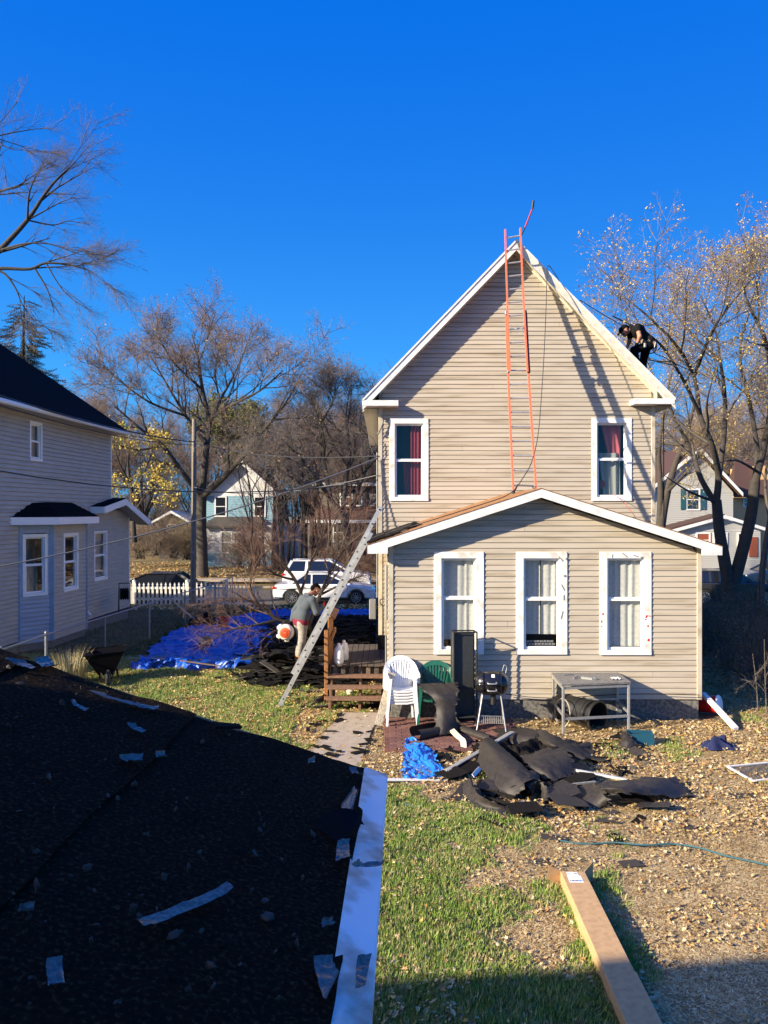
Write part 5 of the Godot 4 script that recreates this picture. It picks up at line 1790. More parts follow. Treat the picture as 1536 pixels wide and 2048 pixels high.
	tree("fruit_tree", "small bare reddish-twigged tree sprawling behind the man in the grey hoodie", "tree", [
		[[pA, pA + Vector3(0.02, 0.35, 0), at(616, 1252, z)], 0.10, 0.09],
		[[at(616, 1256, z), at(590, 1248, z - 0.3), at(556, 1240, z - 0.5), at(520, 1212, z - 0.6), at(488, 1198, z - 0.7), at(440, 1196, z - 0.7)], 0.075, 0.012],
		[[at(556, 1240, z - 0.5), at(510, 1250, z - 0.9), at(465, 1258, z - 1.0), at(430, 1275, z - 1.1)], 0.035, 0.008],
		[[at(616, 1254, z), at(640, 1190, z + 0.4), at(668, 1130, z + 0.6), at(700, 1085, z + 0.8), at(722, 1062, z + 0.8)], 0.06, 0.008],
		[[at(614, 1250, z), at(600, 1180, z), at(570, 1130, z - 0.2), at(540, 1090, z - 0.2), at(520, 1060, z - 0.2)], 0.06, 0.008],
		[[at(600, 1190, z), at(620, 1130, z + 0.3), at(640, 1080, z + 0.5), at(648, 1040, z + 0.5)], 0.04, 0.008],
		[[at(590, 1160, z), at(555, 1150, z - 0.6), at(510, 1120, z - 0.8), at(480, 1085, z - 0.8)], 0.035, 0.008],
		[[at(640, 1190, z + 0.4), at(690, 1165, z + 0.2), at(728, 1150, z + 0.2)], 0.035, 0.008],
		[[at(520, 1212, z - 0.6), at(500, 1170, z - 0.9), at(520, 1120, z - 1.0), at(560, 1080, z - 1.0)], 0.03, 0.008],
	], {"n": [9, 11, 8, 6], "levels": 2, "ratio": 0.48, "wob": 0.18, "up": 0.03, "ang": 0.75, "kid_up": 0.3, "tip_up": 0.35, "spray": 0.5, "long": 0.9, "bare": 1, "seg": 0.25, "bough_mat": MT.twig_red}, MT.bark, MT.twig_red, [make_spray(21, 6, 1, 0.008, 0.1, 0.0, 0, 0.1), make_spray(22, 5, 1, 0.008, 0.12, 0.0, 0, 0.1)])
	# shaded thicket right of the rear room
	var th := [make_spray(31, 9, 2, 0.007, 0.2, 0.0, 14, 0.06), make_spray(32, 9, 2, 0.007, 0.2, 0.0, 12, 0.06)]
	for k in 9:
		var b: Vector3 = [gd(1425, 1300), gd(1452, 1330), gd(1490, 1310), gd(1520, 1350), gd(1540, 1300), gd(1470, 1270), gd(1510, 1275), gd(1545, 1390), gd(1440, 1275)][k]
		var li := [[[b, b + Vector3(0, 0.3, 0)], 0.03, 0.02]]
		for q in 9:
			var a := R(0, TAU)
			li.append([[b, b + Vector3(cos(a) * 0.45, 0.35, sin(a) * 0.45), b + Vector3(cos(a) * 0.95, R(0.4, 0.75), sin(a) * 0.95)], 0.018, 0.006])
		tree("shrub", "twiggy dark shrub in the shaded thicket right of the house", "shrub", li, {"n": [4, 5, 5, 4], "levels": 2, "ratio": 0.5, "wob": 0.2, "up": 0.02, "ang": 0.8, "spray": 0.5, "long": 0.5, "seg": 0.3, "leaf": {"pal": [Color(0.26, 0.16, 0.06), Color(0.12, 0.10, 0.035), Color(0.34, 0.20, 0.08)], "keep": func(_p): return 0.8}}, MT.bark_dark, MT.twig_red, th, "shrubs in the shaded thicket")
	for k in 3:
		var b: Vector3 = [gd(1516, 1424), gd(1534, 1428), gd(1500, 1418)][k]
		tree("sapling", ["thin sunlit sapling stem at the right edge of the lawn", "stout sunlit stem at the far right edge of the lawn", "short broken stem on the lawn's right edge"][k], "sapling", [
			[[b, b + Vector3(-0.03, 0.5, 0), b + Vector3(-0.10 + k * 0.05, [1.1, 1.4, 0.5][k], 0)], 0.014, 0.007],
			[[b + Vector3(-0.02, 0.4, 0), b + Vector3(-0.25, 0.62, 0.05), b + Vector3(-0.45, 0.60, 0.1)], 0.010, 0.005],
			[[b + Vector3(-0.04, 0.7, 0) * (1.0 if k < 2 else 0.5), b + Vector3(0.15, 0.95, 0) * (1.0 if k < 2 else 0.5)], 0.008, 0.004],
		], {"n": [2, 3, 3, 2], "levels": 2, "ratio": 0.4, "wob": 0.2, "up": 0.1, "spray": 0.3, "long": 0.9, "seg": 0.2}, MT.bark_pale, MT.twig_pale, th)
	# rough bushes along the far yard and kerb
	for k in 8:
		var b := at([478, 505, 690, 736, 312, 280, 345, 375][k], [1135, 1128, 1140, 1135, 1110, 1118, 1116, 1120][k], [53.0, 54.0, 50.0, 52.0, 54.0, 56.0, 58.0, 57.0][k])
		var li := [[[b, b + Vector3(0, 0.4, 0)], 0.05, 0.03]]
		for q in 16:
			var a := R(0, TAU)
			var sp := R(0.2, 1.4)
			var hb := R(0.5, 2.2) * (1.3 - sp * 0.4)
			li.append([[b + Vector3(R(-.4, .4), 0, R(-.4, .4)), b + Vector3(cos(a) * sp * 0.6, hb * 0.55, sin(a) * sp * 0.6), b + Vector3(cos(a) * sp, hb, sin(a) * sp)], 0.03, 0.01])
		tree("bush", ["yellow-green bush at the teal house porch corner", "bare bush beside the teal house porch door", "low bush before the brown house porch", "rough bush by the brown house porch rail", "brown bush under the small yellow tree", "dark bush left of the low brown house", "dark bush before the low brown house", "dark bush between brown house and big trunk"][k], "bush", li, {"n": [4, 5, 5, 4], "levels": 2, "ratio": 0.5, "wob": 0.2, "up": 0.02, "ang": 0.8, "spray": 0.8, "long": 0.8, "seg": 0.4, "leaf": {"pal": [Color(0.30, 0.26, 0.06), Color(0.2, 0.18, 0.05), Color(0.3, 0.16, 0.06)], "keep": func(_p): return 0.9 if k == 0 or k > 4 else 0.3}}, MT.bark_dark, MT.twig, th)

# ---------------------------------------------------------------- street: cars, fences, pole
func lofted(m: M, poly: PackedVector2Array, layers: Array) -> void:     # [[z, inset], ...] from -z to +z
	var p := poly
	var ar := 0.0
	for i in p.size():
		var q := p[(i + 1) % p.size()]
		ar += p[i].x * q.y - q.x * p[i].y
	if ar < 0: p.reverse()
	var nn := []
	for i in p.size():
		var a := p[(i + p.size() - 1) % p.size()]
		var b := p[(i + 1) % p.size()]
		var e1 := (p[i] - a).normalized()
		var e2 := (b - p[i]).normalized()
		var n1 := Vector2(-e1.y, e1.x)
		var n2 := Vector2(-e2.y, e2.x)
		nn.append((n1 + n2).normalized())
	var rings := []
	for l in layers:
		var r := []
		for i in p.size(): r.append(Vector3(p[i].x + nn[i].x * l[1], p[i].y + nn[i].y * l[1], l[0]))
		rings.append(r)
	for k in rings.size() - 1:
		for i in p.size():
			var j := (i + 1) % p.size()
			m.quad(rings[k][i], rings[k][j], rings[k + 1][j], rings[k + 1][i])
	var ix := Geometry2D.triangulate_polygon(p)
	var z := rings.size() - 1
	for i in range(0, ix.size(), 3):
		var a: int = ix[i]
		var b: int = ix[i + 1]
		var c: int = ix[i + 2]
		if (p[b] - p[a]).cross(p[c] - p[a]) < 0:
			var w := b
			b = c; c = w
		m.tri(rings[z][a], rings[z][b], rings[z][c])
		m.tri(rings[0][a], rings[0][c], rings[0][b])

func car(called: String, label: String, at_: Vector3, turn: float, paint: Material, o: Dictionary) -> Node3D:
	var t := thing(called, label, "car", at_, turn)
	var Ln: float = o.get("len", 4.8)
	var Wd: float = o.get("wid", 1.84)
	var Ht: float = o.get("ht", 1.45)
	var wb: float = o.get("base", 2.85)
	var wr: float = o.get("wheel", 0.335)
	var suv: bool = o.get("suv", false)
	var belt := Ht * 0.63
	var f := Ln / 2
	var ax := wb / 2
	var body := PackedVector2Array()
	var arch := func(cx: float) -> void:
		for k in 9:
			var a := PI * k / 8.0
			body.append(Vector2(cx - cos(a) * (wr + 0.06), 0.30 + sin(a) * (wr + 0.05)))
	body.append(Vector2(-f + 0.05, 0.32))
	arch.call(-ax)
	arch.call(ax)
	body.append(Vector2(f - 0.06, 0.26))
	body.append(Vector2(f, 0.42))
	body.append(Vector2(f - 0.02, 0.62))
	body.append(Vector2(f - 0.14, belt - 0.16))
	body.append(Vector2(f - 0.55, belt - 0.06))
	body.append(Vector2(f - 1.15, belt + 0.02))
	body.append(Vector2(-f + (0.12 if suv else 0.75), belt + 0.04))
	body.append(Vector2(-f + 0.10, belt + 0.0))
	body.append(Vector2(-f, belt - 0.22))
	body.append(Vector2(-f, 0.5))
	var s := M.new()
	var h := Wd / 2
	lofted(s, body, [[-h + 0.03, 0.05], [-h, 0.0], [-h + 0.0, 0.0], [h, 0.0], [h - 0.03, 0.05]] if false else [[-h, 0.06], [-h + 0.06, 0.0], [h - 0.06, 0.0], [h, 0.06]])
	obj("body", s, paint, t)
	# glasshouse
	var r0 := -f + (0.22 if suv else 0.75)
	var top := [r0 + (0.30 if suv else 0.70), f - 2.25]
	var y0 := belt + 0.02
	s = M.new()
	var b2 := h - 0.10
	var t2 := h - 0.26
	s.hexa([Vector3(r0, y0, b2), Vector3(f - 1.2, y0, b2), Vector3(f - 1.2, y0, -b2), Vector3(r0, y0, -b2), Vector3(top[0], Ht - 0.06, t2), Vector3(top[1], Ht - 0.06, t2), Vector3(top[1], Ht - 0.06, -t2), Vector3(top[0], Ht - 0.06, -t2)])
	obj("window_glass", s, MT.glass_dark, t)
	s = M.new()
	var tm: float = (top[0] + top[1]) / 2
	s.grid(8, 4, func(u: float, v: float) -> Vector3:
		var x := lerpf(top[0] - 0.06, top[1] + 0.06, u)
		var zz := lerpf(t2 + 0.02, -t2 - 0.02, v)
		return Vector3(x, Ht - 0.055 + 0.055 * (1.0 - pow(absf(u * 2 - 1), 3.0)) * (1.0 - pow(absf(v * 2 - 1), 2.0) * 0.6), zz))
	obj("roof", s, paint, t)
	for sd in [-1.0, 1.0]:
		s = M.new()
		for q in [[r0 - 0.04, top[0] - 0.04, 0.14], [f - 1.16, top[1] + 0.04, 0.07], [tm - 0.18, tm - 0.18, 0.07]] + ([[r0 + 1.0, top[0] + 0.75, 0.10]] if suv else []):
			s.beam(Vector3(q[0], y0, (b2 + 0.005) * sd), Vector3(q[1], Ht - 0.05, (t2 + 0.01) * sd), q[2], 0.03, Vector3(0, 0, 1))
		s.beam(Vector3(top[0], Ht - 0.05, (t2 + 0.01) * sd), Vector3(top[1], Ht - 0.05, (t2 + 0.01) * sd), 0.05, 0.05)
		obj("pillar", s, paint, t)
		s = M.new()
		s.beam(Vector3(r0 + 0.1, y0 + 0.0, (b2 + 0.015) * sd), Vector3(f - 1.3, y0 + 0.0, (b2 + 0.015) * sd), 0.02, 0.025)
		obj("belt_trim", s, MT.chrome, t)
		for k in 2:
			s = M.new()
			var x0: float = [-ax + 0.35, tm - 0.15][k]
			var x1: float = [tm - 0.19, ax - 0.42][k]
			s.bx(x0, x0 + 0.012, 0.34, belt, (h + 0.002) * sd - 0.004, (h + 0.002) * sd)
			s.bx(x1, x1 + 0.012, 0.34, belt, (h + 0.002) * sd - 0.004, (h + 0.002) * sd)
			s.bx(x0, x1, 0.34, 0.352, (h + 0.002) * sd - 0.004, (h + 0.002) * sd)
			obj("door", s, MT.black, t)
			s = M.new()
			s.cbox(Vector3(x0 + 0.16, belt - 0.10, (h + 0.012) * sd), Vector3(0.18, 0.03, 0.025), 0.006)
			obj("handle", s, MT.chrome if o.get("chrome", true) else paint, t)
		s = M.new()
		s.cbox(Vector3(f - 1.62, belt + 0.10, (h + 0.06) * sd), Vector3(0.12, 0.12, 0.17), 0.03)
		obj("mirror", s, paint, t)
		s = M.new()
		s.cbox(Vector3(f - 0.16, belt - 0.26, (h - 0.22) * sd), Vector3(0.26, 0.14, 0.40), 0.04)
		obj("headlight", s, MT.lamp, t)
		s = M.new()
		s.cbox(Vector3(-f + 0.10, belt - 0.14, (h - 0.20) * sd), Vector3(0.22, 0.15, 0.42), 0.04)
		obj("tail_light", s, MT.tail, t)
		for x in [-ax, ax]:
			var w := M.new()
			var q := Transform3D(Basis(Vector3.RIGHT, PI / 2 * sd), Vector3(x, wr, (h - 0.24) * sd))
			w.lathe([Vector2(0.0, 0), Vector2(wr * 0.92, 0), Vector2(wr, 0.03), Vector2(wr, 0.19), Vector2(wr * 0.94, 0.22), Vector2(wr * 0.68, 0.215), Vector2(wr * 0.66, 0.16), Vector2(0, 0.16)], 22, q)
			var wo := obj("wheel", w, MT.rubber, t)
			w = M.new()
			w.xf = q
			for k in 10:
				var a := TAU * k / 10
				w.beam(Vector3(0.04 * cos(a), 0.185, 0.04 * sin(a)), Vector3(wr * 0.66 * cos(a + 0.08), 0.195, wr * 0.66 * sin(a + 0.08)), 0.032, 0.03)
			w.lathe([Vector2(wr * 0.62, 0.17), Vector2(wr * 0.69, 0.19), Vector2(wr * 0.69, 0.214), Vector2(wr * 0.64, 0.214)], 22)
			w.lathe([Vector2(0.07, 0.17), Vector2(0.06, 0.205), Vector2(0, 0.21)], 12)
			obj("rim", w, MT.rim, wo)
	s = M.new()
	s.bx(-f - 0.004, -f + 0.02, 0.62, 0.76, -0.26, 0.26)
	obj("number_plate", s, MT.paper, t)
	s = M.new()
	s.bx(-f + 0.3, f - 0.3, 0.18, 0.34, -h + 0.12, h - 0.12)
	obj("underbody", s, MT.black, t)
	return t

func build_street() -> void:
	car("white_sedan", "white sedan parked across the street's near kerb behind the bare fruit tree", Vector3(X(651, 36.2), -0.478, -36.2), 0.0, MT.car_white, {"len": 4.7, "base": 2.95, "wheel": 0.34})
	car("white_suv", "white sport-utility car parked on the far side beyond the white sedan", Vector3(X(656, 41.6), -0.478, -41.6), 0.0, MT.car_white, {"len": 4.7, "base": 2.8, "ht": 1.72, "suv": true, "wheel": 0.36})
	car("black_sedan", "black sedan with chrome window line parked behind the white picket fence", Vector3(X(312, 36.2), -0.478, -36.2), PI, MT.car_black, {"len": 4.9, "base": 2.85})
	car("grey_suv", "dark grey crossover parked behind the forked tree at right", Vector3(X(1452, 36.0), -0.478, -36.0), 0.0, MT.car_grey, {"len": 4.6, "base": 2.7, "ht": 1.60, "suv": true, "wheel": 0.36})
	car("blue_suv", "dark blue car parked across the street at the right edge", Vector3(X(1560, 41.8), -0.478, -41.8), PI, MT.car_blue, {"len": 4.8, "base": 2.8, "ht": 1.70, "suv": true, "wheel": 0.36})
	# white picket fence
	var z := 32.4
	var gy := -0.16
	var f := thing("picket_fence", "white wooden picket fence between the grey house and utility pole", "fence", Vector3(0, gy, -z))
	var x0 := X(262, z)
	var x1 := X(452, z)
	var x := x0
	while x < x1:
		var s := M.new()
		var w := 0.085
		s.prism(PackedVector2Array([Vector2(-w / 2, 0.08), Vector2(w / 2, 0.08), Vector2(w / 2, 0.80), Vector2(w / 2 - 0.025, 0.84), Vector2(w / 2, 0.88), Vector2(0.0, 0.985), Vector2(-w / 2, 0.88), Vector2(-w / 2 + 0.025, 0.84), Vector2(-w / 2, 0.80)]), 0, 0.022)
		var o := obj("picket", s, MT.picket, f)
		o.position = Vector3(x, R(-.01, .01), 0.03)
		o.rotation.z = R(-.015, .015)
		x += 0.185
	for h in [0.24, 0.70]:
		var s := M.new()
		s.bx(x0 - 0.1, x1, h, h + 0.09, -0.02, 0.028)
		obj("rail", s, MT.picket, f)
	for px in [268, 374, 453]:
		var s := M.new()
		s.cbox(Vector3(X(px, z), 0.5, -0.02), Vector3(0.13, 1.04, 0.13), 0.01)
		s.lathe([Vector2(0.09, 1.02), Vector2(0.09, 1.05), Vector2(0.0, 1.12)], 4, Transform3D(Basis(Vector3.UP, PI / 4), Vector3(X(px, z), 0, -0.02)), false)
		obj("post", s, MT.picket, f)
	# its return along the yard
	for k in 9:
		var s := M.new()
		s.prism(PackedVector2Array([Vector2(-0.04, 0.08), Vector2(0.04, 0.08), Vector2(0.04, 0.85), Vector2(0, 0.95), Vector2(-0.04, 0.85)]), 0, 0.022)
		var o := obj("picket", s, MT.picket, f)
		o.position = Vector3(X(456, z) + k * 0.2, 0.02, 0.2 + k * 0.22)
		o.rotation.y = -0.9
	var st := M.new()
	for k in 30: st.cbox(Vector3(x0 + k * 0.14, 0.02 + 0.01 * (k % 3), 0.16), Vector3(0.13, 0.12, 0.16), 0.015, Basis(Vector3.UP, 0.05 * (k % 5 - 2)))
	tag(obj("edging_stones", st, MT.concrete), "row of pale edging stones along the foot of the picket fence", "edging").set("position", Vector3(0, gy, -z))
	# utility pole
	z = 32.0
	var p := thing("utility_pole", "weathered grey wooden utility pole rising behind the picket fence", "utility pole", Vector3(X(386, z), -0.3, -z))
	var s := M.new()
	s.tube([Vector3.ZERO, Vector3(0.03, 4, 0), Vector3(0.05, 7.95, 0)], [0.125, 0.11, 0.09], 12)
	obj("post", s, MT.pole_wood, p)
	s = M.new()
	s.rod(Vector3(0.05, 7.0, 0.1), Vector3(0.05, 7.0, 0.22), 0.03)
	s.rod(Vector3(0.05, 6.7, 0.1), Vector3(0.35, 6.9, 0.1), 0.015)
	s.cbox(Vector3(0.05, 6.9, 0.13), Vector3(0.06, 0.3, 0.04), 0.01)
	obj("bracket", s, MT.galv, p)
	s = M.new()
	s.cbox(Vector3(0.02, 2.4, 0.145), Vector3(0.10, 0.14, 0.012), 0.003)
	s.bx(-0.03, -0.015, 0.2, 6.6, 0.13, 0.15)
	obj("ground_wire", s, MT.galv, p)
	# chain-link fence along the yard
	var pts := [Vector3(-7.6, 0, -12.0), Vector3(-7.52, 0, -15.1), Vector3(-7.46, 0, -17.0), Vector3(-6.95, 0, -22.8), Vector3(-6.72, 0, -26.0), Vector3(-6.35, 0, -29.0), Vector3(-6.3, 0, -32.0)]
	chain_fence("galvanised chain-link fence running along the left yard to the picket fence", pts, 1.07, [1, 2, 3, 4, 5], 2.0)
	chain_fence("low wire fence with thin dark posts beside the street at right", [at(1400, 1215, 30.0) * Vector3(1, 0, 1) + Vector3(0, -0.12, 0), at(1519, 1215, 30.0) * Vector3(1, 0, 1) + Vector3(0, -0.12, 0), at(1640, 1215, 30.0) * Vector3(1, 0, 1) + Vector3(0, -0.12, 0)], 1.15, [0, 1, 2], 4.0, false)

func chain_fence(label: String, pts: Array, h: float, posts: Array, gap: float, mesh := true) -> void:
	var f := thing("chain_link_fence", label, "fence", pts[0])
	var o: Vector3 = pts[0]
	var s := M.new()
	for i in pts.size() - 1:
		s.rod(pts[i] - o + Vector3(0, h, 0), pts[i + 1] - o + Vector3(0, h, 0), 0.021 if mesh else 0.014, 7)
	obj("top_rail", s, MT.galv if mesh else MT.black, f)
	var wire := M.new()
	for i in pts.size() - 1:
		var a: Vector3 = pts[i] - o
		var b: Vector3 = pts[i + 1] - o
		var ln := a.distance_to(b)
		var n := maxi(1, int(ln / gap))
		for k in n + (1 if i == pts.size() - 2 else 0):
			var q := a.lerp(b, float(k) / n)
			s = M.new()
			var thick := 0.032 if k == 0 else 0.02
			s.rod(q + Vector3(0, -0.3, 0), q + Vector3(0, h + (0.04 if k == 0 else -0.02), 0), thick, 8)
			if k == 0: s.blob(q + Vector3(0, h + 0.05, 0), Vector3(0.04, 0.035, 0.04), 8, 4)
			obj("post", s, MT.galv if mesh else MT.black, f)
		if not mesh: continue
		# zig-zag wires
		var st := 0.06
		var m := int(ln / st)
		var d := (b - a) / m
		var sd := d.cross(Vector3.UP).normalized() * 0.0016
		var rows := int(h / 0.12)
		for k in m:
			var p := a + d * k
			for r in rows:
				var y0 := 0.02 + r * (h - 0.02) / rows
				var y1 := 0.02 + (r + 1) * (h - 0.02) / rows
				var ym := (y0 + y1) / 2
				var p0 := p + Vector3(0, y0, 0)
				var p1 := p + d + Vector3(0, ym, 0)
				var p2 := p + Vector3(0, y1, 0)
				var w := Vector3(0, 0.0052 if i < 3 else 0.003, 0)
				wire.quad(p0 - w + sd, p1 - w + sd, p1 + w + sd, p0 + w + sd)
				wire.quad(p1 - w - sd, p2 - w - sd, p2 + w - sd, p1 + w - sd)
	if mesh: obj("wire_mesh", wire, MT.galv, f).set_meta("kind", "stuff")

# ---------------------------------------------------------------- deck and ladders
func build_deck() -> void:
	var t := thing("wooden_steps", "weathered low deck and three wooden steps at the house's side door", "steps", Vector3(0, 0, 0))
	var x0 := -1.07
	var x1 := 0.05
	var s: M
	for k in 9:
		s = M.new()
		s.cbox(Vector3(x0 + 0.065 + k * 0.125, 0.745 + R(-.004, .004), -16.4), Vector3(0.117, 0.035, 2.4 + R(-.03, .03)), 0.006, Basis(Vector3.UP, R(-.004, .004)))
		obj("deck_board", s, MT.deck, t)
	for k in 7:
		s = M.new()
		s.cbox(Vector3(x0 + 0.1 + k * 0.165, 0.61, -15.27), Vector3(0.085, 0.22, 0.03), 0.005)
		obj("skirt_board", s, MT.deck if k % 2 else MT.old_wood, t)
	s = M.new()
	s.cbox(Vector3((x0 + x1) / 2, 0.60, -15.32), Vector3(x1 - x0, 0.20, 0.05), 0.005)
	obj("rim_joist", s, MT.deck, t)
	var st := [[0.565, -15.08], [0.40, -14.86], [0.235, -14.64]]
	for q in st:
		for k in 2:
			s = M.new()
			s.cbox(Vector3((x0 + x1) / 2 + R(-.02, .02), q[0], q[1] + 0.065 - k * 0.14), Vector3(1.18, 0.036, 0.13), 0.006, Basis(Vector3.BACK, R(-.012, .012)))
			obj("tread", s, MT.step_wood, t)
	for x in [x0 + 0.04, -0.46, 0.02]:
		for q in st:
			s = M.new()
			s.cbox(Vector3(x, q[0] / 2 - 0.02, q[1] - 0.02), Vector3(0.05, q[0], 0.09), 0.005)
			obj("riser_post", s, MT.step_wood, t)
	for q in [[x0 + 0.05, -17.4], [x1 - 0.06, -17.4], [x0 + 0.05, -15.35], [x1 - 0.06, -15.35]]:
		s = M.new()
		s.cbox(Vector3(q[0], 0.3, q[1]), Vector3(0.09, 0.85, 0.09), 0.005)
		obj("post", s, MT.old_wood, t)
	# side rail: tall post and upright planks
	s = M.new()
	s.cbox(Vector3(-1.14, 0.70, -15.2), Vector3(0.075, 1.5, 0.09), 0.006)
	obj("newel_post", s, MT.orange_wood, t)
	for k in 9:
		s = M.new()
		s.cbox(Vector3(-1.10, 1.22 + R(-.02, .02), -15.32 - k * 0.135), Vector3(0.03, 1.0, 0.12), 0.004)
		obj("rail_plank", s, MT.orange_wood, t)
	s = M.new()
	s.cbox(Vector3(-1.04, 1.70, -15.9), Vector3(0.16, 0.04, 1.35), 0.005, Basis(Vector3.BACK, -0.5))
	s.cbox(Vector3(-1.05, 1.25, -16.0), Vector3(0.04, 0.09, 1.2), 0.005)
	obj("rail_cap", s, MT.orange_wood, t)
	# pair of clear-white jugs on the deck
	for k in 2:
		s = M.new()
		s.lathe([Vector2(0.0, 0), Vector2(0.085, 0.0), Vector2(0.10, 0.03), Vector2(0.10, 0.22), Vector2(0.08, 0.30), Vector2(0.035, 0.36), Vector2(0.03, 0.40), Vector2(0, 0.40)], 14)
		s.tube(smooth([Vector3(0.06, 0.33, 0), Vector3(0.12, 0.30, 0), Vector3(0.11, 0.18, 0)], 4), arr(0.012, 9), 5)
		var j := thing("plastic_jug", ["cloudy white plastic jug at the front of the deck by the rail", "cloudy white plastic jug behind another jug on the deck"][k], "jug", Vector3([-0.90, -0.82][k], 0.764, [-15.35, -15.72][k]), k * 1.0)
		obj("bottle", s, MT.plastic_white, j)
	# white board leaning against the stack of chairs
	s = M.new()
	s.cbox(Vector3(0, 0.47, 0), Vector3(0.13, 0.94, 0.022), 0.004)
	var b := thing("white_board", "long white board leaning beside the white chair stack", "board", Vector3(-0.10, 0.03, -13.52), 0.1)
	b.rotation = Vector3(-0.16, 0.05, -0.27)
	obj("plank", s, MT.pale_wood, b)
	# snow shovel handle in the corner behind the rear room
	var sh := thing("shovel", "black D-handled shovel standing in the corner by the deck", "shovel", Vector3(-0.02, 0.764, -16.9))
	s = M.new()
	s.rod(Vector3(0, 0.3, 0), Vector3(0, 0.95, -0.05), 0.014)
	obj("shaft", s, MT.black, sh)
	s = M.new()
	s.tube(smooth([Vector3(0, 0.95, -0.05), Vector3(-0.06, 1.0, -0.05), Vector3(-0.055, 1.09, -0.05), Vector3(0.055, 1.09, -0.05), Vector3(0.06, 1.0, -0.05), Vector3(0, 0.95, -0.05)], 4), arr(0.013, 21), 6)
	obj("grip", s, MT.black, sh)
	s = M.new()
	s.grid(6, 6, func(u: float, v: float) -> Vector3: return Vector3((u - 0.5) * 0.24, v * 0.32, 0.02 + pow((u - 0.5) * 2, 2.0) * 0.03))
	obj("blade", s, MT.black, sh)

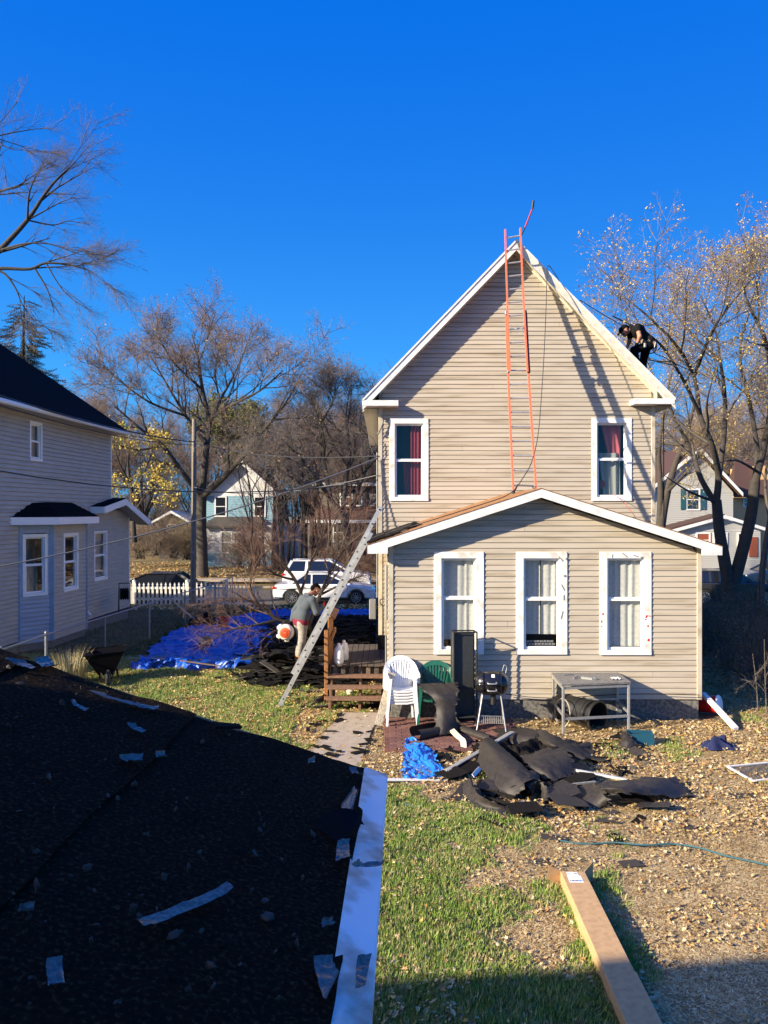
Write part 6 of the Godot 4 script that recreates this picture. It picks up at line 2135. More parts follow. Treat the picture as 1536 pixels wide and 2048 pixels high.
func build_ladders() -> void:
	# aluminium extension ladder leaning on the low eave, seen side-on
	var A := gd(556, 1418)
	var t := thing("aluminium_ladder", "silver aluminium extension ladder leaning on the rear room's left eave", "ladder", A)
	var B := at(768, 1017, 14.72) - A
	var d := B.normalized()
	var nrm := Vector3(-d.y, d.x, 0).normalized()       # up and to the left
	var ln := B.length()
	var s: M
	for sec in 2:
		var a0: float = [0.0, 0.72][sec]
		var a1: float = [ln * 0.88, ln][sec]
		var off: Vector3 = nrm * [0.0, 0.068][sec]
		for z in [0.0, -0.42]:
			s = M.new()
			var zz: float = z + (0.0 if sec == 0 else (-0.028 if z == 0.0 else 0.028))
			var p := d * a0 + off + Vector3(0, 0, zz)
			var q := d * a1 + off + Vector3(0, 0, zz)
			s.beam(p, q, 0.004, 0.082, nrm)
			var side := 1.0 if z < 0 else -1.0
			for e in [-0.039, 0.039]:
				s.beam(p + nrm * e + Vector3(0, 0, side * 0.013), q + nrm * e + Vector3(0, 0, side * 0.013), 0.028, 0.004, nrm)
			obj("rail", s, MT.aluminium, t)
		var k := 0
		var u := a0 + 0.22
		while u < a1 - 0.05:
			s = M.new()
			s.rod(d * u + off + Vector3(0, 0, 0.003), d * u + off + Vector3(0, 0, -0.42), 0.017, 8)
			var r := obj("rung", s, MT.aluminium, t)
			s = M.new()
			s.lathe([Vector2(0.0, 0), Vector2(0.015, 0), Vector2(0.015, 0.004), Vector2(0, 0.004)], 10, Transform3D(Basis(Vector3.RIGHT, PI / 2), d * u + off + Vector3(0, 0, 0.003)))
			obj("rung_end", s, MT.black, r)
			u += 0.305
	for z in [0.0, -0.42]:
		s = M.new()
		s.cbox(d * 0.03 + Vector3(0, 0, z), Vector3(0.10, 0.09, 0.05), 0.008, Basis(Vector3.BACK, atan2(d.y, d.x) - PI / 2))
		obj("foot", s, MT.galv, t)
	# orange fibreglass extension ladder up to the ridge
	var zb := 15.6
	var zt := 17.28
	var bl := Vector3(X(1027, zb), add_roof(X(1027, zb)) + 0.01, -zb)
	var brr := Vector3(X(1073, zb), add_roof(X(1073, zb)) + 0.01, -zb)
	t = thing("orange_ladder", "tall orange fibreglass extension ladder from the low roof to the ridge", "ladder", bl)
	var tl := at(1007, 461, zt) - bl
	var tr := at(1042, 458, zt) - bl
	var br := brr - bl
	var ml := at(1014, 660, 16.72) - bl
	var sag := func(a: Vector3, b: Vector3, u: float) -> Vector3: return a.lerp(b, u) + Vector3(0, 0, -0.10) * sin(u * PI)
	var frac := 0.665
	for sd in 2:
		var a: Vector3 = [Vector3.ZERO, br][sd]
		var b: Vector3 = [tl, tr][sd]
		var pts := []
		var hw := []
		for k in 9:
			pts.append(sag.call(a, b, frac * k / 8.0 - 0.0))
			hw.append(Vector3(0, 0, 0.036))
		s = M.new()
		s.strap(pts, hw, 0.034)
		obj("rail", s, MT.fibre, t)
		pts = []
		for k in 9: pts.append(sag.call(a, b, lerpf(0.44, 1.0, k / 8.0)) + Vector3(0.028 if sd == 0 else -0.028, 0, 0.055))
		s = M.new()
		s.strap(pts, hw, 0.03)
		obj("rail", s, MT.fibre, t)
		if sd == 1:
			pts = []
			for k in 5: pts.append(sag.call(a, b, lerpf(0.44, frac, k / 4.0)) + Vector3(0.02, 0, 0.01))
			s = M.new()
			s.strap(pts, hw, 0.03)
			obj("rail_guide", s, MT.fibre_red, t)
		s = M.new()
		var fp: Vector3 = a
		s.cbox(fp + Vector3(0, 0.03, 0), Vector3(0.05, 0.07, 0.13), 0.01)
		s.beam(fp + Vector3(0.01 if sd == 0 else -0.01, 0.05, 0.05), fp + Vector3(0.09 if sd == 0 else -0.09, 0.19, 0.0), 0.03, 0.02)
		obj("foot", s, MT.black, t)
		s = M.new()
		s.cbox(sag.call(a, b, frac) + Vector3(0, 0.01, 0.02), Vector3(0.055, 0.09, 0.09), 0.01)
		s.cbox(sag.call(a, b, 0.44) + Vector3(0, 0.0, 0.05), Vector3(0.06, 0.05, 0.06), 0.01)
		obj("rail_bracket", s, MT.galv if sd == 0 else MT.black, t)
	for k in 19:
		var u := (k + 0.55) / 19.2
		var fly := u > 0.46
		var a: Vector3 = sag.call(Vector3.ZERO, tl, u) + Vector3(0.014 if not fly else 0.04, 0, 0.05 if fly else 0.0)
		var b: Vector3 = sag.call(br, tr, u) + Vector3(-0.014 if not fly else -0.04, 0.02, 0.05 if fly else 0.0)
		s = M.new()
		s.rod(a, b, 0.017, 8)
		obj("rung", s, MT.aluminium, t)
	s = M.new()
	for x in [0.25, 0.5, 0.75]:
		var u := 0.60
		var q: Vector3 = sag.call(Vector3.ZERO, tl, u).lerp(sag.call(br, tr, u), x * 1.2 - 0.1) + Vector3(0, 0.02, 0.07)
		s.beam(q + Vector3(0, 0.08, 0), q + Vector3(0, -0.10, 0), 0.018, 0.03, Vector3(0, 0, 1))
	obj("rung_lock", s, MT.steel, t)
	s = M.new()
	s.rod(Vector3(0.06, 0.18, 0), br + Vector3(-0.06, 0.20, 0), 0.012)
	obj("foot_brace", s, MT.galv, t)
	# black rope from the rake down the ladder and along the low roof
	s = M.new()
	var rp := smooth([at(1118, 562, 17.38), at(1108, 545, 17.35), at(1095, 533, 17.3), at(1093, 590, 16.9), at(1089, 690, 16.5), at(1083, 790, 16.2), at(1076, 870, 15.9), at(1063, 925, 15.55), at(1045, 957, 15.3), at(1030, 978, 15.1), Vector3(X(1008, 15.0), add_roof(X(1008, 15.0)) + 0.03, -15.0), Vector3(X(950, 14.8), add_roof(X(950, 14.8)) + 0.03, -14.8), Vector3(X(880, 14.5), add_roof(X(880, 14.5)) + 0.045, -14.5), Vector3(X(820, 14.6), add_roof(X(820, 14.6)) + 0.05, -14.6)], 5)
	s.tube(rp, arr(0.009, rp.size()), 6)
	tag(obj("rope", s, MT.cable), "black rope hanging from the gable edge past the orange ladder", "rope")
	s = M.new()
	rp = smooth([at(1160, 600, 17.9), at(1190, 619, 18.0), at(1220, 637, 18.1), at(1247, 652, 18.15)], 4)
	s.tube(rp, arr(0.009, rp.size()), 6)
	tag(obj("rope", s, MT.cable), "taut black safety rope from the ridge to the roofer", "rope")
	s = M.new()
	rp = smooth([at(1305, 700, 18.2), at(1312, 708, 18.3), at(1330, 715, 18.4), at(1350, 727, 18.6), at(1400, 750, 18.8)], 4)
	s.tube(rp, arr(0.010, rp.size()), 6)
	tag(obj("rope", s, MT.cable), "loose black rope end trailing behind the roofer's hip", "rope")
	# long handle sticking up over the ridge
	var h := thing("roofing_shovel", "red-shafted tool with black grip standing up over the ridge", "shovel", at(1040, 476, 17.6))
	var q0 := Vector3.ZERO
	var q1 := at(1050, 455, 17.6) - h.position
	var q2 := at(1064.5, 418, 17.6) - h.position
	var q3 := at(1067, 401, 17.6) - h.position
	s = M.new(); s.rod(q0, q1, 0.016)
	obj("socket", s, MT.black, h)
	s = M.new(); s.rod(q1, q2, 0.018)
	obj("shaft", s, MT.fibre_red, h)
	s = M.new(); s.tube([q2, q2.lerp(q3, 0.4), q3], [0.024, 0.030, 0.026], 8)
	obj("grip", s, MT.black, h)
	# red cord from the right-hand upper window
	s = M.new()
	rp = smooth([at(1224, 988, 17.6), at(1236, 994, 17.5), at(1250, 1008, 17.3), at(1262, 1022, 17.2), at(1272, 1036, 17.1)], 4)
	s.tube(rp, arr(0.006, rp.size()), 5)
	tag(obj("cord", s, MT.red_cord), "red cord hanging out of the right upper window", "cord")

# ---------------------------------------------------------------- people
func fingers(b: Array, wrist: Vector3, d: Vector3, side: Vector3, grip: Vector3, curl: float) -> void:
	# d along the palm, side towards the thumb, grip the way the fingers close
	for o in [-0.028, 0.0, 0.028]: b.append([wrist + side * o * 0.7, wrist + d * 0.085 + side * o, 0.019, 0.016])
	for k in 4:
		var base := wrist + d * 0.09 + side * (0.033 - k * 0.022)
		var l: float = [0.072, 0.080, 0.075, 0.058][k]
		var d1 := (d * cos(curl * 0.6) + grip * sin(curl * 0.6)).normalized()
		var d2 := (d * cos(curl * 1.4) + grip * sin(curl * 1.4)).normalized()
		var d3 := (d * cos(curl * 2.1) + grip * sin(curl * 2.1)).normalized()
		var p1 := base + d1 * l * 0.45
		var p2 := p1 + d2 * l * 0.32
		b.append([base, p1, 0.0095, 0.009])
		b.append([p1, p2, 0.009, 0.0085])
		b.append([p2, p2 + d3 * l * 0.28, 0.0085, 0.0075])
	var tb := wrist + d * 0.03 + side * 0.03
	var t1 := tb + (d * 0.6 + side * 0.7 + grip * 0.35).normalized() * 0.04
	b.append([tb, t1, 0.014, 0.011])
	b.append([t1, t1 + (d * 0.8 + grip * 0.6).normalized() * 0.035, 0.011, 0.009])

func head_bones(b: Array, c: Vector3, f: Vector3, up: Vector3) -> void:
	var r := f.cross(up).normalized()
	b.append([c + up * 0.03 - f * 0.025, c + up * 0.03 + f * 0.03, 0.088, 0.082])
	b.append([c - up * 0.05 + f * 0.04, c - up * 0.085 + f * 0.065, 0.058, 0.042])
	b.append([c - up * 0.005 + f * 0.10, c - up * 0.03 + f * 0.118, 0.012, 0.017])
	for s in [-1.0, 1.0]:
		b.append([c + r * 0.088 * s + up * 0.01, c + r * 0.094 * s - up * 0.03, 0.016, 0.012])
		b.append([c + r * 0.05 * s - up * 0.02 + f * 0.06, c + r * 0.04 * s - up * 0.04 + f * 0.065, 0.03, 0.028])
		b.append([c + r * 0.02 * s + up * 0.035 + f * 0.098, c + r * 0.045 * s + up * 0.034 + f * 0.088, 0.012, 0.010])
	b.append([c - up * 0.062 + f * 0.098 - r * 0.02, c - up * 0.062 + f * 0.098 + r * 0.02, 0.011, 0.011])

func face(parent: Node, c: Vector3, f: Vector3, up: Vector3) -> void:
	var r := f.cross(up).normalized()
	var m := M.new()
	for s in [-1.0, 1.0]: m.blob(c + r * 0.033 * s + up * 0.012 + f * 0.097, Vector3.ONE * 0.011, 8, 6)
	obj("eyes", m, MT.paper, parent)
	m = M.new()
	for s in [-1.0, 1.0]: m.blob(c + r * 0.033 * s + up * 0.012 + f * 0.105, Vector3.ONE * 0.006, 6, 4)
	obj("irises", m, MT.hair, parent)
	m = M.new()
	for s in [-1.0, 1.0]: m.rod(c + r * 0.018 * s + up * 0.038 + f * 0.108, c + r * 0.05 * s + up * 0.036 + f * 0.094, 0.005, 5)
	obj("eyebrows", m, MT.hair, parent)

func build_people() -> void:
	# man with a leaf blower, seen from behind, stooping to the right
	var t := thing("person", "person in grey hoodie and pale trousers carrying a leaf blower, head bowed", "person", at(596, 1328, 17.2) + Vector3(0, 0.03, 0))
	var f := Vector3(0.80, 0, -0.60)
	var rt := Vector3(0.60, 0, 0.80)
	var pel := Vector3(0.06, 0.94, -0.02)
	var hipR := pel + rt * 0.10 + Vector3(0, -0.04, 0)
	var hipL := pel - rt * 0.10 + Vector3(0, -0.04, 0)
	var knR := Vector3(0.10, 0.50, 0.10)
	var knL := Vector3(0.05, 0.50, -0.16)
	var anR := Vector3(0.03, 0.09, 0.10)
	var anL := Vector3(-0.02, 0.10, -0.20)
	var ch := Vector3(0.16, 1.30, -0.10)
	var nk := Vector3(0.24, 1.49, -0.16)
	var shR := ch + rt * 0.19 + Vector3(0.05, 0.10, -0.02)
	var shL := ch - rt * 0.19 + Vector3(0.03, 0.10, -0.02)
	var elR := Vector3(0.42, 1.13, 0.06)
	var wrR := Vector3(0.53, 1.24, -0.10)
	var elL := Vector3(-0.10, 1.13, -0.22)
	var wrL := Vector3(-0.16, 0.90, -0.12)
	var hc := Vector3(0.36, 1.60, -0.25)
	var hf := (f * 0.85 + Vector3(0, -0.55, 0)).normalized()
	var hu := (Vector3.UP * 0.85 + f * 0.5).normalized()
	hu = (hu - hf * hu.dot(hf)).normalized()
	var b := [[hipR, knR, 0.085, 0.058], [knR, anR, 0.056, 0.040], [hipL, knL, 0.085, 0.058], [knL, anL, 0.056, 0.040],
		[pel - rt * 0.06, pel + rt * 0.06, 0.12, 0.12], [pel, ch, 0.12, 0.13], [ch - rt * 0.08, ch + rt * 0.08, 0.12, 0.12], [ch, nk, 0.10, 0.058], [nk, hc - hu * 0.04, 0.056, 0.056],
		[shR, elR, 0.056, 0.043], [elR, wrR, 0.042, 0.029], [shL, elL, 0.056, 0.043], [elL, wrL, 0.042, 0.029],
		[anR, anR + f * 0.13 - Vector3(0, 0.05, 0), 0.042, 0.03], [anL, anL + f * 0.13 - Vector3(0, 0.05, 0), 0.042, 0.03]]
	var m := M.new()
	skin(b, 0.014, 0.035, m)
	var hb := []
	head_bones(hb, hc, hf, hu)
	hb.append([hc - hu * 0.05 - hf * 0.02, nk, 0.056, 0.058])
	skin(hb, 0.009, 0.02, m)
	obj("body", m, MT.skin_dark, t)
	face(t, hc, hf, hu)
	m = M.new()
	skin([[hc + hu * 0.055 - hf * 0.035, hc + hu * 0.06 + hf * 0.04, 0.083, 0.074], [hc + hu * 0.0 - hf * 0.06, hc - hu * 0.03 - hf * 0.055, 0.070, 0.05], [hc + hu * 0.10 + hf * 0.03, hc + hu * 0.11 - hf * 0.02, 0.045, 0.045]], 0.010, 0.03, m)
	obj("hair", m, MT.hair, t)
	# clothes
	var e := 0.030
	body("hoodie", [[pel + Vector3(0.02, 0.12, 0) - rt * 0.08, pel + Vector3(0.02, 0.12, 0) + rt * 0.08, 0.145, 0.145], [pel + Vector3(0.02, 0.14, 0), ch, 0.15, 0.155], [ch - rt * 0.10, ch + rt * 0.10, 0.145, 0.145], [ch + Vector3(0, 0.05, 0) - f * 0.05, ch + Vector3(0.02, 0.12, 0) - f * 0.04, 0.12, 0.09],
		[nk - f * 0.06 - rt * 0.06, nk - f * 0.06 + rt * 0.06, 0.055, 0.055], [nk - f * 0.08 + Vector3(0, -0.05, 0), nk - f * 0.09 + Vector3(0, -0.10, 0), 0.06, 0.045],
		[ch + rt * 0.1 + Vector3(0, .08, 0), shR, 0.09, 0.085], [ch - rt * 0.1 + Vector3(0, .08, 0), shL, 0.09, 0.085], [shR, elR, 0.086, 0.074], [elR, elR.lerp(wrR, 0.9), 0.070, 0.052], [shL, elL, 0.086, 0.072], [elL, elL.lerp(wrL, 0.88), 0.068, 0.05],
		[elR.lerp(wrR, 0.8), elR.lerp(wrR, 0.86), 0.056, 0.056], [pel + Vector3(0.015, 0.045, 0) - rt * 0.09, pel + Vector3(0.015, 0.045, 0) + rt * 0.09, 0.128, 0.128]], MT.hoodie, t, 0.015, 0.035)
	body("shirt_hem", [[pel + Vector3(0.0, 0.0, 0) - rt * 0.10, pel + Vector3(0.0, 0.0, 0) + rt * 0.10, 0.128, 0.128], [pel + Vector3(0.0, -0.05, 0) - rt * 0.09, pel + Vector3(0.0, -0.05, 0) + rt * 0.09, 0.127, 0.127]], MT.maroon, t, 0.016, 0.03)
	body("trousers", [[pel + Vector3(0, -0.06, 0) - rt * 0.08, pel + Vector3(0, -0.06, 0) + rt * 0.08, 0.122, 0.122], [hipR, knR, 0.112, 0.085], [knR, anR + Vector3(0, 0.09, 0), 0.082, 0.066], [hipL, knL, 0.112, 0.085], [knL, anL + Vector3(0, 0.09, 0), 0.082, 0.066],
		[knR + Vector3(0, -0.04, 0) - f * 0.03, knR + Vector3(0, -0.10, 0) - f * 0.03, 0.06, 0.055], [hipR - f * 0.05, hipR - f * 0.05 + Vector3(0, -0.1, 0), 0.09, 0.08]], MT.khaki, t, 0.015, 0.03)
	for k in 2:
		var an: Vector3 = [anR, anL][k]
		body("boot", [[an + Vector3(0, 0.09, 0), an + Vector3(0, -0.03, 0), 0.066, 0.062], [an + Vector3(0, -0.045, 0) - f * 0.03, an + Vector3(0, -0.055, 0) + f * 0.17, 0.05, 0.042], [an + Vector3(0, -0.03, 0) + f * 0.06, an + Vector3(0, -0.05, 0) + f * 0.14, 0.048, 0.042]], MT.boot, t, 0.012, 0.02)
	var gl := []
	fingers(gl, wrR, (wrR - elR).normalized(), Vector3.UP, f.cross(Vector3.UP) * -1.0, 0.75)
	gl.append([elR.lerp(wrR, 0.86), wrR, 0.04, 0.034])
	body("glove", gl, MT.glove, t, 0.007, 0.012)
	gl = []
	fingers(gl, wrL, (Vector3(-0.15, -1, 0.1)).normalized(), f, rt, 0.95)
	gl.append([elL.lerp(wrL, 0.86), wrL, 0.04, 0.034])
	body("glove", gl, MT.cloth_black, t, 0.007, 0.012)
	# leaf blower held low in the left hand
	var lb := thing("leaf_blower", "white leaf blower with round orange grille hanging from the man's hand", "leaf blower", t.position + Vector3(-0.27, 0.68, 0.0))
	var q := Transform3D(Basis(Vector3.RIGHT, PI / 2).rotated(Vector3.UP, -0.15), Vector3.ZERO)
	m = M.new()
	m.lathe([Vector2(0, -0.1), Vector2(0.14, -0.1), Vector2(0.175, -0.07), Vector2(0.185, 0.0), Vector2(0.165, 0.06), Vector2(0.135, 0.085), Vector2(0.125, 0.08), Vector2(0, 0.08)], 24, q)
	m.cbox(Vector3(-0.12, 0.10, -0.02), Vector3(0.14, 0.14, 0.14), 0.03, Basis(Vector3.BACK, 0.6))
	m.cbox(Vector3(-0.16, -0.10, -0.04), Vector3(0.12, 0.09, 0.1), 0.03, Basis(Vector3.BACK, -0.5))
	m.cbox(Vector3(0.02, -0.19, -0.03), Vector3(0.1, 0.06, 0.1), 0.02)
	obj("housing", m, MT.blower, lb)
	m = M.new()
	m.lathe([Vector2(0.118, 0.081), Vector2(0.118, 0.10), Vector2(0.09, 0.112), Vector2(0, 0.118)], 24, q)
	var g := obj("grille", m, MT.orange, lb)
	m = M.new()
	m.xf = q
	for k in 14:
		var a := TAU * k / 14
		m.beam(Vector3(0.03 * cos(a), 0.119, 0.03 * sin(a)), Vector3(0.105 * cos(a), 0.108, 0.105 * sin(a)), 0.006, 0.006)
	for r in [0.04, 0.075]: m.lathe([Vector2(r - 0.004, 0.116), Vector2(r, 0.122), Vector2(r + 0.004, 0.116)], 20)
	obj("grille_ribs", m, MT.fibre_red, g)
	m = M.new()
	var hp := smooth([Vector3(-0.08, 0.14, -0.06), Vector3(-0.03, 0.235, -0.10), Vector3(0.10, 0.25, -0.12), Vector3(0.17, 0.15, -0.12)], 4)
	m.tube(hp, arr(0.018, hp.size()), 7)
	obj("handle", m, MT.black, lb)
	m = M.new()
	m.tube([Vector3(0.06, 0.02, -0.12), Vector3(0.28, -0.12, -0.35), Vector3(0.52, -0.32, -0.62)], [0.055, 0.045, 0.04], 10)
	obj("blower_tube", m, MT.black, lb)

	# roofer stooping on the right-hand slope
	t = thing("person", "person in black shirt and cap with tool belt stooping on the gable roof", "person", at(1286, 758, 18.2))
	f = Vector3(-0.97, 0, 0.10).normalized()
	rt = f.cross(Vector3.UP)
	pel = Vector3(0.13, 0.82, 0.0)
	hipR = pel + rt * 0.10 + Vector3(0, -0.04, 0)
	hipL = pel - rt * 0.10 + Vector3(0, -0.04, 0)
	knR = Vector3(0.05, 0.44, -0.14)
	knL = Vector3(-0.25, 0.66, 0.12)
	anR = Vector3(0.06, 0.06, -0.12)
	anL = Vector3(-0.16, 0.24, 0.10)
	ch = Vector3(-0.13, 1.13, 0.0)
	nk = Vector3(-0.29, 1.20, 0.0)
	shR = ch + rt * 0.19 + Vector3(-0.08, 0.05, 0)
	shL = ch - rt * 0.19 + Vector3(-0.08, 0.05, 0)
	elL = Vector3(-0.17, 0.94, 0.27)
	wrL = Vector3(-0.22, 0.76, 0.20)
	elR = Vector3(-0.24, 0.93, -0.26)
	wrR = Vector3(-0.34, 0.74, -0.16)
	hc = Vector3(-0.43, 1.14, 0.0)
	hf = (f * 0.75 + Vector3(0, -0.66, 0)).normalized()
	hu = (Vector3.UP * 0.75 + f * 0.66).normalized()
	b = [[hipR, knR, 0.085, 0.058], [knR, anR, 0.056, 0.040], [hipL, knL, 0.085, 0.058], [knL, anL, 0.056, 0.040],
		[pel - rt * 0.06, pel + rt * 0.06, 0.12, 0.12], [pel, ch, 0.12, 0.13], [ch - rt * 0.08, ch + rt * 0.08, 0.12, 0.12], [ch, nk, 0.10, 0.058], [nk, hc + hf * -0.02, 0.056, 0.056],
		[shR, elR, 0.056, 0.046], [elR, wrR, 0.044, 0.031], [shL, elL, 0.058, 0.048], [elL, wrL, 0.046, 0.032]]
	m = M.new()
	skin(b, 0.014, 0.03, m)
	hb = []
	head_bones(hb, hc, hf, hu)
	hb.append([hc - hu * 0.05 - hf * 0.02, nk, 0.056, 0.058])
	skin(hb, 0.009, 0.02, m)
	gl = []
	fingers(gl, wrR, Vector3(-0.4, -0.9, 0.1).normalized(), Vector3(-0.5, 0.2, 0.8).normalized(), Vector3(-0.7, 0.3, 0).normalized(), 0.7)
	skin(gl, 0.007, 0.012, m)
	obj("body", m, MT.skin, t)
	face(t, hc, hf, hu)
	m = M.new()
	skin([[hc + hu * 0.05 - hf * 0.04, hc + hu * 0.055 + hf * 0.045, 0.088, 0.08], [hc + hu * 0.0 - hf * 0.07, hc - hu * 0.04 - hf * 0.065, 0.07, 0.055]], 0.010, 0.03, m)
	m.strap([hc + hu * 0.05 + hf * 0.10, hc + hu * 0.045 + hf * 0.15, hc + hu * 0.025 + hf * 0.20], [rt * 0.075, rt * 0.07, rt * 0.045], 0.010)
	obj("cap", m, MT.cloth_black, t)
	body("shirt", [[pel + Vector3(-0.02, 0.06, 0) - rt * 0.08, pel + Vector3(-0.02, 0.06, 0) + rt * 0.08, 0.135, 0.135], [pel + Vector3(-0.02, 0.06, 0), ch, 0.145, 0.15], [ch - rt * 0.09, ch + rt * 0.09, 0.14, 0.14], [ch, nk, 0.12, 0.075],
		[ch + rt * 0.1, shR, 0.09, 0.08], [ch - rt * 0.1, shL, 0.09, 0.08], [shR, shR.lerp(elR, 0.45), 0.082, 0.075], [shL, shL.lerp(elL, 0.30), 0.080, 0.072]], MT.cloth_char, t, 0.015, 0.035)
	body("trousers", [[pel - rt * 0.08, pel + rt * 0.08, 0.13, 0.13], [hipR, knR, 0.112, 0.088], [knR, anR, 0.086, 0.078], [hipL, knL, 0.112, 0.088], [knL, anL, 0.086, 0.076]], MT.cloth_black, t, 0.015, 0.03)
	for k in 2:
		var an: Vector3 = [anR, anL][k]
		body("boot", [[an + Vector3(0, 0.04, 0), an + Vector3(0, -0.03, 0), 0.06, 0.056], [an + Vector3(0, -0.02, 0), an + Vector3(0, 0.05, 0) + f * 0.16, 0.05, 0.042]], MT.cloth_black, t, 0.012, 0.02)
	gl = []
	fingers(gl, wrL, Vector3(-0.3, -0.95, 0).normalized(), f, Vector3(0, 0.2, -1).normalized(), 0.7)
	gl.append([elL.lerp(wrL, 0.84), wrL, 0.042, 0.036])
	body("glove", gl, MT.cloth_black, t, 0.007, 0.012)
	body("tool_belt", [[pel + Vector3(-0.05, 0.05, 0.15), pel + Vector3(0.07, -0.02, 0.15), 0.06, 0.07], [pel + Vector3(-0.16, 0.04, 0.10), pel + Vector3(-0.13, -0.06, 0.12), 0.06, 0.065], [pel + Vector3(0.10, 0.06, 0.06), pel + Vector3(0.12, -0.06, 0.08), 0.05, 0.06]], MT.leather, t, 0.014, 0.03)
	m = M.new()
	var rg := []
	var hw := []
	for k in 17:
		var a := TAU * k / 16
		var ax := (ch - pel).normalized()
		rg.append(pel + ax * 0.03 + (rt * cos(a) + ax.cross(rt) * sin(a)) * Vector3(0.165, 0.165, 0.215) * 1.02)
		hw.append(ax * 0.025)
	m.strap(rg, hw, 0.012)
	for sd in [-1.0, 1.0]:
		m.tube(smooth([pel + Vector3(0.12, 0.02, 0.18 * sd), pel + Vector3(0.24, -0.02, 0.14 * sd), pel + Vector3(0.18, -0.16, 0.17 * sd), pel + Vector3(0.02, -0.18, 0.22 * sd)], 4), arr(0.012, 13), 5)
	obj("harness", m, MT.cloth_black, t)
	m = M.new()
	m.cbox(pel + Vector3(-0.16, -0.07, 0.23), Vector3(0.05, 0.10, 0.02), 0.005)
	m.rod(pel + Vector3(0.09, 0.0, 0.22), pel + Vector3(0.06, -0.12, 0.23), 0.012)
	obj("tape_measure", m, MT.steel, t)

# ---------------------------------------------------------------- things by the wall
func chair_mesh(t: Node3D, mt: Material) -> void:
	# moulded garden armchair, facing +z, seat at 0.42
	var s := M.new()
	s.grid(10, 8, func(u: float, v: float) -> Vector3:
		var w := lerpf(0.44, 0.36, v)
		return Vector3((u - 0.5) * w, 0.42 - 0.03 * sin(u * PI) - 0.02 * v + 0.012 * cos(v * 3.0), lerpf(0.24, -0.20, v)))
	s.strap([Vector3(-0.22, 0.405, 0.245), Vector3(-0.1, 0.385, 0.255), Vector3(0.1, 0.385, 0.255), Vector3(0.22, 0.405, 0.245)], [Vector3(0, 0.015, 0)], 0.012)
	obj("seat", s, mt, t)
	# back: arch sweeping forward into the arms
	s = M.new()
	var arch := []
	var hw := []
	var key := [Vector3(-0.27, 0.62, 0.22), Vector3(-0.285, 0.64, 0.05), Vector3(-0.275, 0.66, -0.10), Vector3(-0.235, 0.76, -0.235), Vector3(-0.13, 0.85, -0.285), Vector3(0, 0.875, -0.295), Vector3(0.13, 0.85, -0.285), Vector3(0.235, 0.76, -0.235), Vector3(0.275, 0.66, -0.10), Vector3(0.285, 0.64, 0.05), Vector3(0.27, 0.62, 0.22)]
	arch = smooth(key, 4)
	for i in arch.size():
		var f := absf(float(i) / (arch.size() - 1) - 0.5) * 2.0
		var up := Vector3(0, 1, -0.3).normalized()
		var ou := Vector3(signf(arch[i].x) if absf(arch[i].x) > 0.02 else 0.0, 0, 0)
		hw.append((up.lerp(Vector3(arch[i].x, 0, 0).normalized() if absf(arch[i].x) > 0.02 else up, smoothstep(0.15, 0.75, f))).normalized() * 0.038)
	s.strap(arch, hw, 0.014)
	obj("back_rim", s, mt, t)
	for k in 9:
		s = M.new()
		var a := (k - 4) / 4.0
		var top := Vector3(a * 0.20, 0.845 - a * a * 0.10, -0.285 + a * a * 0.05)
		var bot := Vector3(a * 0.12, 0.41, -0.185)
		s.strap([bot, bot.lerp(top, 0.5) + Vector3(0, 0, -0.018), top], [Vector3(0.012, 0, 0), Vector3(0.013, 0, 0), Vector3(0.015, 0, 0)], 0.010)
		obj("back_slat", s, mt, t)
	for sd in [-1.0, 1.0]:
		s = M.new()
		s.strap([Vector3(0.16 * sd, 0.41, -0.19), Vector3(0.20 * sd, 0.56, -0.22), Vector3(0.225 * sd, 0.75, -0.24)], [Vector3(0.03, 0, 0.012 * -sd)], 0.012)
		s.strap([Vector3(0.215 * sd, 0.40, 0.05), Vector3(0.25 * sd, 0.52, 0.10), Vector3(0.275 * sd, 0.625, 0.12)], [Vector3(0, 0, 0.06), Vector3(0, 0, 0.05), Vector3(0, 0, 0.07)], 0.012)
		obj("side_panel", s, mt, t)
		for fr in [1.0, -1.0]:
			s = M.new()
			var tp := Vector3(0.235 * sd, 0.42 if fr < 0 else 0.61, 0.22 if fr > 0 else -0.2)
			var ft := Vector3((0.275 if fr > 0 else 0.25) * sd, 0.0, 0.26 if fr > 0 else -0.27)
			s.strap([ft, ft.lerp(tp, 0.5), tp], [Vector3(0, 0, 0.022), Vector3(0, 0, 0.030), Vector3(0, 0, 0.042)], 0.012)
			s.strap([ft + Vector3(-0.015 * sd, 0, 0.022 * fr), ft.lerp(tp, 0.5) + Vector3(-0.02 * sd, 0, 0.03 * fr), tp + Vector3(-0.025 * sd, 0, 0.04 * fr)], [Vector3(0.015, 0, 0), Vector3(0.02, 0, 0), Vector3(0.028, 0, 0)], 0.012)
			obj("leg", s, mt, t)

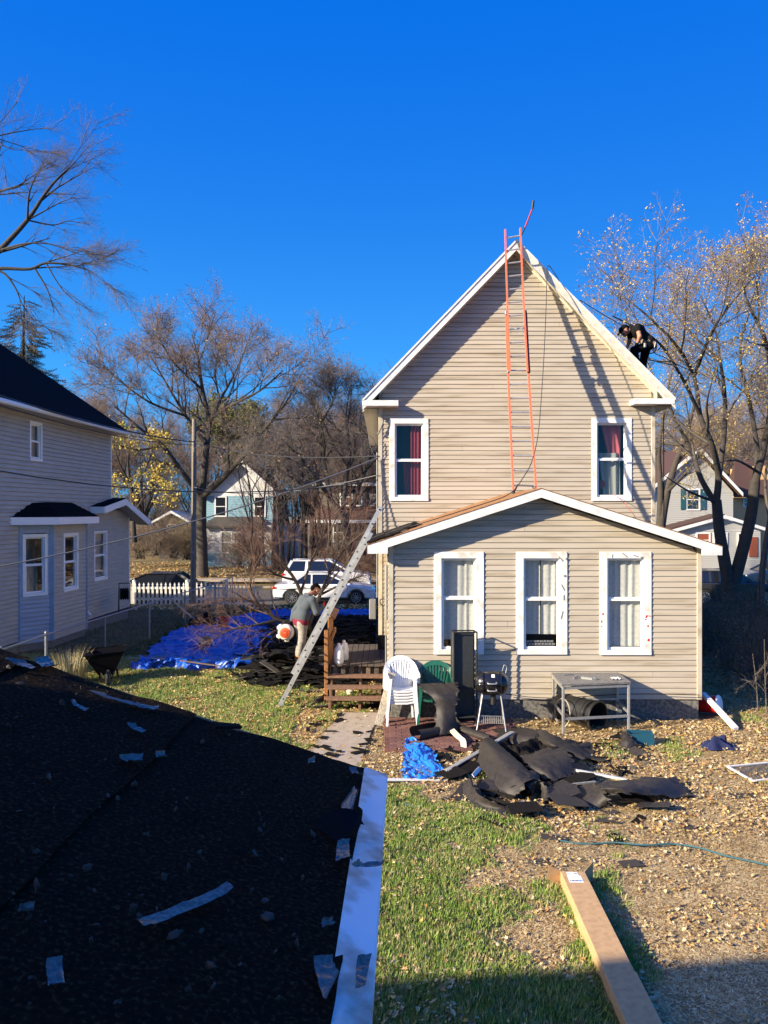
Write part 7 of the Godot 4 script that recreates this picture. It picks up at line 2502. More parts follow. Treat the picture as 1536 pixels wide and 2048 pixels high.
func build_patio_things() -> void:
	var g := "white plastic armchairs in one stack"
	var base := Vector3(X(802, 13.6), 0.07, -13.62)
	var proto := thing("garden_chair", "lowest white plastic armchair in the stack beside the deck", "chair", base, 0.06, g)
	chair_mesh(proto, MT.plastic_white)
	var which := ["", "second white plastic armchair from the bottom of the stack", "middle white plastic armchair of the stack of five", "fourth white plastic armchair up the stack of five", "topmost white plastic armchair of the stack of five"]
	for k in range(1, 5): dup(proto, base + Vector3(0.002 * k, 0.052 * k, 0.004 * k), 0.06 + R(-.015, .015), which[k])
	var gc := thing("garden_chair", "green plastic armchair with black felt draped over its lap", "chair", Vector3(X(871, 13.6), 0.07, -13.62), -0.10)
	chair_mesh(gc, MT.plastic_green)
	gc.scale = Vector3.ONE * 1.12
	# tall black metal cabinet frame
	var c := thing("metal_cabinet", "tall open-topped black metal cabinet standing against the wall", "cabinet", Vector3(X(930, 13.5), 0.05, -13.66), 0.12)
	var w := 0.41
	var d := 0.22
	var h := 1.62
	var s := M.new()
	for x in [-w / 2, w / 2]:
		for z in [-d / 2, d / 2]: s.cbox(Vector3(x, h / 2, z), Vector3(0.024, h, 0.024), 0.003)
	for y in [0.02, 0.62, h - 0.01]:
		for z in [-d / 2, d / 2]: s.cbox(Vector3(0, y, z), Vector3(w - 0.026, 0.022, 0.02), 0.003)
		for x in [-w / 2, w / 2]: s.cbox(Vector3(x, y, 0), Vector3(0.02, 0.022, d - 0.026), 0.003)
	obj("frame", s, MT.black, c)
	s = M.new()
	s.bx(-w / 2 + 0.013, w / 2 - 0.05, 0.55, h - 0.06, d / 2 - 0.05, d / 2 - 0.045)
	obj("front_panel", s, MT.cab, c)
	s = M.new()
	s.bx(-w / 2 + 0.013, w / 2 - 0.013, 0.04, h - 0.03, -d / 2 + 0.002, -d / 2 + 0.008)
	obj("back_panel", s, MT.cab, c)
	s = M.new()
	s.bx(-w / 2 - 0.002, -w / 2 + 0.004, 0.04, h - 0.03, -d / 2 + 0.013, d / 2 - 0.013)
	obj("side_panel", s, MT.cab, c)
	s = M.new()
	s.bx(-w / 2 + 0.013, w / 2 - 0.013, 0.56, 0.575, -d / 2 + 0.013, d / 2 - 0.06)
	s.bx(-w / 2 + 0.013, w / 2 - 0.013, 0.10, 0.115, -d / 2 + 0.013, d / 2 - 0.02)
	obj("shelf", s, MT.cab, c)
	# barrel grill
	var gr := thing("barrel_grill", "black barrel charcoal grill on thin splayed metal legs", "grill", Vector3(X(983, 13.15), 0.03, -13.15), -0.08)
	var yb := 0.83
	var q := Transform3D(Basis(Vector3.BACK, -PI / 2), Vector3(0, yb, 0))
	s = M.new()
	var pr := []
	for k in 13:
		var a := PI * k / 12
		pr.append(Vector2(0.205 * pow(sin(a), 0.55), -cos(a) * 0.285))
	s.lathe(pr, 28, q)
	obj("barrel", s, MT.enamel, gr)
	s = M.new()
	for x in [-0.15, 0.15]: s.lathe([Vector2(0.196, x - 0.012), Vector2(0.210, x - 0.010), Vector2(0.210, x + 0.010), Vector2(0.196, x + 0.012)], 28, q)
	s.cbox(Vector3(0, yb + 0.005, 0.0), Vector3(0.56, 0.016, 0.415), 0.005)
	obj("band", s, MT.enamel, gr)
	for y in [0.05, -0.07]:
		s = M.new()
		var hp := smooth([Vector3(-0.07, yb + y, 0.19), Vector3(-0.065, yb + y - 0.012, 0.245), Vector3(0.065, yb + y - 0.012, 0.245), Vector3(0.07, yb + y, 0.19)], 4)
		s.tube(hp, arr(0.012, hp.size()), 7)
		obj("handle", s, MT.steel, gr)
	s = M.new()
	s.cbox(Vector3(0.02, yb + 0.15, 0.145), Vector3(0.055, 0.06, 0.006), 0.002, Basis(Vector3.RIGHT, -0.75))
	obj("label_plate", s, MT.paper, gr)
	for x in [-1.0, 1.0]:
		for z in [-1.0, 1.0]:
			s = M.new()
			s.rod(Vector3(0.15 * x, yb - 0.17, 0.07 * z), Vector3((0.27 if x < 0 else 0.24) * x, 0.0, 0.22 * z), 0.014)
			obj("leg", s, MT.steel, gr)
	s = M.new()
	for k in 14: s.rod(Vector3(-0.20 + k * 0.031, 0.30, 0.13), Vector3(-0.20 + k * 0.031, 0.18, 0.15), 0.004, 5)
	for k in 14: s.rod(Vector3(-0.20 + k * 0.031, 0.18, 0.15), Vector3(-0.20 + k * 0.031, 0.18, -0.14), 0.004, 5)
	for y in [0.18, 0.30]: s.rod(Vector3(-0.22, y, 0.14), Vector3(0.22, y, 0.14), 0.006, 6)
	obj("wire_rack", s, MT.steel, gr)
	s = M.new()
	s.tube(smooth([Vector3(0.18, yb + 0.18, -0.05), Vector3(0.22, yb + 0.30, -0.05), Vector3(0.26, yb + 0.26, -0.05), Vector3(0.24, yb + 0.16, -0.03)], 4), arr(0.006, 13), 5)
	obj("damper_wire", s, MT.steel, gr)
	s = M.new()
	s.lathe([Vector2(0, 0), Vector2(0.05, 0), Vector2(0.045, 0.16), Vector2(0, 0.16)], 12, Transform3D(Basis.IDENTITY, Vector3(0.03, yb - 0.36, 0)))
	obj("ash_cup", s, MT.black, gr)
	# steel work table
	var tb := thing("metal_table", "grey metal workbench with loose tools against the clapboard wall", "table", Vector3.ZERO)
	var FL := Vector3(3.03, 0, -13.02)
	var FR := Vector3(4.20, 0, -13.22)
	var BL := Vector3(3.06, 0, -13.92)
	var BR := Vector3(4.22, 0, -13.93)
	var hh := Vector3(0, 0.87, 0)
	s = M.new()
	var lp := Vector3(0, -0.03, 0)
	var o := 0.03
	s.hexa([FL + hh + lp + Vector3(-o, 0, o), FR + hh + lp + Vector3(o, 0, o), BR + hh + lp + Vector3(o, 0, -o), BL + hh + lp + Vector3(-o, 0, -o), FL + hh + Vector3(-o, 0, o), FR + hh + Vector3(o, 0, o), BR + hh + Vector3(o, 0, -o), BL + hh + Vector3(-o, 0, -o)])
	obj("tabletop", s, mat(lin(0.27, 0.26, 0.24), 0.7, {"tex": TX.mottle, "scale": 2.0}), tb)
	for p in [FL, FR, BL, BR]:
		s = M.new()
		s.cbox(p + Vector3(0, 0.42, 0), Vector3(0.042, 0.84, 0.042), 0.005)
		obj("leg", s, MT.steel, tb)
	for e in [[FL, FR, 0.28], [BL, BR, 0.40], [FL, BL, 0.34], [FR, BR, 0.34], [FL, FR, 0.80], [FR, BR, 0.80], [FL, BL, 0.80]]:
		s = M.new()
		s.beam(e[0] + Vector3(0, e[2], 0), e[1] + Vector3(0, e[2], 0), 0.03, 0.04)
		obj("rail", s, MT.steel, tb)
	s = M.new()
	s.beam(Vector3(3.45, 0.89, -13.45), Vector3(3.62, 0.885, -13.35), 0.05, 0.04)
	s.rod(Vector3(3.40, 0.90, -13.50), Vector3(3.30, 0.885, -13.40), 0.012)
	s.cbox(Vector3(3.66, 0.89, -13.36), Vector3(0.06, 0.05, 0.05), 0.01)
	s.rod(Vector3(3.2, 0.885, -13.7), Vector3(3.38, 0.885, -13.74), 0.01)
	tag(obj("hand_tool", s, MT.galv), "dark clamp and rods lying on the metal workbench", "tool")
	s = M.new()
	s.grid(8, 6, func(u: float, v: float) -> Vector3: return Vector3(3.93 + u * 0.15 + 0.02 * sin(v * 9), 0.876 + 0.035 * absf(sin(u * 7.0 + v * 5.0)), -13.30 - v * 0.12))
	tag(obj("rag", s, MT.plastic_white), "crumpled white rag on the workbench corner", "rag")
	# fallen bin under the table
	var bn := thing("rubbish_bin", "black round plastic bin lying on its side under the workbench", "bin", Vector3(3.42, 0.27, -13.62))
	bn.rotation = Vector3(0, 0, 0)
	var ax := Vector3(0.62, -0.05, 0.78).normalized()
	var bq := Transform3D(frame_from(ax, 0.0), -ax * 0.42)
	s = M.new()
	s.lathe([Vector2(0, 0), Vector2(0.20, 0), Vector2(0.215, 0.03), Vector2(0.235, 0.45), Vector2(0.25, 0.80), Vector2(0.275, 0.82), Vector2(0.275, 0.86), Vector2(0.25, 0.86), Vector2(0.24, 0.80), Vector2(0.20, 0.05), Vector2(0, 0.04)], 28, bq)
	obj("tub", s, MT.bin, bn)
	s = M.new()
	for y in [0.2, 0.5, 0.66]: s.lathe([Vector2(0.222 + y * 0.03, y - 0.012), Vector2(0.234 + y * 0.03, y), Vector2(0.222 + y * 0.03, y + 0.012)], 28, bq)
	obj("rib", s, MT.bin, bn)
	s = M.new()
	s.lathe([Vector2(0.235, 0.0), Vector2(0.25, 0.005), Vector2(0.25, 0.02), Vector2(0.235, 0.02)], 26, Transform3D(frame_from(Vector3(-0.9, 0.1, 0.3).normalized(), 0), Vector3(3.14, 0.26, -13.5)))
	tag(obj("hoop", s, MT.pale_wood), "pale rim of a lid standing behind the fallen bin", "lid")
	# bucket and board by the right corner
	var bk := thing("bucket", "red and white bucket lying on its side by the house's right corner", "bucket", Vector3(X(1414, 14.4), 0.20, -14.35))
	ax = Vector3(0.75, 0.15, 0.65).normalized()
	bq = Transform3D(frame_from(ax, 0), -ax * 0.2)
	s = M.new()
	s.lathe([Vector2(0, 0), Vector2(0.14, 0), Vector2(0.165, 0.38), Vector2(0.155, 0.38), Vector2(0.13, 0.03), Vector2(0, 0.03)], 20, bq)
	obj("pail", s, MT.bucket, bk)
	s = M.new()
	s.lathe([Vector2(0, 0.385), Vector2(0.165, 0.385), Vector2(0.172, 0.40), Vector2(0.16, 0.415), Vector2(0, 0.41)], 20, bq)
	obj("lid", s, MT.plastic_white, bk)
	s = M.new()
	var da := Vector3(X(1404, 14.3), 0.42, -14.25)
	var db := gd(1472, 1458, 0.05)
	s.beam(da, db, 0.085, 0.06)
	s.beam(da.lerp(db, 0.42) + Vector3(0, 0.035, 0), db + Vector3(0, 0.035, 0), 0.075, 0.012)
	tag(obj("downspout", s, MT.white), "white metal downspout slanting to the lawn at the right corner", "downspout")
	s = M.new()
	rope(s, [Vector3(X(1010, 13.9), Y(1388, 13.9), -13.9), Vector3(X(1100, 13.93), Y(1396, 13.93), -13.93), Vector3(X(1260, 13.93), Y(1388, 13.93), -13.93), Vector3(X(1400, 13.9), Y(1390, 13.9), -13.9)], 0.007)
	tag(obj("hose", s, MT.cable), "thin dark cable stretched along the foot of the clapboards", "cable")

func rope(s: M, pts: Array, r: float, sides := 5) -> void:
	var p := smooth(pts, 5)
	s.tube(p, arr(r, p.size()), sides)

# ---------------------------------------------------------------- the heap of torn-off roofing
func cp(a: Array) -> Array:       # [x, y, height] triples in the enlarged crop of the heap
	var o := []
	for q in a: o.append(gd(740.0 + q[0] / 2.194, 1300.0 + q[1] / 2.194, q[2] * 0.62))
	return o

func loft(lines: Array, nu: int, nv: int, jag := 0.03, wrinkle := 0.012) -> Callable:
	var L := []
	for l in lines:
		var p := smooth(l, 8)
		L.append(p)
	var sd := R(0, 100)
	return func(u: float, v: float) -> Vector3:
		var col := []
		for l in L:
			var t: float = u * (l.size() - 1)
			var i := mini(int(t), l.size() - 2)
			col.append(l[i].lerp(l[i + 1], t - i))
		var tv := v * (col.size() - 1)
		var j := mini(int(tv), col.size() - 2)
		var a: Vector3 = col[maxi(j - 1, 0)]
		var d: Vector3 = col[mini(j + 2, col.size() - 1)]
		var p: Vector3 = col[j].cubic_interpolate(col[j + 1], a, d, tv - j)
		var n1 := fn.get_noise_2d(p.x * 130.0 + sd, p.z * 130.0)
		p.y += n1 * wrinkle * 2.0 - absf(fn.get_noise_2d(p.x * 75.0 + sd * 3.0, p.z * 110.0 - p.x * 40.0)) * wrinkle * 5.0 + wrinkle + fn.get_noise_2d(p.x * 420.0 + sd, p.z * 420.0) * wrinkle * 0.6
		if v < 0.01 or v > 0.99 or u < 0.01 or u > 0.99:
			p += Vector3(fn.get_noise_2d(u * 330.0 + sd, v * 330.0), 0, fn.get_noise_2d(u * 330.0, v * 330.0 + sd)) * jag * 2.0
		p.y = maxf(p.y, 0.012)
		return p

func felt(label: String, lines: Array, nu := 26, nv := 18, m: Material = null, wr := 0.010) -> void:
	var s := M.new()
	s.grid(nu, nv, loft(lines, nu, nv, 0.05, wr))
	tag(obj("felt_sheet", s, m if m else MT.felt), label, "roofing felt")

func scroll(s: M, a: Vector3, b: Vector3, r0: float, r1: float, turns: float, start: float, flat := 0.8) -> void:
	var d := (b - a).normalized()
	var sd := d.cross(Vector3.UP).normalized()
	var up := sd.cross(d).normalized()
	s.grid(int(18 * turns), 10, func(u: float, v: float) -> Vector3:
		var t := u * turns * TAU + start
		var r := lerpf(r0, r1, u) * (1.0 + 0.08 * sin(v * 4.0 + u * 3.0))
		return a.lerp(b, v) + sd * cos(t) * r + up * sin(t) * r * flat + d * 0.03 * sin(t * 2.0) * (1.0 if v > 0.9 or v < 0.1 else 0.0))

func scrap(label: String, group: String, p: Vector3, sz: Vector2, yaw: float, m: Material, tilt := 0.06, named := "shingle_scrap") -> MeshInstance3D:
	var s := M.new()
	var c := []
	for q in [[-1, -1], [-0.2, -1.05], [1, -1], [1.05, 0.1], [1, 1], [0.1, 0.95], [-1, 1], [-0.95, 0]]:
		c.append(Vector2(q[0] * sz.x / 2 + R(-.2, .2) * sz.x * 0.5, q[1] * sz.y / 2 + R(-.2, .2) * sz.y * 0.5))
	var bend := R(-0.25, 0.25)
	var th := 0.006
	for i in 8:
		var a: Vector2 = c[i]
		var b: Vector2 = c[(i + 1) % 8]
		var A := Vector3(a.x, bend * a.x * a.x, a.y)
		var B := Vector3(b.x, bend * b.x * b.x, b.y)
		var U := Vector3(0, th, 0)
		s.tri(U, B + U, A + U) if true else null
		s.quad(B, A, A + U, B + U)
	var o := obj(named, s, m)
	o.position = p
	o.rotation = Vector3(R(-tilt, tilt), yaw, R(-tilt, tilt))
	tag(o, label, "shingle", group)
	return o

func build_pile() -> void:
	var s: M
	# felt draped over the green chair
	felt("black felt draped over the green plastic chair and down to the bricks", [
		[at(836, 1368, 13.35), at(868, 1366, 13.45), at(912, 1364, 13.45)],
		[at(842, 1378, 13.2), at(872, 1376, 13.2), at(914, 1376, 13.2)],
		[at(862, 1396, 13.05), at(884, 1394, 13.0), at(916, 1396, 13.05)],
		[at(872, 1424, 13.0), at(888, 1424, 12.95), at(914, 1424, 13.0)],
		[gd(868, 1466, 0.1), gd(886, 1470, 0.1), gd(918, 1462, 0.1)],
	], 20, 24, MT.felt, 0.006)
	s = M.new()
	scroll(s, cp([[200, 372, 0.22]])[0], cp([[350, 345, 0.20]])[0], 0.16, 0.10, 0.85, 2.2, 0.9)
	tag(obj("felt_sheet", s, MT.felt), "curled strip of black felt standing on the brick patio", "roofing felt")
	s = M.new()
	scroll(s, cp([[338, 328, 0.16]])[0], cp([[525, 392, 0.16]])[0], 0.075, 0.055, 1.6, 0.5, 1.0)
	tag(obj("felt_roll", s, MT.felt), "thin tight roll of black felt slanting down from the cabinet", "roofing felt")
	felt("grey-black felt lying flat at the back of the heap near the bricks", [cp([[540, 350, .10], [640, 342, .16], [740, 352, .22]]), cp([[560, 378, .14], [650, 372, .26], [735, 380, .30]]), cp([[585, 415, .05], [660, 415, .10], [720, 415, .12]])])
	felt("tent-shaped felt peak at the back right of the heap", [cp([[735, 345, .42], [800, 370, .40], [880, 405, .25], [980, 445, .06]]), cp([[738, 380, .30], [790, 410, .38], [860, 430, .30], [955, 470, .10]]), cp([[730, 420, .10], [780, 440, .12], [860, 465, .10], [940, 490, .03]])])
	felt("broad stiff felt panel in the middle of the heap", [cp([[655, 468, .30], [740, 440, .42], [850, 430, .46]]), cp([[690, 505, .34], [770, 490, .42], [885, 480, .38]]), cp([[745, 562, .14], [820, 568, .16], [912, 535, .18]])], 26, 18, MT.felt, 0.01)
	felt("long folded felt strip running to the front of the heap", [
		cp([[462, 470, .12], [500, 545, .16], [560, 615, .15], [632, 660, .06]]),
		cp([[478, 430, .30], [530, 490, .36], [595, 565, .36], [652, 625, .24]]),
		cp([[492, 388, .50], [562, 455, .54], [635, 530, .50], [690, 580, .42]]),
		cp([[535, 390, .40], [610, 450, .42], [690, 525, .38], [735, 575, .28]]),
		cp([[548, 420, .14], [630, 490, .14], [700, 555, .12], [740, 610, .08]])], 30, 26, MT.felt, 0.008)
	s = M.new()
	scroll(s, cp([[655, 628, 0.17]])[0], cp([[700, 560, 0.20]])[0], 0.19, 0.10, 1.3, 3.4, 0.75)
	tag(obj("felt_sheet", s, MT.felt), "curled open end of felt under the long folded strip", "roofing felt")
	felt("bowed felt sheet with torn corner at the front left of the heap", [
		cp([[372, 588, .03], [395, 650, .03], [450, 730, .02], [612, 790, .02]]),
		cp([[400, 580, .16], [430, 640, .14], [500, 690, .12], [615, 745, .05]]),
		cp([[445, 552, .36], [475, 628, .32], [545, 668, .28], [628, 690, .14]])], 26, 20)
	s = M.new()
	scroll(s, cp([[470, 640, 0.15]])[0], cp([[620, 668, 0.12]])[0], 0.18, 0.16, 0.62, 2.9, 0.8)
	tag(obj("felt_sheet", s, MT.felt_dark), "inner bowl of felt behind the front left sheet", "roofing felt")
	felt("upright torn flap of felt between the two curls", [cp([[700, 650, .04], [740, 640, .05], [770, 700, .02]]), cp([[700, 600, .32], [745, 575, .38], [782, 610, .26]])], 16, 14)
	felt("wide smooth felt sheet lying front right of centre", [
		cp([[778, 655, .02], [880, 690, .02], [970, 698, .03], [1046, 690, .05]]),
		cp([[790, 615, .10], [890, 640, .12], [975, 650, .18], [1042, 655, .24]]),
		cp([[800, 575, .12], [900, 590, .14], [985, 590, .30], [1020, 600, .44]])], 26, 18)
	felt("dark wing of felt arching to the right end of the heap", [
		cp([[985, 588, .34], [1090, 572, .36], [1230, 562, .30], [1345, 558, .22]]),
		cp([[1010, 605, .42], [1110, 600, .46], [1240, 598, .36], [1380, 600, .16]]),
		cp([[1040, 640, .26], [1130, 625, .38], [1240, 636, .26], [1425, 648, .04]])], 30, 16)
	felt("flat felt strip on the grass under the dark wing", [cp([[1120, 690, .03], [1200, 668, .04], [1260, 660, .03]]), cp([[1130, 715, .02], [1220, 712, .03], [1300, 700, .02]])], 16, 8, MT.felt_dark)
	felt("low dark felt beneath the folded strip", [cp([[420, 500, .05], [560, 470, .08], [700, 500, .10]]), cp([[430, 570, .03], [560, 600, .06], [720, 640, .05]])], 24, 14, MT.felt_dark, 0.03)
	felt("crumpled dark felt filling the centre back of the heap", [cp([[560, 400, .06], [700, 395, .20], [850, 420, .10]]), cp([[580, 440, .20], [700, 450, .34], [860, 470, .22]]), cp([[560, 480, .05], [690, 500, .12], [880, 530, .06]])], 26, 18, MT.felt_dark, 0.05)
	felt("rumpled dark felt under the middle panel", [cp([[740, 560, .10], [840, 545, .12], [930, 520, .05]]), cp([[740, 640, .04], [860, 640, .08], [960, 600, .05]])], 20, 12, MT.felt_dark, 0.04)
	felt("small felt flap standing behind the blue toolbox", [cp([[1085, 430, .02], [1130, 440, .03], [1195, 430, .02]]), cp([[1100, 385, .22], [1130, 395, .24], [1165, 405, .18]]), cp([[1105, 352, .30], [1125, 360, .32], [1140, 372, .28]])], 14, 14)
	felt("flat felt tongue pointing to the workbench", [cp([[985, 395, .03], [1040, 385, .05], [1095, 362, .12]]), cp([[990, 408, .02], [1050, 402, .03], [1100, 392, .08]])], 14, 8, MT.felt_dark)
	s = M.new()
	scroll(s, cp([[880, 440, 0.1]])[0], cp([[955, 420, 0.12]])[0], 0.10, 0.07, 0.9, 2.5, 0.9)
	tag(obj("felt_sheet", s, MT.felt), "small curl of felt right of the tent-shaped peak", "roofing felt")
	# grey drip edge, white poles, elbows
	s = M.new()
	var pa := cp([[335, 528, .16], [625, 358, .34]])
	s.beam(pa[0], pa[1], 0.075, 0.008)
	s.beam(pa[0] + Vector3(0.0, -0.02, 0.03), pa[1] + Vector3(0.0, -0.02, 0.03), 0.01, 0.05)
	tag(obj("drip_edge_piece", s, MT.aluminium), "long grey metal edging strip lying across the heap", "metal edging")
	s = M.new()
	pa = cp([[905, 528, .22], [1130, 570, .04]])
	s.beam(pa[0], pa[1], 0.045, 0.03)
	tag(obj("white_pole", s, MT.white), "white metal bar sticking out right from the heap", "metal bar")
	s = M.new()
	pa = cp([[350, 342, .22], [385, 378, .22], [408, 400, .16], [412, 438, .06]])
	s.strap(smooth(pa, 4), [Vector3(0.045, 0.01, 0.01)], 0.03)
	s.beam(cp([[385, 438, .05]])[0], cp([[450, 448, .05]])[0], 0.05, 0.02)
	tag(obj("elbow", s, MT.cream), "cream bent downspout elbow lying on the roll of felt", "downspout")
	s = M.new()
	s.beam(cp([[452, 552, .42]])[0], cp([[482, 518, .50]])[0], 0.05, 0.012, Vector3(0.5, 0.5, 0.5))
	tag(obj("white_offcut", s, MT.white), "small white offcut stuck upright in the heap", "offcut")
	s = M.new()
	s.grid(8, 5, func(u: float, v: float) -> Vector3: return cp([[lerpf(592, 680, u), lerpf(668, 688, v) + 6 * sin(u * 5), 0.12 + 0.05 * sin(u * 4.0) * (1 - v)]])[0])
	tag(obj("white_bag", s, MT.plastic_white), "pale crumpled bag at the front edge of the heap", "bag")
	s = M.new()
	s.beam(gd(724, 1560, 0.06), gd(893, 1560, 0.02), 0.07, 0.025)
	s.beam(gd(724, 1560, 0.085), gd(893, 1560, 0.045), 0.03, 0.015)
	tag(obj("white_trim", s, MT.white), "white metal trim strip on the ground beyond the garage corner", "metal trim")
	s = M.new()
	pa = cp([[860, 592, .2], [990, 578, .22]])
	s.beam(pa[0], pa[1], 0.03, 0.02)
	tag(obj("metal_offcut", s, MT.steel), "short bright metal offcut among felt right of centre", "offcut")
	# crumpled bright tarpaulin
	s = M.new()
	var tl := cp([[152, 400, .05], [225, 395, .05], [270, 415, .03]])
	var ml := cp([[155, 470, .05], [225, 470, .06], [290, 495, .04]])
	var bl := cp([[142, 575, .03], [250, 572, .04], [345, 545, .03]])
	var lf := loft([tl, ml, bl], 50, 50, 0.06, 0.0)
	s.grid(60, 60, func(u: float, v: float) -> Vector3:
		var p: Vector3 = lf.call(u, v)
		var r := absf(fn.get_noise_2d(p.x * 130.0, p.z * 75.0)) * 0.13 + absf(fn.get_noise_2d(p.x * 330.0 + 50, p.z * 200.0)) * 0.035
		p.y += r * (1.0 if v > 0.02 and v < 0.98 else 0.3)
		p += Vector3(fn.get_noise_2d(p.x * 120.0, p.z * 120.0), 0, fn.get_noise_2d(p.z * 120.0, p.x * 120.0)) * 0.10
		return p)
	tag(obj("tarpaulin", s, MT.tarp_light), "crumpled bright blue tarpaulin scrap left of the felt heap", "tarpaulin")
	s = M.new()
	lf = loft([cp([[230, 415, .04], [280, 418, .04], [330, 425, .03]]), cp([[230, 428, .02], [280, 432, .02], [330, 430, .02]])], 16, 6, 0.02, 0.02)
	s.grid(16, 6, lf)
	tag(obj("tarpaulin", s, MT.tarp_light), "thin blue tarpaulin strip under the felt by the bricks", "tarpaulin")
	# loose shingles and scraps round the heap
	var lb := "torn grey-black shingle scrap lying around the felt heap"
	var gp := "shingle scraps round the felt heap"
	for q in [[1180, 745, 36, 30], [1080, 830, 40, 18], [790, 822, 46, 16], [690, 760, 50, 26], [720, 725, 44, 24], [860, 705, 40, 20], [1060, 712, 40, 20], [1290, 690, 60, 14], [1430, 720, 55, 16], [1480, 660, 50, 12], [1520, 765, 30, 10], [1090, 525, 46, 22], [1150, 528, 40, 16], [1030, 505, 40, 20], [300, 430, 60, 20], [340, 460, 60, 24], [400, 410, 50, 20], [330, 400, 50, 16], [360, 500, 50, 24], [390, 530, 40, 20], [430, 700, 30, 20], [760, 690, 40, 18], [640, 735, 40, 20], [970, 470, 40, 20], [1010, 450, 40, 16], [880, 600, 40, 30], [930, 610, 40, 26], [960, 620, 30, 24], [850, 560, 30, 20], [1310, 715, 40, 12], [1400, 605, 40, 14], [270, 445, 40, 16], [60, 350, 30, 10], [30, 340, 40, 12]]:
		var p: Vector3 = cp([[q[0], q[1], 0.03]])[0]
		scrap(lb, gp, p, Vector2(q[2] / 2.194 / 130.0 * R(0.9, 1.2), 0.20 * R(0.7, 1.3)), R(-0.6, 0.6), [MT.shingle, MT.shingle_brown, MT.shingle_back][rng.randi() % 3])
	for k in 90:
		var p: Vector3 = cp([[R(280, 1240), R(400, 660), R(0.02, 0.08)]])[0]
		scrap(lb, gp, p, Vector2(R(0.10, 0.34), R(0.08, 0.24)), R(0, TAU), [MT.shingle, MT.shingle, MT.shingle_brown, MT.shingle_back][rng.randi() % 4], 0.25)
	var bits := M.new()
	bits.box(Vector3.ZERO, Vector3(1, 0.2, 0.7))
	var bx := []
	var bc := []
	for k in 900:
		var p: Vector3 = cp([[760 + rng.randfn() * 270, 550 + rng.randfn() * 95, R(0.02, 0.05)]])[0]
		bx.append(Transform3D(Basis.from_euler(Vector3(R(-.5, .5), R(0, TAU), R(-.5, .5))).scaled_local(Vector3.ONE * R(0.01, 0.06)), p))
		bc.append([Color(0.02, 0.018, 0.016), Color(0.04, 0.034, 0.03), Color(0.10, 0.09, 0.08), Color(0.3, 0.2, 0.1), Color(0.03, 0.03, 0.035)][rng.randi() % 5])
	tag(multi("roofing_crumbs", bits.mesh(), bx, bc, MT.litter), "countless small crumbs of torn roofing around the felt heap", "debris")
	lb = "angular torn piece of black felt lying flat in the heap"
	gp = "torn felt pieces in the heap"
	for q in [[300, 470, 110, 50], [360, 540, 120, 50], [440, 520, 130, 60], [520, 600, 120, 50], [600, 430, 110, 50], [680, 690, 130, 50], [830, 620, 130, 50], [900, 520, 120, 40], [930, 560, 120, 40], [860, 660, 140, 50], [960, 650, 120, 40], [1080, 650, 140, 40], [1160, 640, 120, 40], [420, 640, 120, 60], [560, 740, 130, 70], [500, 420, 110, 40], [790, 530, 130, 40], [1250, 680, 130, 24], [1000, 480, 90, 30], [330, 410, 90, 30], [1340, 640, 120, 26], [740, 600, 110, 50]]:
		var p: Vector3 = cp([[q[0], q[1], R(0.05, 0.22)]])[0]
		scrap(lb, gp, p, Vector2(q[2] / 2.194 / 145.0, q[3] / 2.194 / 62.0), R(-0.7, 0.7), [MT.felt, MT.felt_dark][rng.randi() % 2], 0.16, "felt_piece")
	lb = "single grey shingle piece lying flat on the straw lawn"
	gp = "shingle pieces on the near lawn"
	for q in [[1107, 1676, 0.28], [1078, 1726, 0.24], [1260, 1728, 0.24], [1480, 1592, 0.30], [1380, 1655, 0.22], [1215, 1640, 0.2]]:
		scrap(lb, gp, gd(q[0], q[1], 0.03), Vector2(q[2], 0.16), R(-0.4, 0.4), MT.shingle_brown, 0.05)

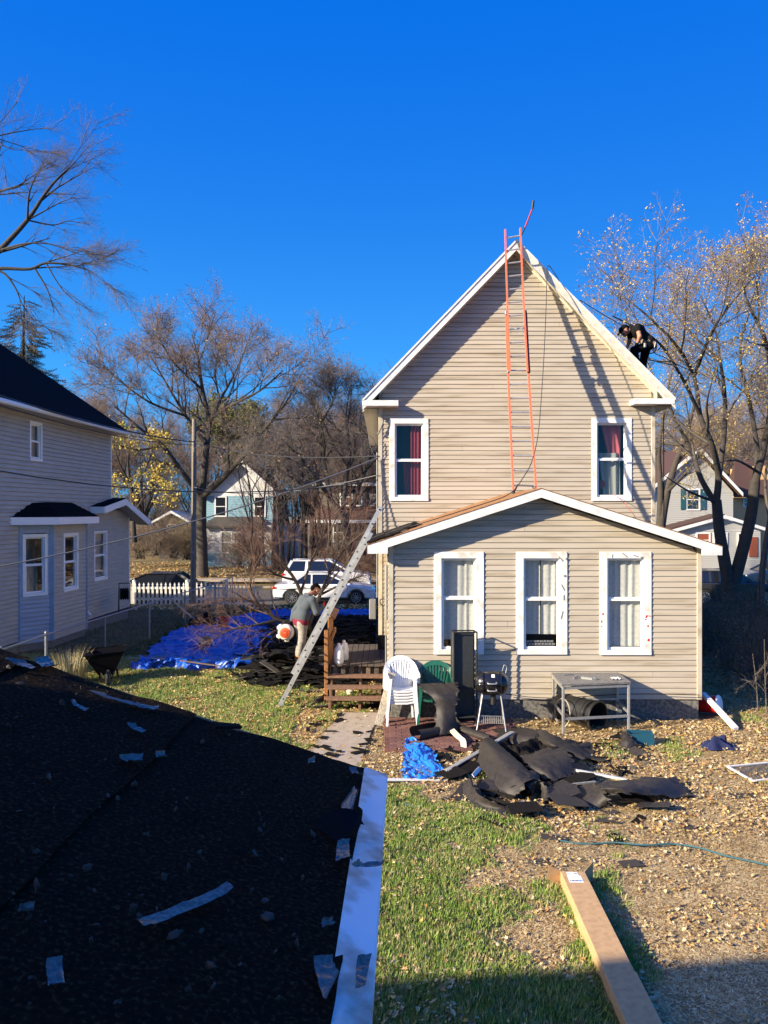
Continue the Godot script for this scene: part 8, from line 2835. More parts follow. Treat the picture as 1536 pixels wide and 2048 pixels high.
func build_yard_things() -> void:
	var s: M
	# long cardboard carton
	var A := gd(1120.6, 1775)
	var B := gd(1234.4, 2048)
	var d := (B - A).normalized()
	B += d * 1.2
	var sd := Vector3.UP.cross(d).normalized()
	if sd.x < 0: sd = -sd
	var t := thing("cardboard_box", "long brown cardboard box lying on the lawn with flaps open", "cardboard box", A)
	var w := 0.245
	var h := 0.165
	var ln := (B - A).length()
	s = M.new()
	var b := Basis(sd, Vector3.UP, sd.cross(Vector3.UP))
	# two halves: the nearer one sleeved over the farther
	var m1 := ln * 0.52
	for q in [[0.0, m1 + 0.2, 0.0], [m1, ln, 0.006]]:
		s.cbox(d * (q[0] + q[1]) / 2 + sd * w / 2 + Vector3(0, h / 2 + q[2] * 0.5, 0), Vector3(w + q[2] * 2, h + q[2] * 2, q[1] - q[0]), 0.005, Basis(sd, Vector3.UP, -d if (sd.cross(Vector3.UP)).dot(d) < 0 else d))
	obj("carton", s, MT.card, t)
	s = M.new()
	var up := Vector3(0, h, 0)
	s.hexa([Vector3(-0.002, 0.05, 0), Vector3(-0.002, 0.05, 0) + Vector3(0, 0, 0.004), Vector3(-0.002, 0.05, 0) + Vector3(0, 0, 0.004), Vector3(-0.002, 0.05, 0), up, up, up, up] if false else [Vector3(-0.14, 0.10, 0.03), Vector3(0, 0.0, 0.0), Vector3(0.0, 0.0, -0.004), Vector3(-0.14, 0.10, 0.026), Vector3(-0.13, 0.25, 0.05), Vector3(0.01, h, 0.0), Vector3(0.01, h, -0.004), Vector3(-0.13, 0.25, 0.046)])
	obj("flap", s, MT.card, t)
	s = M.new()
	s.hexa([sd * w + Vector3(0, 0, 0), sd * w + Vector3(0.11, 0.05, -0.10), sd * w + Vector3(0.11, 0.05, -0.104), sd * w + Vector3(0, 0, -0.004), sd * w + Vector3(0, h, 0), sd * w + Vector3(0.11, h + 0.06, -0.09), sd * w + Vector3(0.11, h + 0.06, -0.094), sd * w + Vector3(0, h, -0.004)])
	obj("flap", s, MT.card, t)
	var X0 := Transform3D(Basis(sd, Vector3.UP, sd.cross(Vector3.UP)), Vector3(0, h, 0))
	var zs := 1.0 if X0.basis.z.dot(d) > 0 else -1.0
	s = M.new()
	s.xf = X0
	s.cbox(Vector3(0.115, 0.001, zs * 0.165), Vector3(0.135, 0.002, 0.14), 0.0005)
	s.cbox(Vector3(0.110, 0.0015, zs * 0.055), Vector3(0.11, 0.002, 0.07), 0.0005)
	var lab := obj("label", s, MT.paper, t)
	var font := SystemFont.new()
	font.font_names = PackedStringArray(["Droid Sans"])
	font.font_weight = 700
	for k in 2:
		var tx := TextMesh.new()
		tx.text = ["TRU", "BUILT"][k]
		tx.font = font
		tx.font_size = 32
		tx.pixel_size = 0.00085
		tx.depth = 0.001
		tx.horizontal_alignment = HORIZONTAL_ALIGNMENT_LEFT
		var o := inst("lettering", tx, MT.ink_blue if k == 0 else MT.ink, lab)
		# reads from the far end of the box: upside down from here
		o.transform = X0 * Transform3D(Basis(Vector3.LEFT, Vector3.FORWARD * -zs * -1.0, Vector3.UP), Vector3(0.175 - 0.048 * k, 0.0035, zs * 0.205))
	s = M.new()
	s.xf = X0
	for q in [[0.07, 0.05, 0.03], [0.14, 0.045, 0.03], [0.14, 0.06, 0.03]]: s.box(Vector3(q[0], 0.0032, zs * q[1]), Vector3(q[2], 0.001, 0.006))
	obj("small_print", s, MT.ink, lab)
	s = M.new()
	s.xf = X0
	s.cbox(Vector3(0.20, 0.008, zs * 2.45), Vector3(0.055, 0.002, 0.07), 0.0005, Basis(Vector3.UP, 0.1))
	obj("sticker", s, MT.tape, t)
	# blue toolbox
	t = thing("toolbox", "teal-blue open toolbox on the leafy lawn below the workbench", "toolbox", gd(1280, 1489), -0.15)
	s = M.new()
	for q in [[-0.2, 0.0, 0.012, 0.2], [0.2, 0.0, 0.012, 0.2]]: s.bx(q[0] - 0.006, q[0] + 0.006, 0.0, 0.2, -0.1, 0.1)
	s.bx(-0.2, 0.2, 0.0, 0.012, -0.1, 0.1)
	s.bx(-0.194, 0.194, 0.012, 0.19, 0.088, 0.1)
	s.bx(-0.194, 0.194, 0.012, 0.21, -0.1, -0.088)
	obj("tray", s, MT.teal_box, t)
	s = M.new()
	s.bx(-0.19, 0.19, 0.10, 0.112, -0.086, 0.086)
	s.rod(Vector3(-0.1, 0.13, 0.02), Vector3(0.12, 0.15, 0.0), 0.012)
	s.cbox(Vector3(-0.05, 0.14, -0.03), Vector3(0.1, 0.05, 0.05), 0.008)
	obj("contents", s, MT.black, t)
	# navy cloth
	var nb := gd(1440, 1496)
	s = M.new()
	s.grid(34, 26, func(u: float, v: float) -> Vector3:
		var x := (u - 0.5) * 0.56
		var z := (v - 0.5) * 0.36 * (1.0 - 0.6 * maxf(0, u - 0.6))
		var e := 1.0 - pow(absf(u * 2 - 1), 3.0)
		var k := 1.0 - pow(absf(v * 2 - 1), 3.0)
		var y := 0.02 + e * k * (0.10 + 0.05 * sin(u * 9.0 + v * 7.0) + 0.04 * sin(v * 15.0 - u * 5.0)) * (1.0 if u < 0.7 else 0.4)
		return nb + Vector3(x + 0.03 * sin(v * 8.0), y, z + 0.02 * sin(u * 11.0)))
	tag(obj("navy_cloth", s, MT.navy), "crumpled navy-blue garment lying on the leafy lawn", "clothing")
	# window screen
	t = thing("window_screen", "white-framed insect screen lying flat on the lawn at right", "window screen")
	var q := [gd(1455, 1533, 0.06), gd(1506, 1562, 0.04), gd(1680, 1540, 0.05), gd(1590, 1520, 0.05)]
	s = M.new()
	for k in 4: s.beam(q[k], q[(k + 1) % 4], 0.03, 0.018)
	obj("frame", s, MT.vinyl, t)
	s = M.new()
	s.quad(q[0], q[1], q[2], q[3])
	obj("screen_mesh", s, MT.mesh_screen, t)
	# ropes on the lawn
	s = M.new()
	rope(s, [gd(1120, 1681, .04), gd(1170, 1688, .03), gd(1230, 1685, .04), gd(1290, 1690, .05), gd(1350, 1688, .04), gd(1400, 1696, .05), gd(1450, 1711, .04), gd(1500, 1722, .04), gd(1580, 1740, .04)], 0.011)
	tag(obj("rope", s, MT.rope_teal), "teal rope lying across the straw lawn to the right edge", "rope")
	s = M.new()
	rope(s, [gd(806, 1606, .04), gd(822, 1611, .05), gd(836, 1618, .04), gd(850, 1622, .03)], 0.010)
	tag(obj("rope", s, MT.rope_teal), "short teal rope end on the lawn beside the garage", "rope")
	# wheelbarrow
	t = thing("wheelbarrow", "black wheelbarrow with a single front wheel beside the dry grass", "wheelbarrow", gd(212, 1368), 0.25)
	s = M.new()
	var lo := [Vector3(-0.15, 0.24, 0.16), Vector3(0.17, 0.24, 0.16), Vector3(0.17, 0.24, -0.40), Vector3(-0.15, 0.24, -0.40)]
	var hi := [Vector3(-0.42, 0.68, 0.28), Vector3(0.40, 0.74, 0.28), Vector3(0.40, 0.74, -0.62), Vector3(-0.42, 0.68, -0.62)]
	for k in 4:
		var n2 := (k + 1) % 4
		s.quad(lo[k], lo[n2], hi[n2], hi[k])
		s.quad(lo[n2] * 0.99, lo[k] * 0.99, hi[k] * 0.985, hi[n2] * 0.985)
	s.quad(lo[0], lo[3], lo[2], lo[1])
	s.quad(lo[0] * 0.99, lo[1] * 0.99, lo[2] * 0.99, lo[3] * 0.99)
	s.tube([hi[0], hi[1], hi[2], hi[3], hi[0]], arr(0.018, 5), 7)
	obj("tray", s, MT.barrow, t)
	s = M.new()
	s.lathe([Vector2(0.10, -0.03), Vector2(0.17, -0.04), Vector2(0.19, -0.02), Vector2(0.19, 0.02), Vector2(0.17, 0.04), Vector2(0.10, 0.03), Vector2(0.10, -0.03)], 22, Transform3D(Basis(Vector3.BACK, PI / 2), Vector3(0.08, 0.19, 0.36)))
	var wh := obj("wheel", s, MT.rubber, t)
	s = M.new()
	s.lathe([Vector2(0, -0.035), Vector2(0.10, -0.028), Vector2(0.10, 0.028), Vector2(0, 0.035)], 16, Transform3D(Basis(Vector3.BACK, PI / 2), Vector3(0.08, 0.19, 0.36)))
	obj("rim", s, MT.galv, wh)
	for x in [-0.14, 0.20]:
		s = M.new()
		s.rod(Vector3(0.08 + (x - 0.03) * 0.4, 0.19, 0.36), Vector3(x, 0.33, 0.05), 0.018)
		s.rod(Vector3(x, 0.33, 0.05), Vector3(x * 1.6, 0.55, -1.1), 0.018)
		obj("handle", s, MT.black, t)
		s = M.new()
		s.rod(Vector3(x, 0.34, -0.25), Vector3(x * 1.2, 0.0, -0.35), 0.016)
		s.rod(Vector3(x, 0.34, -0.05), Vector3(x * 1.2, 0.0, -0.35), 0.016)
		obj("leg", s, MT.black, t)
	# hose reel by the grey house
	t = thing("hose_reel", "dark hose reel cart standing at the grey house's far corner", "hose reel", at(249, 1222, 25.6) + Vector3(0, -0.05, 0), 0.3)
	s = M.new()
	var hq := Transform3D(Basis(Vector3.BACK, PI / 2), Vector3(0, 0.62, 0))
	for k in 4: s.lathe([Vector2(0.16, -0.14 + k * 0.07), Vector2(0.22, -0.105 + k * 0.07), Vector2(0.16, -0.07 + k * 0.07)], 18, hq)
	obj("coil", s, MT.cloth_char, t)
	s = M.new()
	for x in [-0.17, 0.17]: s.lathe([Vector2(0.27, x - 0.01), Vector2(0.30, x), Vector2(0.27, x + 0.01)], 20, hq)
	for x in [-0.18, 0.18]:
		s.rod(Vector3(x, 0.62, 0), Vector3(x, 0.0, 0.35), 0.015)
		s.rod(Vector3(x, 0.62, 0), Vector3(x, 0.0, -0.35), 0.015)
		s.rod(Vector3(x, 0.62, 0), Vector3(x, 0.95, -0.25), 0.015)
	s.rod(Vector3(-0.18, 0.95, -0.25), Vector3(0.18, 0.95, -0.25), 0.015)
	obj("frame", s, MT.black, t)
	# red bucket, dark mower-like machine by the fence
	t = thing("bucket", "bright red bucket standing at the far edge of the blue tarp", "bucket", gd(446, 1258))
	s = M.new()
	s.lathe([Vector2(0, 0), Vector2(0.15, 0), Vector2(0.19, 0.37), Vector2(0.20, 0.38), Vector2(0.18, 0.38), Vector2(0.14, 0.03), Vector2(0, 0.03)], 20)
	obj("pail", s, MT.bucket, t)
	s = M.new()
	var bp := smooth([Vector3(-0.19, 0.36, 0), Vector3(-0.12, 0.22, 0.16), Vector3(0.12, 0.22, 0.16), Vector3(0.19, 0.36, 0)], 4)
	s.tube(bp, arr(0.006, bp.size()), 5)
	obj("bail_handle", s, MT.galv, t)
	t = thing("mower", "dark lawn mower with slanted handle beside the chain-link fence", "lawn mower", gd(406, 1252), 0.5)
	s = M.new()
	s.cbox(Vector3(0, 0.2, 0), Vector3(0.7, 0.18, 0.5), 0.05)
	s.cbox(Vector3(0.05, 0.36, 0), Vector3(0.3, 0.18, 0.28), 0.05)
	obj("deck", s, MT.cloth_char, t)
	s = M.new()
	for x in [-0.28, 0.28]:
		for z in [-0.27, 0.27]: s.lathe([Vector2(0, -0.03), Vector2(0.12, -0.03), Vector2(0.12, 0.03), Vector2(0, 0.03)], 14, Transform3D(Basis(Vector3.RIGHT, PI / 2), Vector3(x, 0.12, z)))
	obj("wheels", s, MT.rubber, t)
	s = M.new()
	for z in [-0.2, 0.2]: s.rod(Vector3(-0.3, 0.25, z), Vector3(-1.05, 0.95, z), 0.014)
	s.rod(Vector3(-1.05, 0.95, -0.2), Vector3(-1.05, 0.95, 0.2), 0.014)
	obj("handle", s, MT.steel, t)
	# big blue tarp with shingle debris
	var L := [gd(272, 1342), gd(312, 1295), gd(348, 1268), gd(400, 1247), gd(470, 1233), gd(556, 1216)]
	var Rt := [gd(478, 1341), Vector3(-0.5, 0, -20.6), Vector3(-0.45, 0, -23), Vector3(-0.42, 0, -25.5), Vector3(-0.42, 0, -28), Vector3(-0.42, 0, -30.2)]
	var Ls := smooth(L, 6)
	var Rs := smooth(Rt, 6)
	s = M.new()
	s.grid(110, 150, func(u: float, v: float) -> Vector3:
		var t2 := v * (Ls.size() - 1)
		var i := mini(int(t2), Ls.size() - 2)
		var a: Vector3 = Ls[i].lerp(Ls[i + 1], t2 - i)
		var b2: Vector3 = Rs[i].lerp(Rs[i + 1], t2 - i)
		var p := a.lerp(b2, u)
		p += Vector3(fn.get_noise_2d(p.x * 60.0, p.z * 60.0), 0, fn.get_noise_2d(p.z * 60.0, p.x * 60.0)) * 0.35
		var fold := exp(-pow((v - 0.012) / 0.014, 2.0)) * 0.16 * (0.6 + 0.7 * absf(fn.get_noise_2d(u * 900.0, 3.0)))
		p.y = ground_y(p.x, p.z) + 0.045 + absf(fn.get_noise_2d(p.x * 110.0, p.z * 75.0)) * 0.17 + absf(fn.get_noise_2d(p.x * 330.0, p.z * 240.0)) * 0.03 + fold
		if v < 0.004: p.y = ground_y(p.x, p.z) + 0.01
		return p)
	tag(obj("tarpaulin", s, MT.tarp), "large wrinkled blue tarpaulin spread over the left yard", "tarpaulin")
	# mound of torn shingles behind the man: uncounted bulk
	s = M.new()
	var hm := func(x: float, z: float) -> float:
		var e := smoothstep(-16.0, -17.6, z) * smoothstep(-29.5, -25.0, z) * smoothstep(-4.3, -2.3, x - (z + 19.0) * 0.05) * smoothstep(-0.2, -0.5, x)
		return e * (0.24 + fn.get_noise_2d(x * 50.0, z * 50.0) * 0.13)
	s.grid(70, 130, func(u: float, v: float) -> Vector3:
		var x := lerpf(-5.4, -0.25, u)
		var z := lerpf(-15.8, -29.6, v)
		return Vector3(x, ground_y(x, z) - 0.03 + hm.call(x, z) + 0.02 * fn.get_noise_2d(x * 300.0, z * 300.0), z))
	tag(obj("shingle_heap", s, MT.felt_dark), "dark low heap of torn roofing covering the yard behind the man", "debris heap", "", "stuff")
	var one := M.new()
	one.box(Vector3.ZERO, Vector3(1, 0.03, 1))
	var xs := []
	for k in 2600:
		var x := R(-5.0, -0.35)
		var z := R(-16.5, -29.0)
		var y: float = hm.call(x, z)
		if y < 0.04 and R(0, 1) < 0.93: continue
		if x < -2.9 and R(0, 1) < 0.86: continue
		xs.append(Transform3D(Basis.from_euler(Vector3(R(-.14, .14), R(0, TAU), R(-.14, .14))).scaled_local(Vector3(R(0.12, 0.42), 0.25, R(0.06, 0.24))), Vector3(x, ground_y(x, z) + y + R(0.0, 0.06), z)))
	tag(multi("shingle_litter", one.mesh(), xs, [], MT.shingle), "countless torn black shingles strewn over the heap and tarp", "shingles")
	var lb := "torn dark shingle in the debris between deck and ladder"
	var gp := "torn shingles between deck and ladder"
	for k in 150:
		var px := R(470, 770)
		var py := 1322.0 + pow(R(0, 1), 1.6) * 95.0
		if px < 560 and py > 1372: continue
		if px > 655 and py < 1400: continue
		var p := gd(px, py, 0.03)
		if p.x < -2.8 and R(0, 1) < 0.4: continue
		p.y += maxf(0.0, hm.call(p.x, p.z)) + R(0, 0.05) * smoothstep(1400, 1340, py)
		scrap(lb, gp, p, Vector2(R(0.15, 0.42), R(0.10, 0.26)), R(0, TAU), [MT.shingle, MT.shingle, MT.shingle_brown, MT.shingle_back][rng.randi() % 4], 0.22)
	lb = "small dark shingle piece on the concrete path"
	gp = "shingle pieces on the concrete path"
	for k in 26:
		var p := gd(R(610, 765), R(1408, 1510), 0.05)
		scrap(lb, gp, p, Vector2(R(0.08, 0.26), R(0.05, 0.14)), R(0, TAU), MT.shingle, 0.06)
	felt("long curled shingle slab leaning against the step stringer", [[gd(620, 1418, 0.02), gd(650, 1400, 0.06), gd(668, 1388, 0.12)], [gd(630, 1400, 0.10), gd(652, 1385, 0.2), gd(668, 1372, 0.3)]], 12, 8, MT.shingle_brown, 0.01)
	felt("curled black felt hump behind the man's feet", [[gd(535, 1320, .35), gd(556, 1318, .4), gd(585, 1325, .35)], [gd(538, 1312, .6), gd(560, 1306, .75), gd(580, 1316, .6)], [gd(545, 1300, .4), gd(562, 1298, .45), gd(578, 1304, .4)]], 14, 12, MT.felt_dark, 0.01)
	# planks and a pole on the tarp
	s = M.new()
	s.beam(gd(255, 1316, .07), gd(330, 1318, .12), 0.03, 0.03)
	tag(obj("pole", s, MT.pale_wood), "pale thin pole on the grass before the blue tarp", "pole")
	s = M.new()
	s.beam(gd(360, 1321, .25), gd(440, 1332, .2), 0.05, 0.02)
	tag(obj("plank", s, MT.old_wood), "thin wooden lath lying along the front of the tarp", "plank")
	s = M.new()
	s.beam(gd(488, 1254, .25), gd(550, 1243, .25), 0.10, 0.03)
	tag(obj("plank", s, MT.old_wood), "brown plank lying on the far part of the tarp", "plank")
	s = M.new()
	s.beam(gd(524, 1323, .38), gd(558, 1345, .2), 0.16, 0.02)
	tag(obj("plank", s, MT.shingle_back), "grey-brown board slanting down from the debris behind the man", "plank")
	s = M.new()
	s.grid(8, 8, func(u: float, v: float) -> Vector3: return gd(lerpf(398, 424, u), lerpf(1288, 1272, v), 0.2 + 0.1 * sin(u * 5 + v * 4)))
	tag(obj("paper_scrap", s, MT.concrete), "grey scrap of sheet lying on the blue tarp", "scrap")
	# pale dry grass clump by the chain-link fence
	var gt := thing("ornamental_grass", "clump of tall pale dry grass at the chain-link fence", "grass clump", gd(138, 1372))
	s = M.new()
	for k in 420:
		var a := R(0, TAU)
		var r := sqrt(R(0, 1)) * 0.34
		var p := Vector3(cos(a) * r, 0, sin(a) * r)
		var o := Vector3(cos(a) * R(0.05, 0.35), 0, sin(a) * R(0.05, 0.35))
		var hh := R(0.45, 0.95)
		var wv := Vector3(-sin(a), 0, cos(a)) * 0.006
		var m0 := p + o * 0.35 + Vector3(0, hh * 0.6, 0)
		var m1b := p + o + Vector3(0, hh * R(0.8, 1.0), 0)
		s.col = [Color(0.42, 0.33, 0.18), Color(0.32, 0.27, 0.12), Color(0.20, 0.19, 0.07), Color(0.50, 0.42, 0.25)][rng.randi() % 4]
		s.quad(p - wv, p + wv, m0 + wv * 0.7, m0 - wv * 0.7)
		s.tri(m0 - wv * 0.7, m0 + wv * 0.7, m1b)
	obj("blades", s, MT.grass, gt).set_meta("kind", "stuff")
	# small white pot under the steps
	t = thing("pot", "small cream pot on the ground under the wooden steps", "pot", gd(700, 1391))
	s = M.new()
	s.lathe([Vector2(0, 0), Vector2(0.06, 0), Vector2(0.075, 0.09), Vector2(0.08, 0.10), Vector2(0.05, 0.12), Vector2(0.02, 0.13), Vector2(0, 0.13)], 14)
	obj("jar", s, MT.cream, t)

func cable(label: String, pts: Array, sag: float, r: float, m: Material) -> void:
	var p := []
	for i in pts.size() - 1:
		for k in 12:
			var u := k / 12.0
			p.append(pts[i].lerp(pts[i + 1], u) - Vector3(0, sag * 4.0 * u * (1 - u), 0))
	p.append(pts[pts.size() - 1])
	var s := M.new()
	s.tube(p, arr(r, p.size()), 6)
	tag(obj("cable", s, m), label, "cable")

func build_wires() -> void:
	var corner := at(755, 905, 17.6)
	cable("thick dark cable from upper left across the grey roof to the utility pole", [at(-420, 640, 13.0), at(388, 884, 31.9)], 0.35, 0.026, MT.cable)
	cable("twin cable beside the thick one above the grey house roof", [at(-420, 660, 13.0), at(388, 890, 31.9)], 0.45, 0.014, MT.cable)
	cable("dark cable from the utility pole to the house's upper left corner", [at(390, 884, 31.9), at(756, 912, 17.65)], 0.25, 0.016, MT.cable)
	cable("grey service cable crossing the grey house wall to the tan house", [at(-420, 845, 12.0), at(755, 960, 17.62)], 0.62, 0.013, MT.cable)
	cable("light grey cable passing the bay window up to the tan house corner", [at(-420, 1195, 12.5), at(755, 916, 17.62)], 0.42, 0.015, MT.cable_grey)
	cable("fine wire sagging high before the far trees to the house corner", [at(388, 974, 31.9), at(756, 950, 17.64)], 0.35, 0.012, MT.cable_grey)
	cable("thin black wire hanging down the right corner of the house", [at(1327, 830, 20.0), at(1328, 1052, 20.0)], 0.0, 0.012, MT.cable)

func roof_pt(px: float, py: float, up := 0.03) -> Vector3:
	var dx := (px - 768.0) / F
	var dy := (1024.0 - py) / F
	var t := (2.48 - H) / (dy + 0.313 * dx)
	return Vector3(dx * t, H + dy * t, -t) + Vector3(0.313, 0.95, 0) * up

func build_roof_scraps() -> void:
	var n := Vector3(0.313, 0.949, 0)
	# strips of torn tape: quads given by their four corners in the photograph's layout, laid on the slope
	var tapes := [
		[[250, 1888], [272, 1902], [452, 1820], [440, 1806], "long grey strip of torn tape across the middle of the garage roof"],
		[[75, 1972], [107, 1968], [116, 2024], [80, 2028], "broad grey tape piece at the lower left of the garage roof"],
		[[664, 1716], [688, 1712], [690, 1748], [660, 1760], "grey tape scrap below the loose dark shingle"],
		[[672, 1640], [700, 1600], [708, 1606], [690, 1664], "crinkled brown tape strip near the metal edge"],
		[[168, 1408], [200, 1414], [310, 1438], [305, 1446], "long pale tape strip at the upper left of the garage roof"],
		[[132, 1430], [140, 1428], [172, 1444], [165, 1449], "short pale tape strip beside the long upper one"],
		[[228, 1542], [276, 1540], [274, 1554], [246, 1554], "ragged tape piece left of the roof's centre"],
		[[300, 1536], [320, 1532], [326, 1542], [306, 1544], "small folded tape piece right of a ragged one"],
		[[244, 1476], [262, 1476], [292, 1490], [280, 1493], "pale curled tape piece in the upper middle of the roof"],
		[[22, 1860], [52, 1858], [52, 1868], [24, 1870], "small bluish tape scrap at the roof's left edge"],
		[[612, 1960], [650, 1956], [664, 1990], [634, 2052], "large crumpled grey tape piece beside the metal edge"],
		[[0, 1342], [40, 1346], [74, 1360], [60, 1364], "pale torn sheet at the far left of the garage roof"],
		[[60, 1342], [88, 1336], [108, 1356], [80, 1360], "whitish crumpled sheet at the far edge of the garage roof"],
		[[690, 1560], [704, 1562], [718, 1576], [700, 1574], "small folded scrap at the roof's far corner"],
		[[608, 1544], [622, 1540], [622, 1554], [610, 1552], "tiny pale scrap near the rake edge"],
		[[630, 1880], [652, 1876], [656, 1888], [634, 1894], "tiny grey scrap near the middle of the metal edge"],
		[[690, 1765], [705, 1756], [756, 1754], [754, 1764], "translucent tape strip stuck across the white metal edge"],
		[[700, 1958], [728, 1954], [716, 2018], [696, 2030], "bluish film patch stuck on the near white metal edge"],
	]
	for q in tapes:
		var c := []
		for k in 4: c.append(roof_pt(q[k][0], q[k][1], 0.05))
		var s := M.new()
		var sd := R(0, 50)
		s.grid(16, 5, func(u: float, v: float) -> Vector3:
			var a: Vector3 = c[0].lerp(c[3], u)
			var b: Vector3 = c[1].lerp(c[2], u)
			var p := a.lerp(b, v)
			return p + n * (0.004 + 0.012 * absf(fn.get_noise_2d(p.x * 900.0 + sd, p.z * 900.0)) + 0.012 * pow(absf(u * 2 - 1), 6.0)))
		tag(obj("tape_strip", s, MT.tape), q[4], "tape")
	# loose shingle flap
	var s := M.new()
	var f := [roof_pt(617, 1666, 0.04), roof_pt(690, 1680, 0.12), roof_pt(716, 1690, 0.08), roof_pt(672, 1716, 0.05)]
	s.grid(14, 8, func(u: float, v: float) -> Vector3:
		var p: Vector3 = f[0].lerp(f[1], u).lerp(f[3].lerp(f[2], u), v)
		return p + n * 0.03 * sin(u * PI))
	tag(obj("shingle", s, MT.shingle_blue), "loose dark shingle flap lying by the white metal edge", "shingle")
	s = M.new()
	var e := [roof_pt(418, 1468, 0.05), roof_pt(470, 1472, 0.05), roof_pt(476, 1478, 0.05), roof_pt(424, 1478, 0.05)]
	s.quad(e[3], e[2], e[1], e[0])
	s.hexa([e[3], e[2], e[1], e[0], e[3] + n * 0.012, e[2] + n * 0.012, e[1] + n * 0.012, e[0] + n * 0.012])
	tag(obj("shingle", s, MT.shingle), "small shingle offcut lying near the rake edge", "shingle")
	# crumbs of debris and dry leaves
	var lb := "small crumb of torn roofing lying on the garage felt"
	var more := []
	for k in 110:
		var py := R(1345, 2045)
		var lim := minf(720.0, 690.0 - (py - 1600.0) * 0.12) if py > 1560 else (py - 1335.0) * 3.05
		more.append([R(5, maxf(20, lim)), py])
	for q in [[262, 1590], [90, 1578], [100, 1640], [84, 1626], [340, 1600], [228, 1618], [410, 1638], [448, 1582], [546, 1578], [600, 1642], [516, 1660], [402, 1680], [282, 1692], [130, 1718], [326, 1776], [180, 1810], [14, 1832], [394, 1890], [228, 1962], [226, 1846], [470, 1958], [640, 1866], [612, 1770], [540, 1800], [400, 1500], [160, 1492], [300, 1880], [320, 1780], [60, 1590], [480, 1550], [560, 1556], [210, 1400], [120, 1425], [90, 1387], [190, 1390], [60, 1495], [350, 1460], [520, 1500], [400, 1740], [344, 1640]] + more:
		s = M.new()
		var big := R(0.003, 0.008) * (2.2 if R(0, 1) < 0.2 else 1.0)
		s.blob(Vector3.ZERO, Vector3(big * R(0.8, 1.6), big * 0.35, big * R(0.6, 1.1)), 6, 4, 0.5, rng)
		var o := obj("debris_crumb", s, [MT.felt, MT.shingle_brown, MT.shingle, MT.shingle_brown, MT.shingle_back][rng.randi() % 5])
		o.position = roof_pt(q[0], q[1], 0.04)
		o.rotation = Vector3(R(0, 3), R(0, 3), R(0, 3))
		tag(o, lb, "debris", "crumbs on the garage felt")

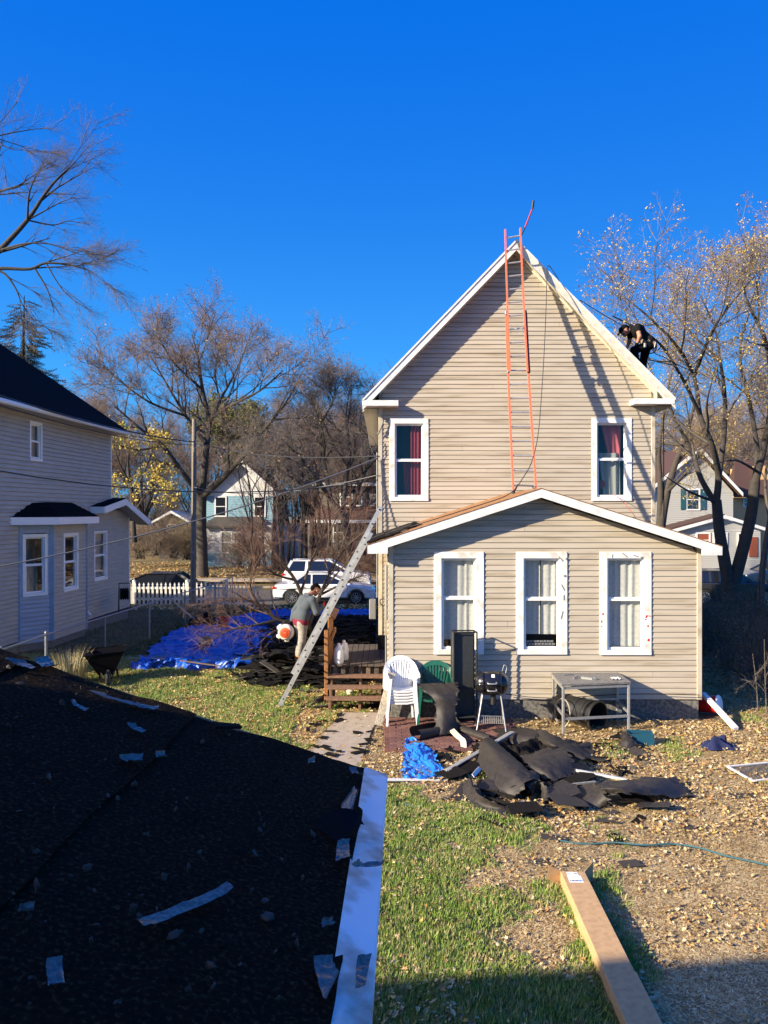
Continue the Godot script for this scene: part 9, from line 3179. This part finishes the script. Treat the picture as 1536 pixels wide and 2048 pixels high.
# ---------------------------------------------------------------- grass and fallen leaves
func build_litter() -> void:
	# grass tufts
	var m := M.new()
	for k in 11:
		var a := R(0, TAU)
		var p := Vector3(R(-1, 1), 0, R(-1, 1)) * 0.035
		var h := R(0.5, 1.0)
		var o := Vector3(cos(a), 0, sin(a)) * R(0.15, 0.7)
		var w := Vector3(-sin(a), 0, cos(a)) * 0.0032
		var q := p + o * 0.35 * 0.06 + Vector3(0, h * 0.6 * 0.07, 0)
		var e := p + o * 0.06 + Vector3(0, h * 0.07 * 0.85, 0)
		m.quad(p - w, p + w, q + w * 0.8, q - w * 0.8)
		m.tri(q - w * 0.8, q + w * 0.8, e)
	var tuft := m.mesh()
	var straw := M.new()
	for k in 10:
		var a := R(0, TAU)
		var p := Vector3(R(-1, 1), 0, R(-1, 1)) * 0.06 + Vector3(0, R(0.002, 0.022), 0)
		var d := Vector3(cos(a), R(-0.1, 0.25), sin(a)) * R(0.02, 0.055)
		var w := Vector3(-sin(a), 0, cos(a)) * 0.0030
		straw.quad(p - w, p + w, p + d + w, p + d - w)
	var straw_mesh := straw.mesh()
	var gx := []
	var gc := []
	var sx := []
	var sc := []
	var reject := func(x: float, z: float) -> bool:
		if z < -13.9 and x > -0.2 and x < 6.3 and z > -27: return true
		if z > -14.0 and z < -12.2 and x > 0.0 and x < 2.2: return true
		# concrete path
		var t := (-z - 11.0) / 3.4
		if t > -0.4 and t < 1.0:
			var c := lerpf(-0.84, -0.42, clampf(t, 0, 1))
			if absf(x - c) < 0.40: return true
		return false
	for k in 250000:
		var d := 4.6 + pow(R(0, 1), 1.25) * 15.5
		var half := d * 0.52
		var x := R(-half, half)
		var z := -d
		if d < 11.5 and x < -0.5 - (11.5 - d) * 0.0 and d < 10.5: 
			if x < -0.3 and d < 9.0: continue
		if reject.call(x, z): continue
		var g: float = greenness(x, z)
		var y := ground_y(x, z)
		if R(-0.25, 0.35) < g:
			gx.append(Transform3D(Basis(Vector3.UP, R(0, TAU)).scaled(Vector3(R(0.8, 1.3), R(0.8, 2.0) * (0.8 + g * 0.5), R(0.8, 1.3))), Vector3(x, y - 0.004, z)))
			gc.append([Color(0.17, 0.28, 0.036), Color(0.21, 0.33, 0.05), Color(0.10, 0.18, 0.027), Color(0.31, 0.34, 0.08), Color(0.40, 0.34, 0.15)][rng.randi() % 5] * R(0.8, 1.2))
		if R(0, 1) < 0.66 - g * 0.5:
			sx.append(Transform3D(Basis(Vector3.UP, R(0, TAU)).scaled(Vector3.ONE * R(0.7, 1.3)), Vector3(x, y, z)))
			sc.append([Color(0.56, 0.41, 0.19), Color(0.43, 0.29, 0.12), Color(0.70, 0.55, 0.29), Color(0.26, 0.165, 0.07)][rng.randi() % 4] * R(0.8, 1.15))
	multi("grass", tuft, gx, gc, MT.grass)
	multi("straw", straw_mesh, sx, sc, MT.litter)
	# far lawns: coarse tufts
	gx = []; gc = []
	for k in 16000:
		var d := R(20.0, 33.5)
		var half := d * 0.53
		var x := R(-half, half)
		if x > -0.6 and x < 6.4 and d < 27.5: continue
		gx.append(Transform3D(Basis(Vector3.UP, R(0, TAU)).scaled(Vector3(2.2, R(0.9, 1.6), 2.2)), Vector3(x, ground_y(x, -d), -d)))
		gc.append([Color(0.06, 0.09, 0.02), Color(0.09, 0.10, 0.03), Color(0.16, 0.13, 0.05)][rng.randi() % 3] * R(0.8, 1.2))
	multi("grass", tuft, gx, gc, MT.grass)
	# fallen leaves of two shapes
	var shapes := []
	for v in 3:
		m = M.new()
		var curl: float = [0.25, -0.35, 0.5][v]
		var pts := []
		var outl := [[0.0, -1.0], [0.35, -0.55], [0.62, -0.1], [0.5, 0.3], [0.2, 0.55], [0.0, 1.0], [-0.24, 0.5], [-0.55, 0.28], [-0.6, -0.15], [-0.3, -0.6]] if v < 2 else [[0.0, -1.0], [0.25, -0.6], [0.8, -0.5], [0.55, 0.0], [0.7, 0.5], [0.25, 0.45], [0.0, 1.0], [-0.25, 0.45], [-0.75, 0.45], [-0.5, 0.0], [-0.8, -0.55], [-0.25, -0.6]]
		for q in outl: pts.append(Vector3(q[0] * 0.5, curl * q[0] * q[0] + 0.14 * q[1] * q[1] * (1 if v != 1 else -1), q[1] * 0.5))
		for i in pts.size(): m.tri(Vector3(0, 0.02, 0), pts[(i + 1) % pts.size()], pts[i])
		shapes.append(m.mesh())
	var pal := [Color(0.54, 0.41, 0.20), Color(0.60, 0.47, 0.25), Color(0.44, 0.30, 0.13), Color(0.34, 0.20, 0.085), Color(0.52, 0.38, 0.10), Color(0.44, 0.22, 0.06), Color(0.24, 0.14, 0.07), Color(0.62, 0.50, 0.31), Color(0.48, 0.36, 0.18), Color(0.50, 0.38, 0.20), Color(0.38, 0.27, 0.13)]
	var warm := [Color(0.58, 0.36, 0.10), Color(0.60, 0.42, 0.14), Color(0.50, 0.28, 0.08), Color(0.56, 0.42, 0.20), Color(0.36, 0.20, 0.08), Color(0.62, 0.47, 0.22)]
	var lx := [[], [], []]
	var lc := [[], [], []]
	for k in 150000:
		var d := 4.8 + pow(R(0, 1), 0.85) * 14.5
		var half := d * 0.52
		var x := R(-half, half)
		var z := -d
		if x < -0.3 and d < 10.2: continue
		if reject.call(x, z) and R(0, 1) < 0.9: continue
		if z < -13.95 and x > -0.2 and x < 6.3: continue
		# drifts
		var den := 0.45 + fn.get_noise_2d(x * 45.0 + 9, z * 45.0) * 1.3 + fn.get_noise_2d(x * 160.0, z * 160.0) * 0.7
		if d > 9.0: den += 0.25
		if x > 1.3: den -= 0.24 * smoothstep(9.6, 8.2, d)
		if R(0, 1) > den: continue
		var v := rng.randi() % 3
		var s := lerpf(0.018, 0.066, pow(R(0, 1), 1.5)) * (0.9 if d < 9 else 1.1)
		lx[v].append(Transform3D(Basis.from_euler(Vector3(R(-.5, .5), R(0, TAU), R(-.5, .5))).scaled_local(Vector3(s, s, s * R(1.0, 1.4))), Vector3(x, ground_y(x, z) + R(0.012, 0.05) + maxf(0.0, greenness(x, z)) * R(0.0, 0.09), z)))
		var P: Array = warm if x < -0.5 else pal
		lc[v].append(P[rng.randi() % P.size()] * R(0.75, 1.1))
	for k in 16000:      # beyond the street and along the verge
		var far := R(0, 1) < 0.75
		var d := R(45.0, 62.0) if far else R(30.5, 34.0)
		var x := R(-d * 0.52, d * 0.52)
		var v := rng.randi() % 3
		var s := R(0.10, 0.22)
		lx[v].append(Transform3D(Basis.from_euler(Vector3(R(-.5, .5), R(0, TAU), R(-.5, .5))).scaled_local(Vector3(s, s, s)), Vector3(x, ground_y(x, -d) + 0.03, -d)))
		lc[v].append(warm[rng.randi() % warm.size()] * R(0.8, 1.15))
	for v in 3: multi("fallen_leaves", shapes[v], lx[v], lc[v], MT.litter)
	for o in get_children():
		if o is MultiMeshInstance3D and not o.has_meta("label"):
			var nm := String(o.name)
			if nm.begins_with("grass"): tag(o, "short green and dry grass of the lawns" if nm == "grass" else "rough grass of the shaded far yard", "grass")
			elif nm.begins_with("straw"): tag(o, "matted brown straw on the bare parts of the lawn", "straw")
			else: tag(o, "yellow and brown fallen leaves scattered over the yards", "leaves", "fallen leaves on the lawns")
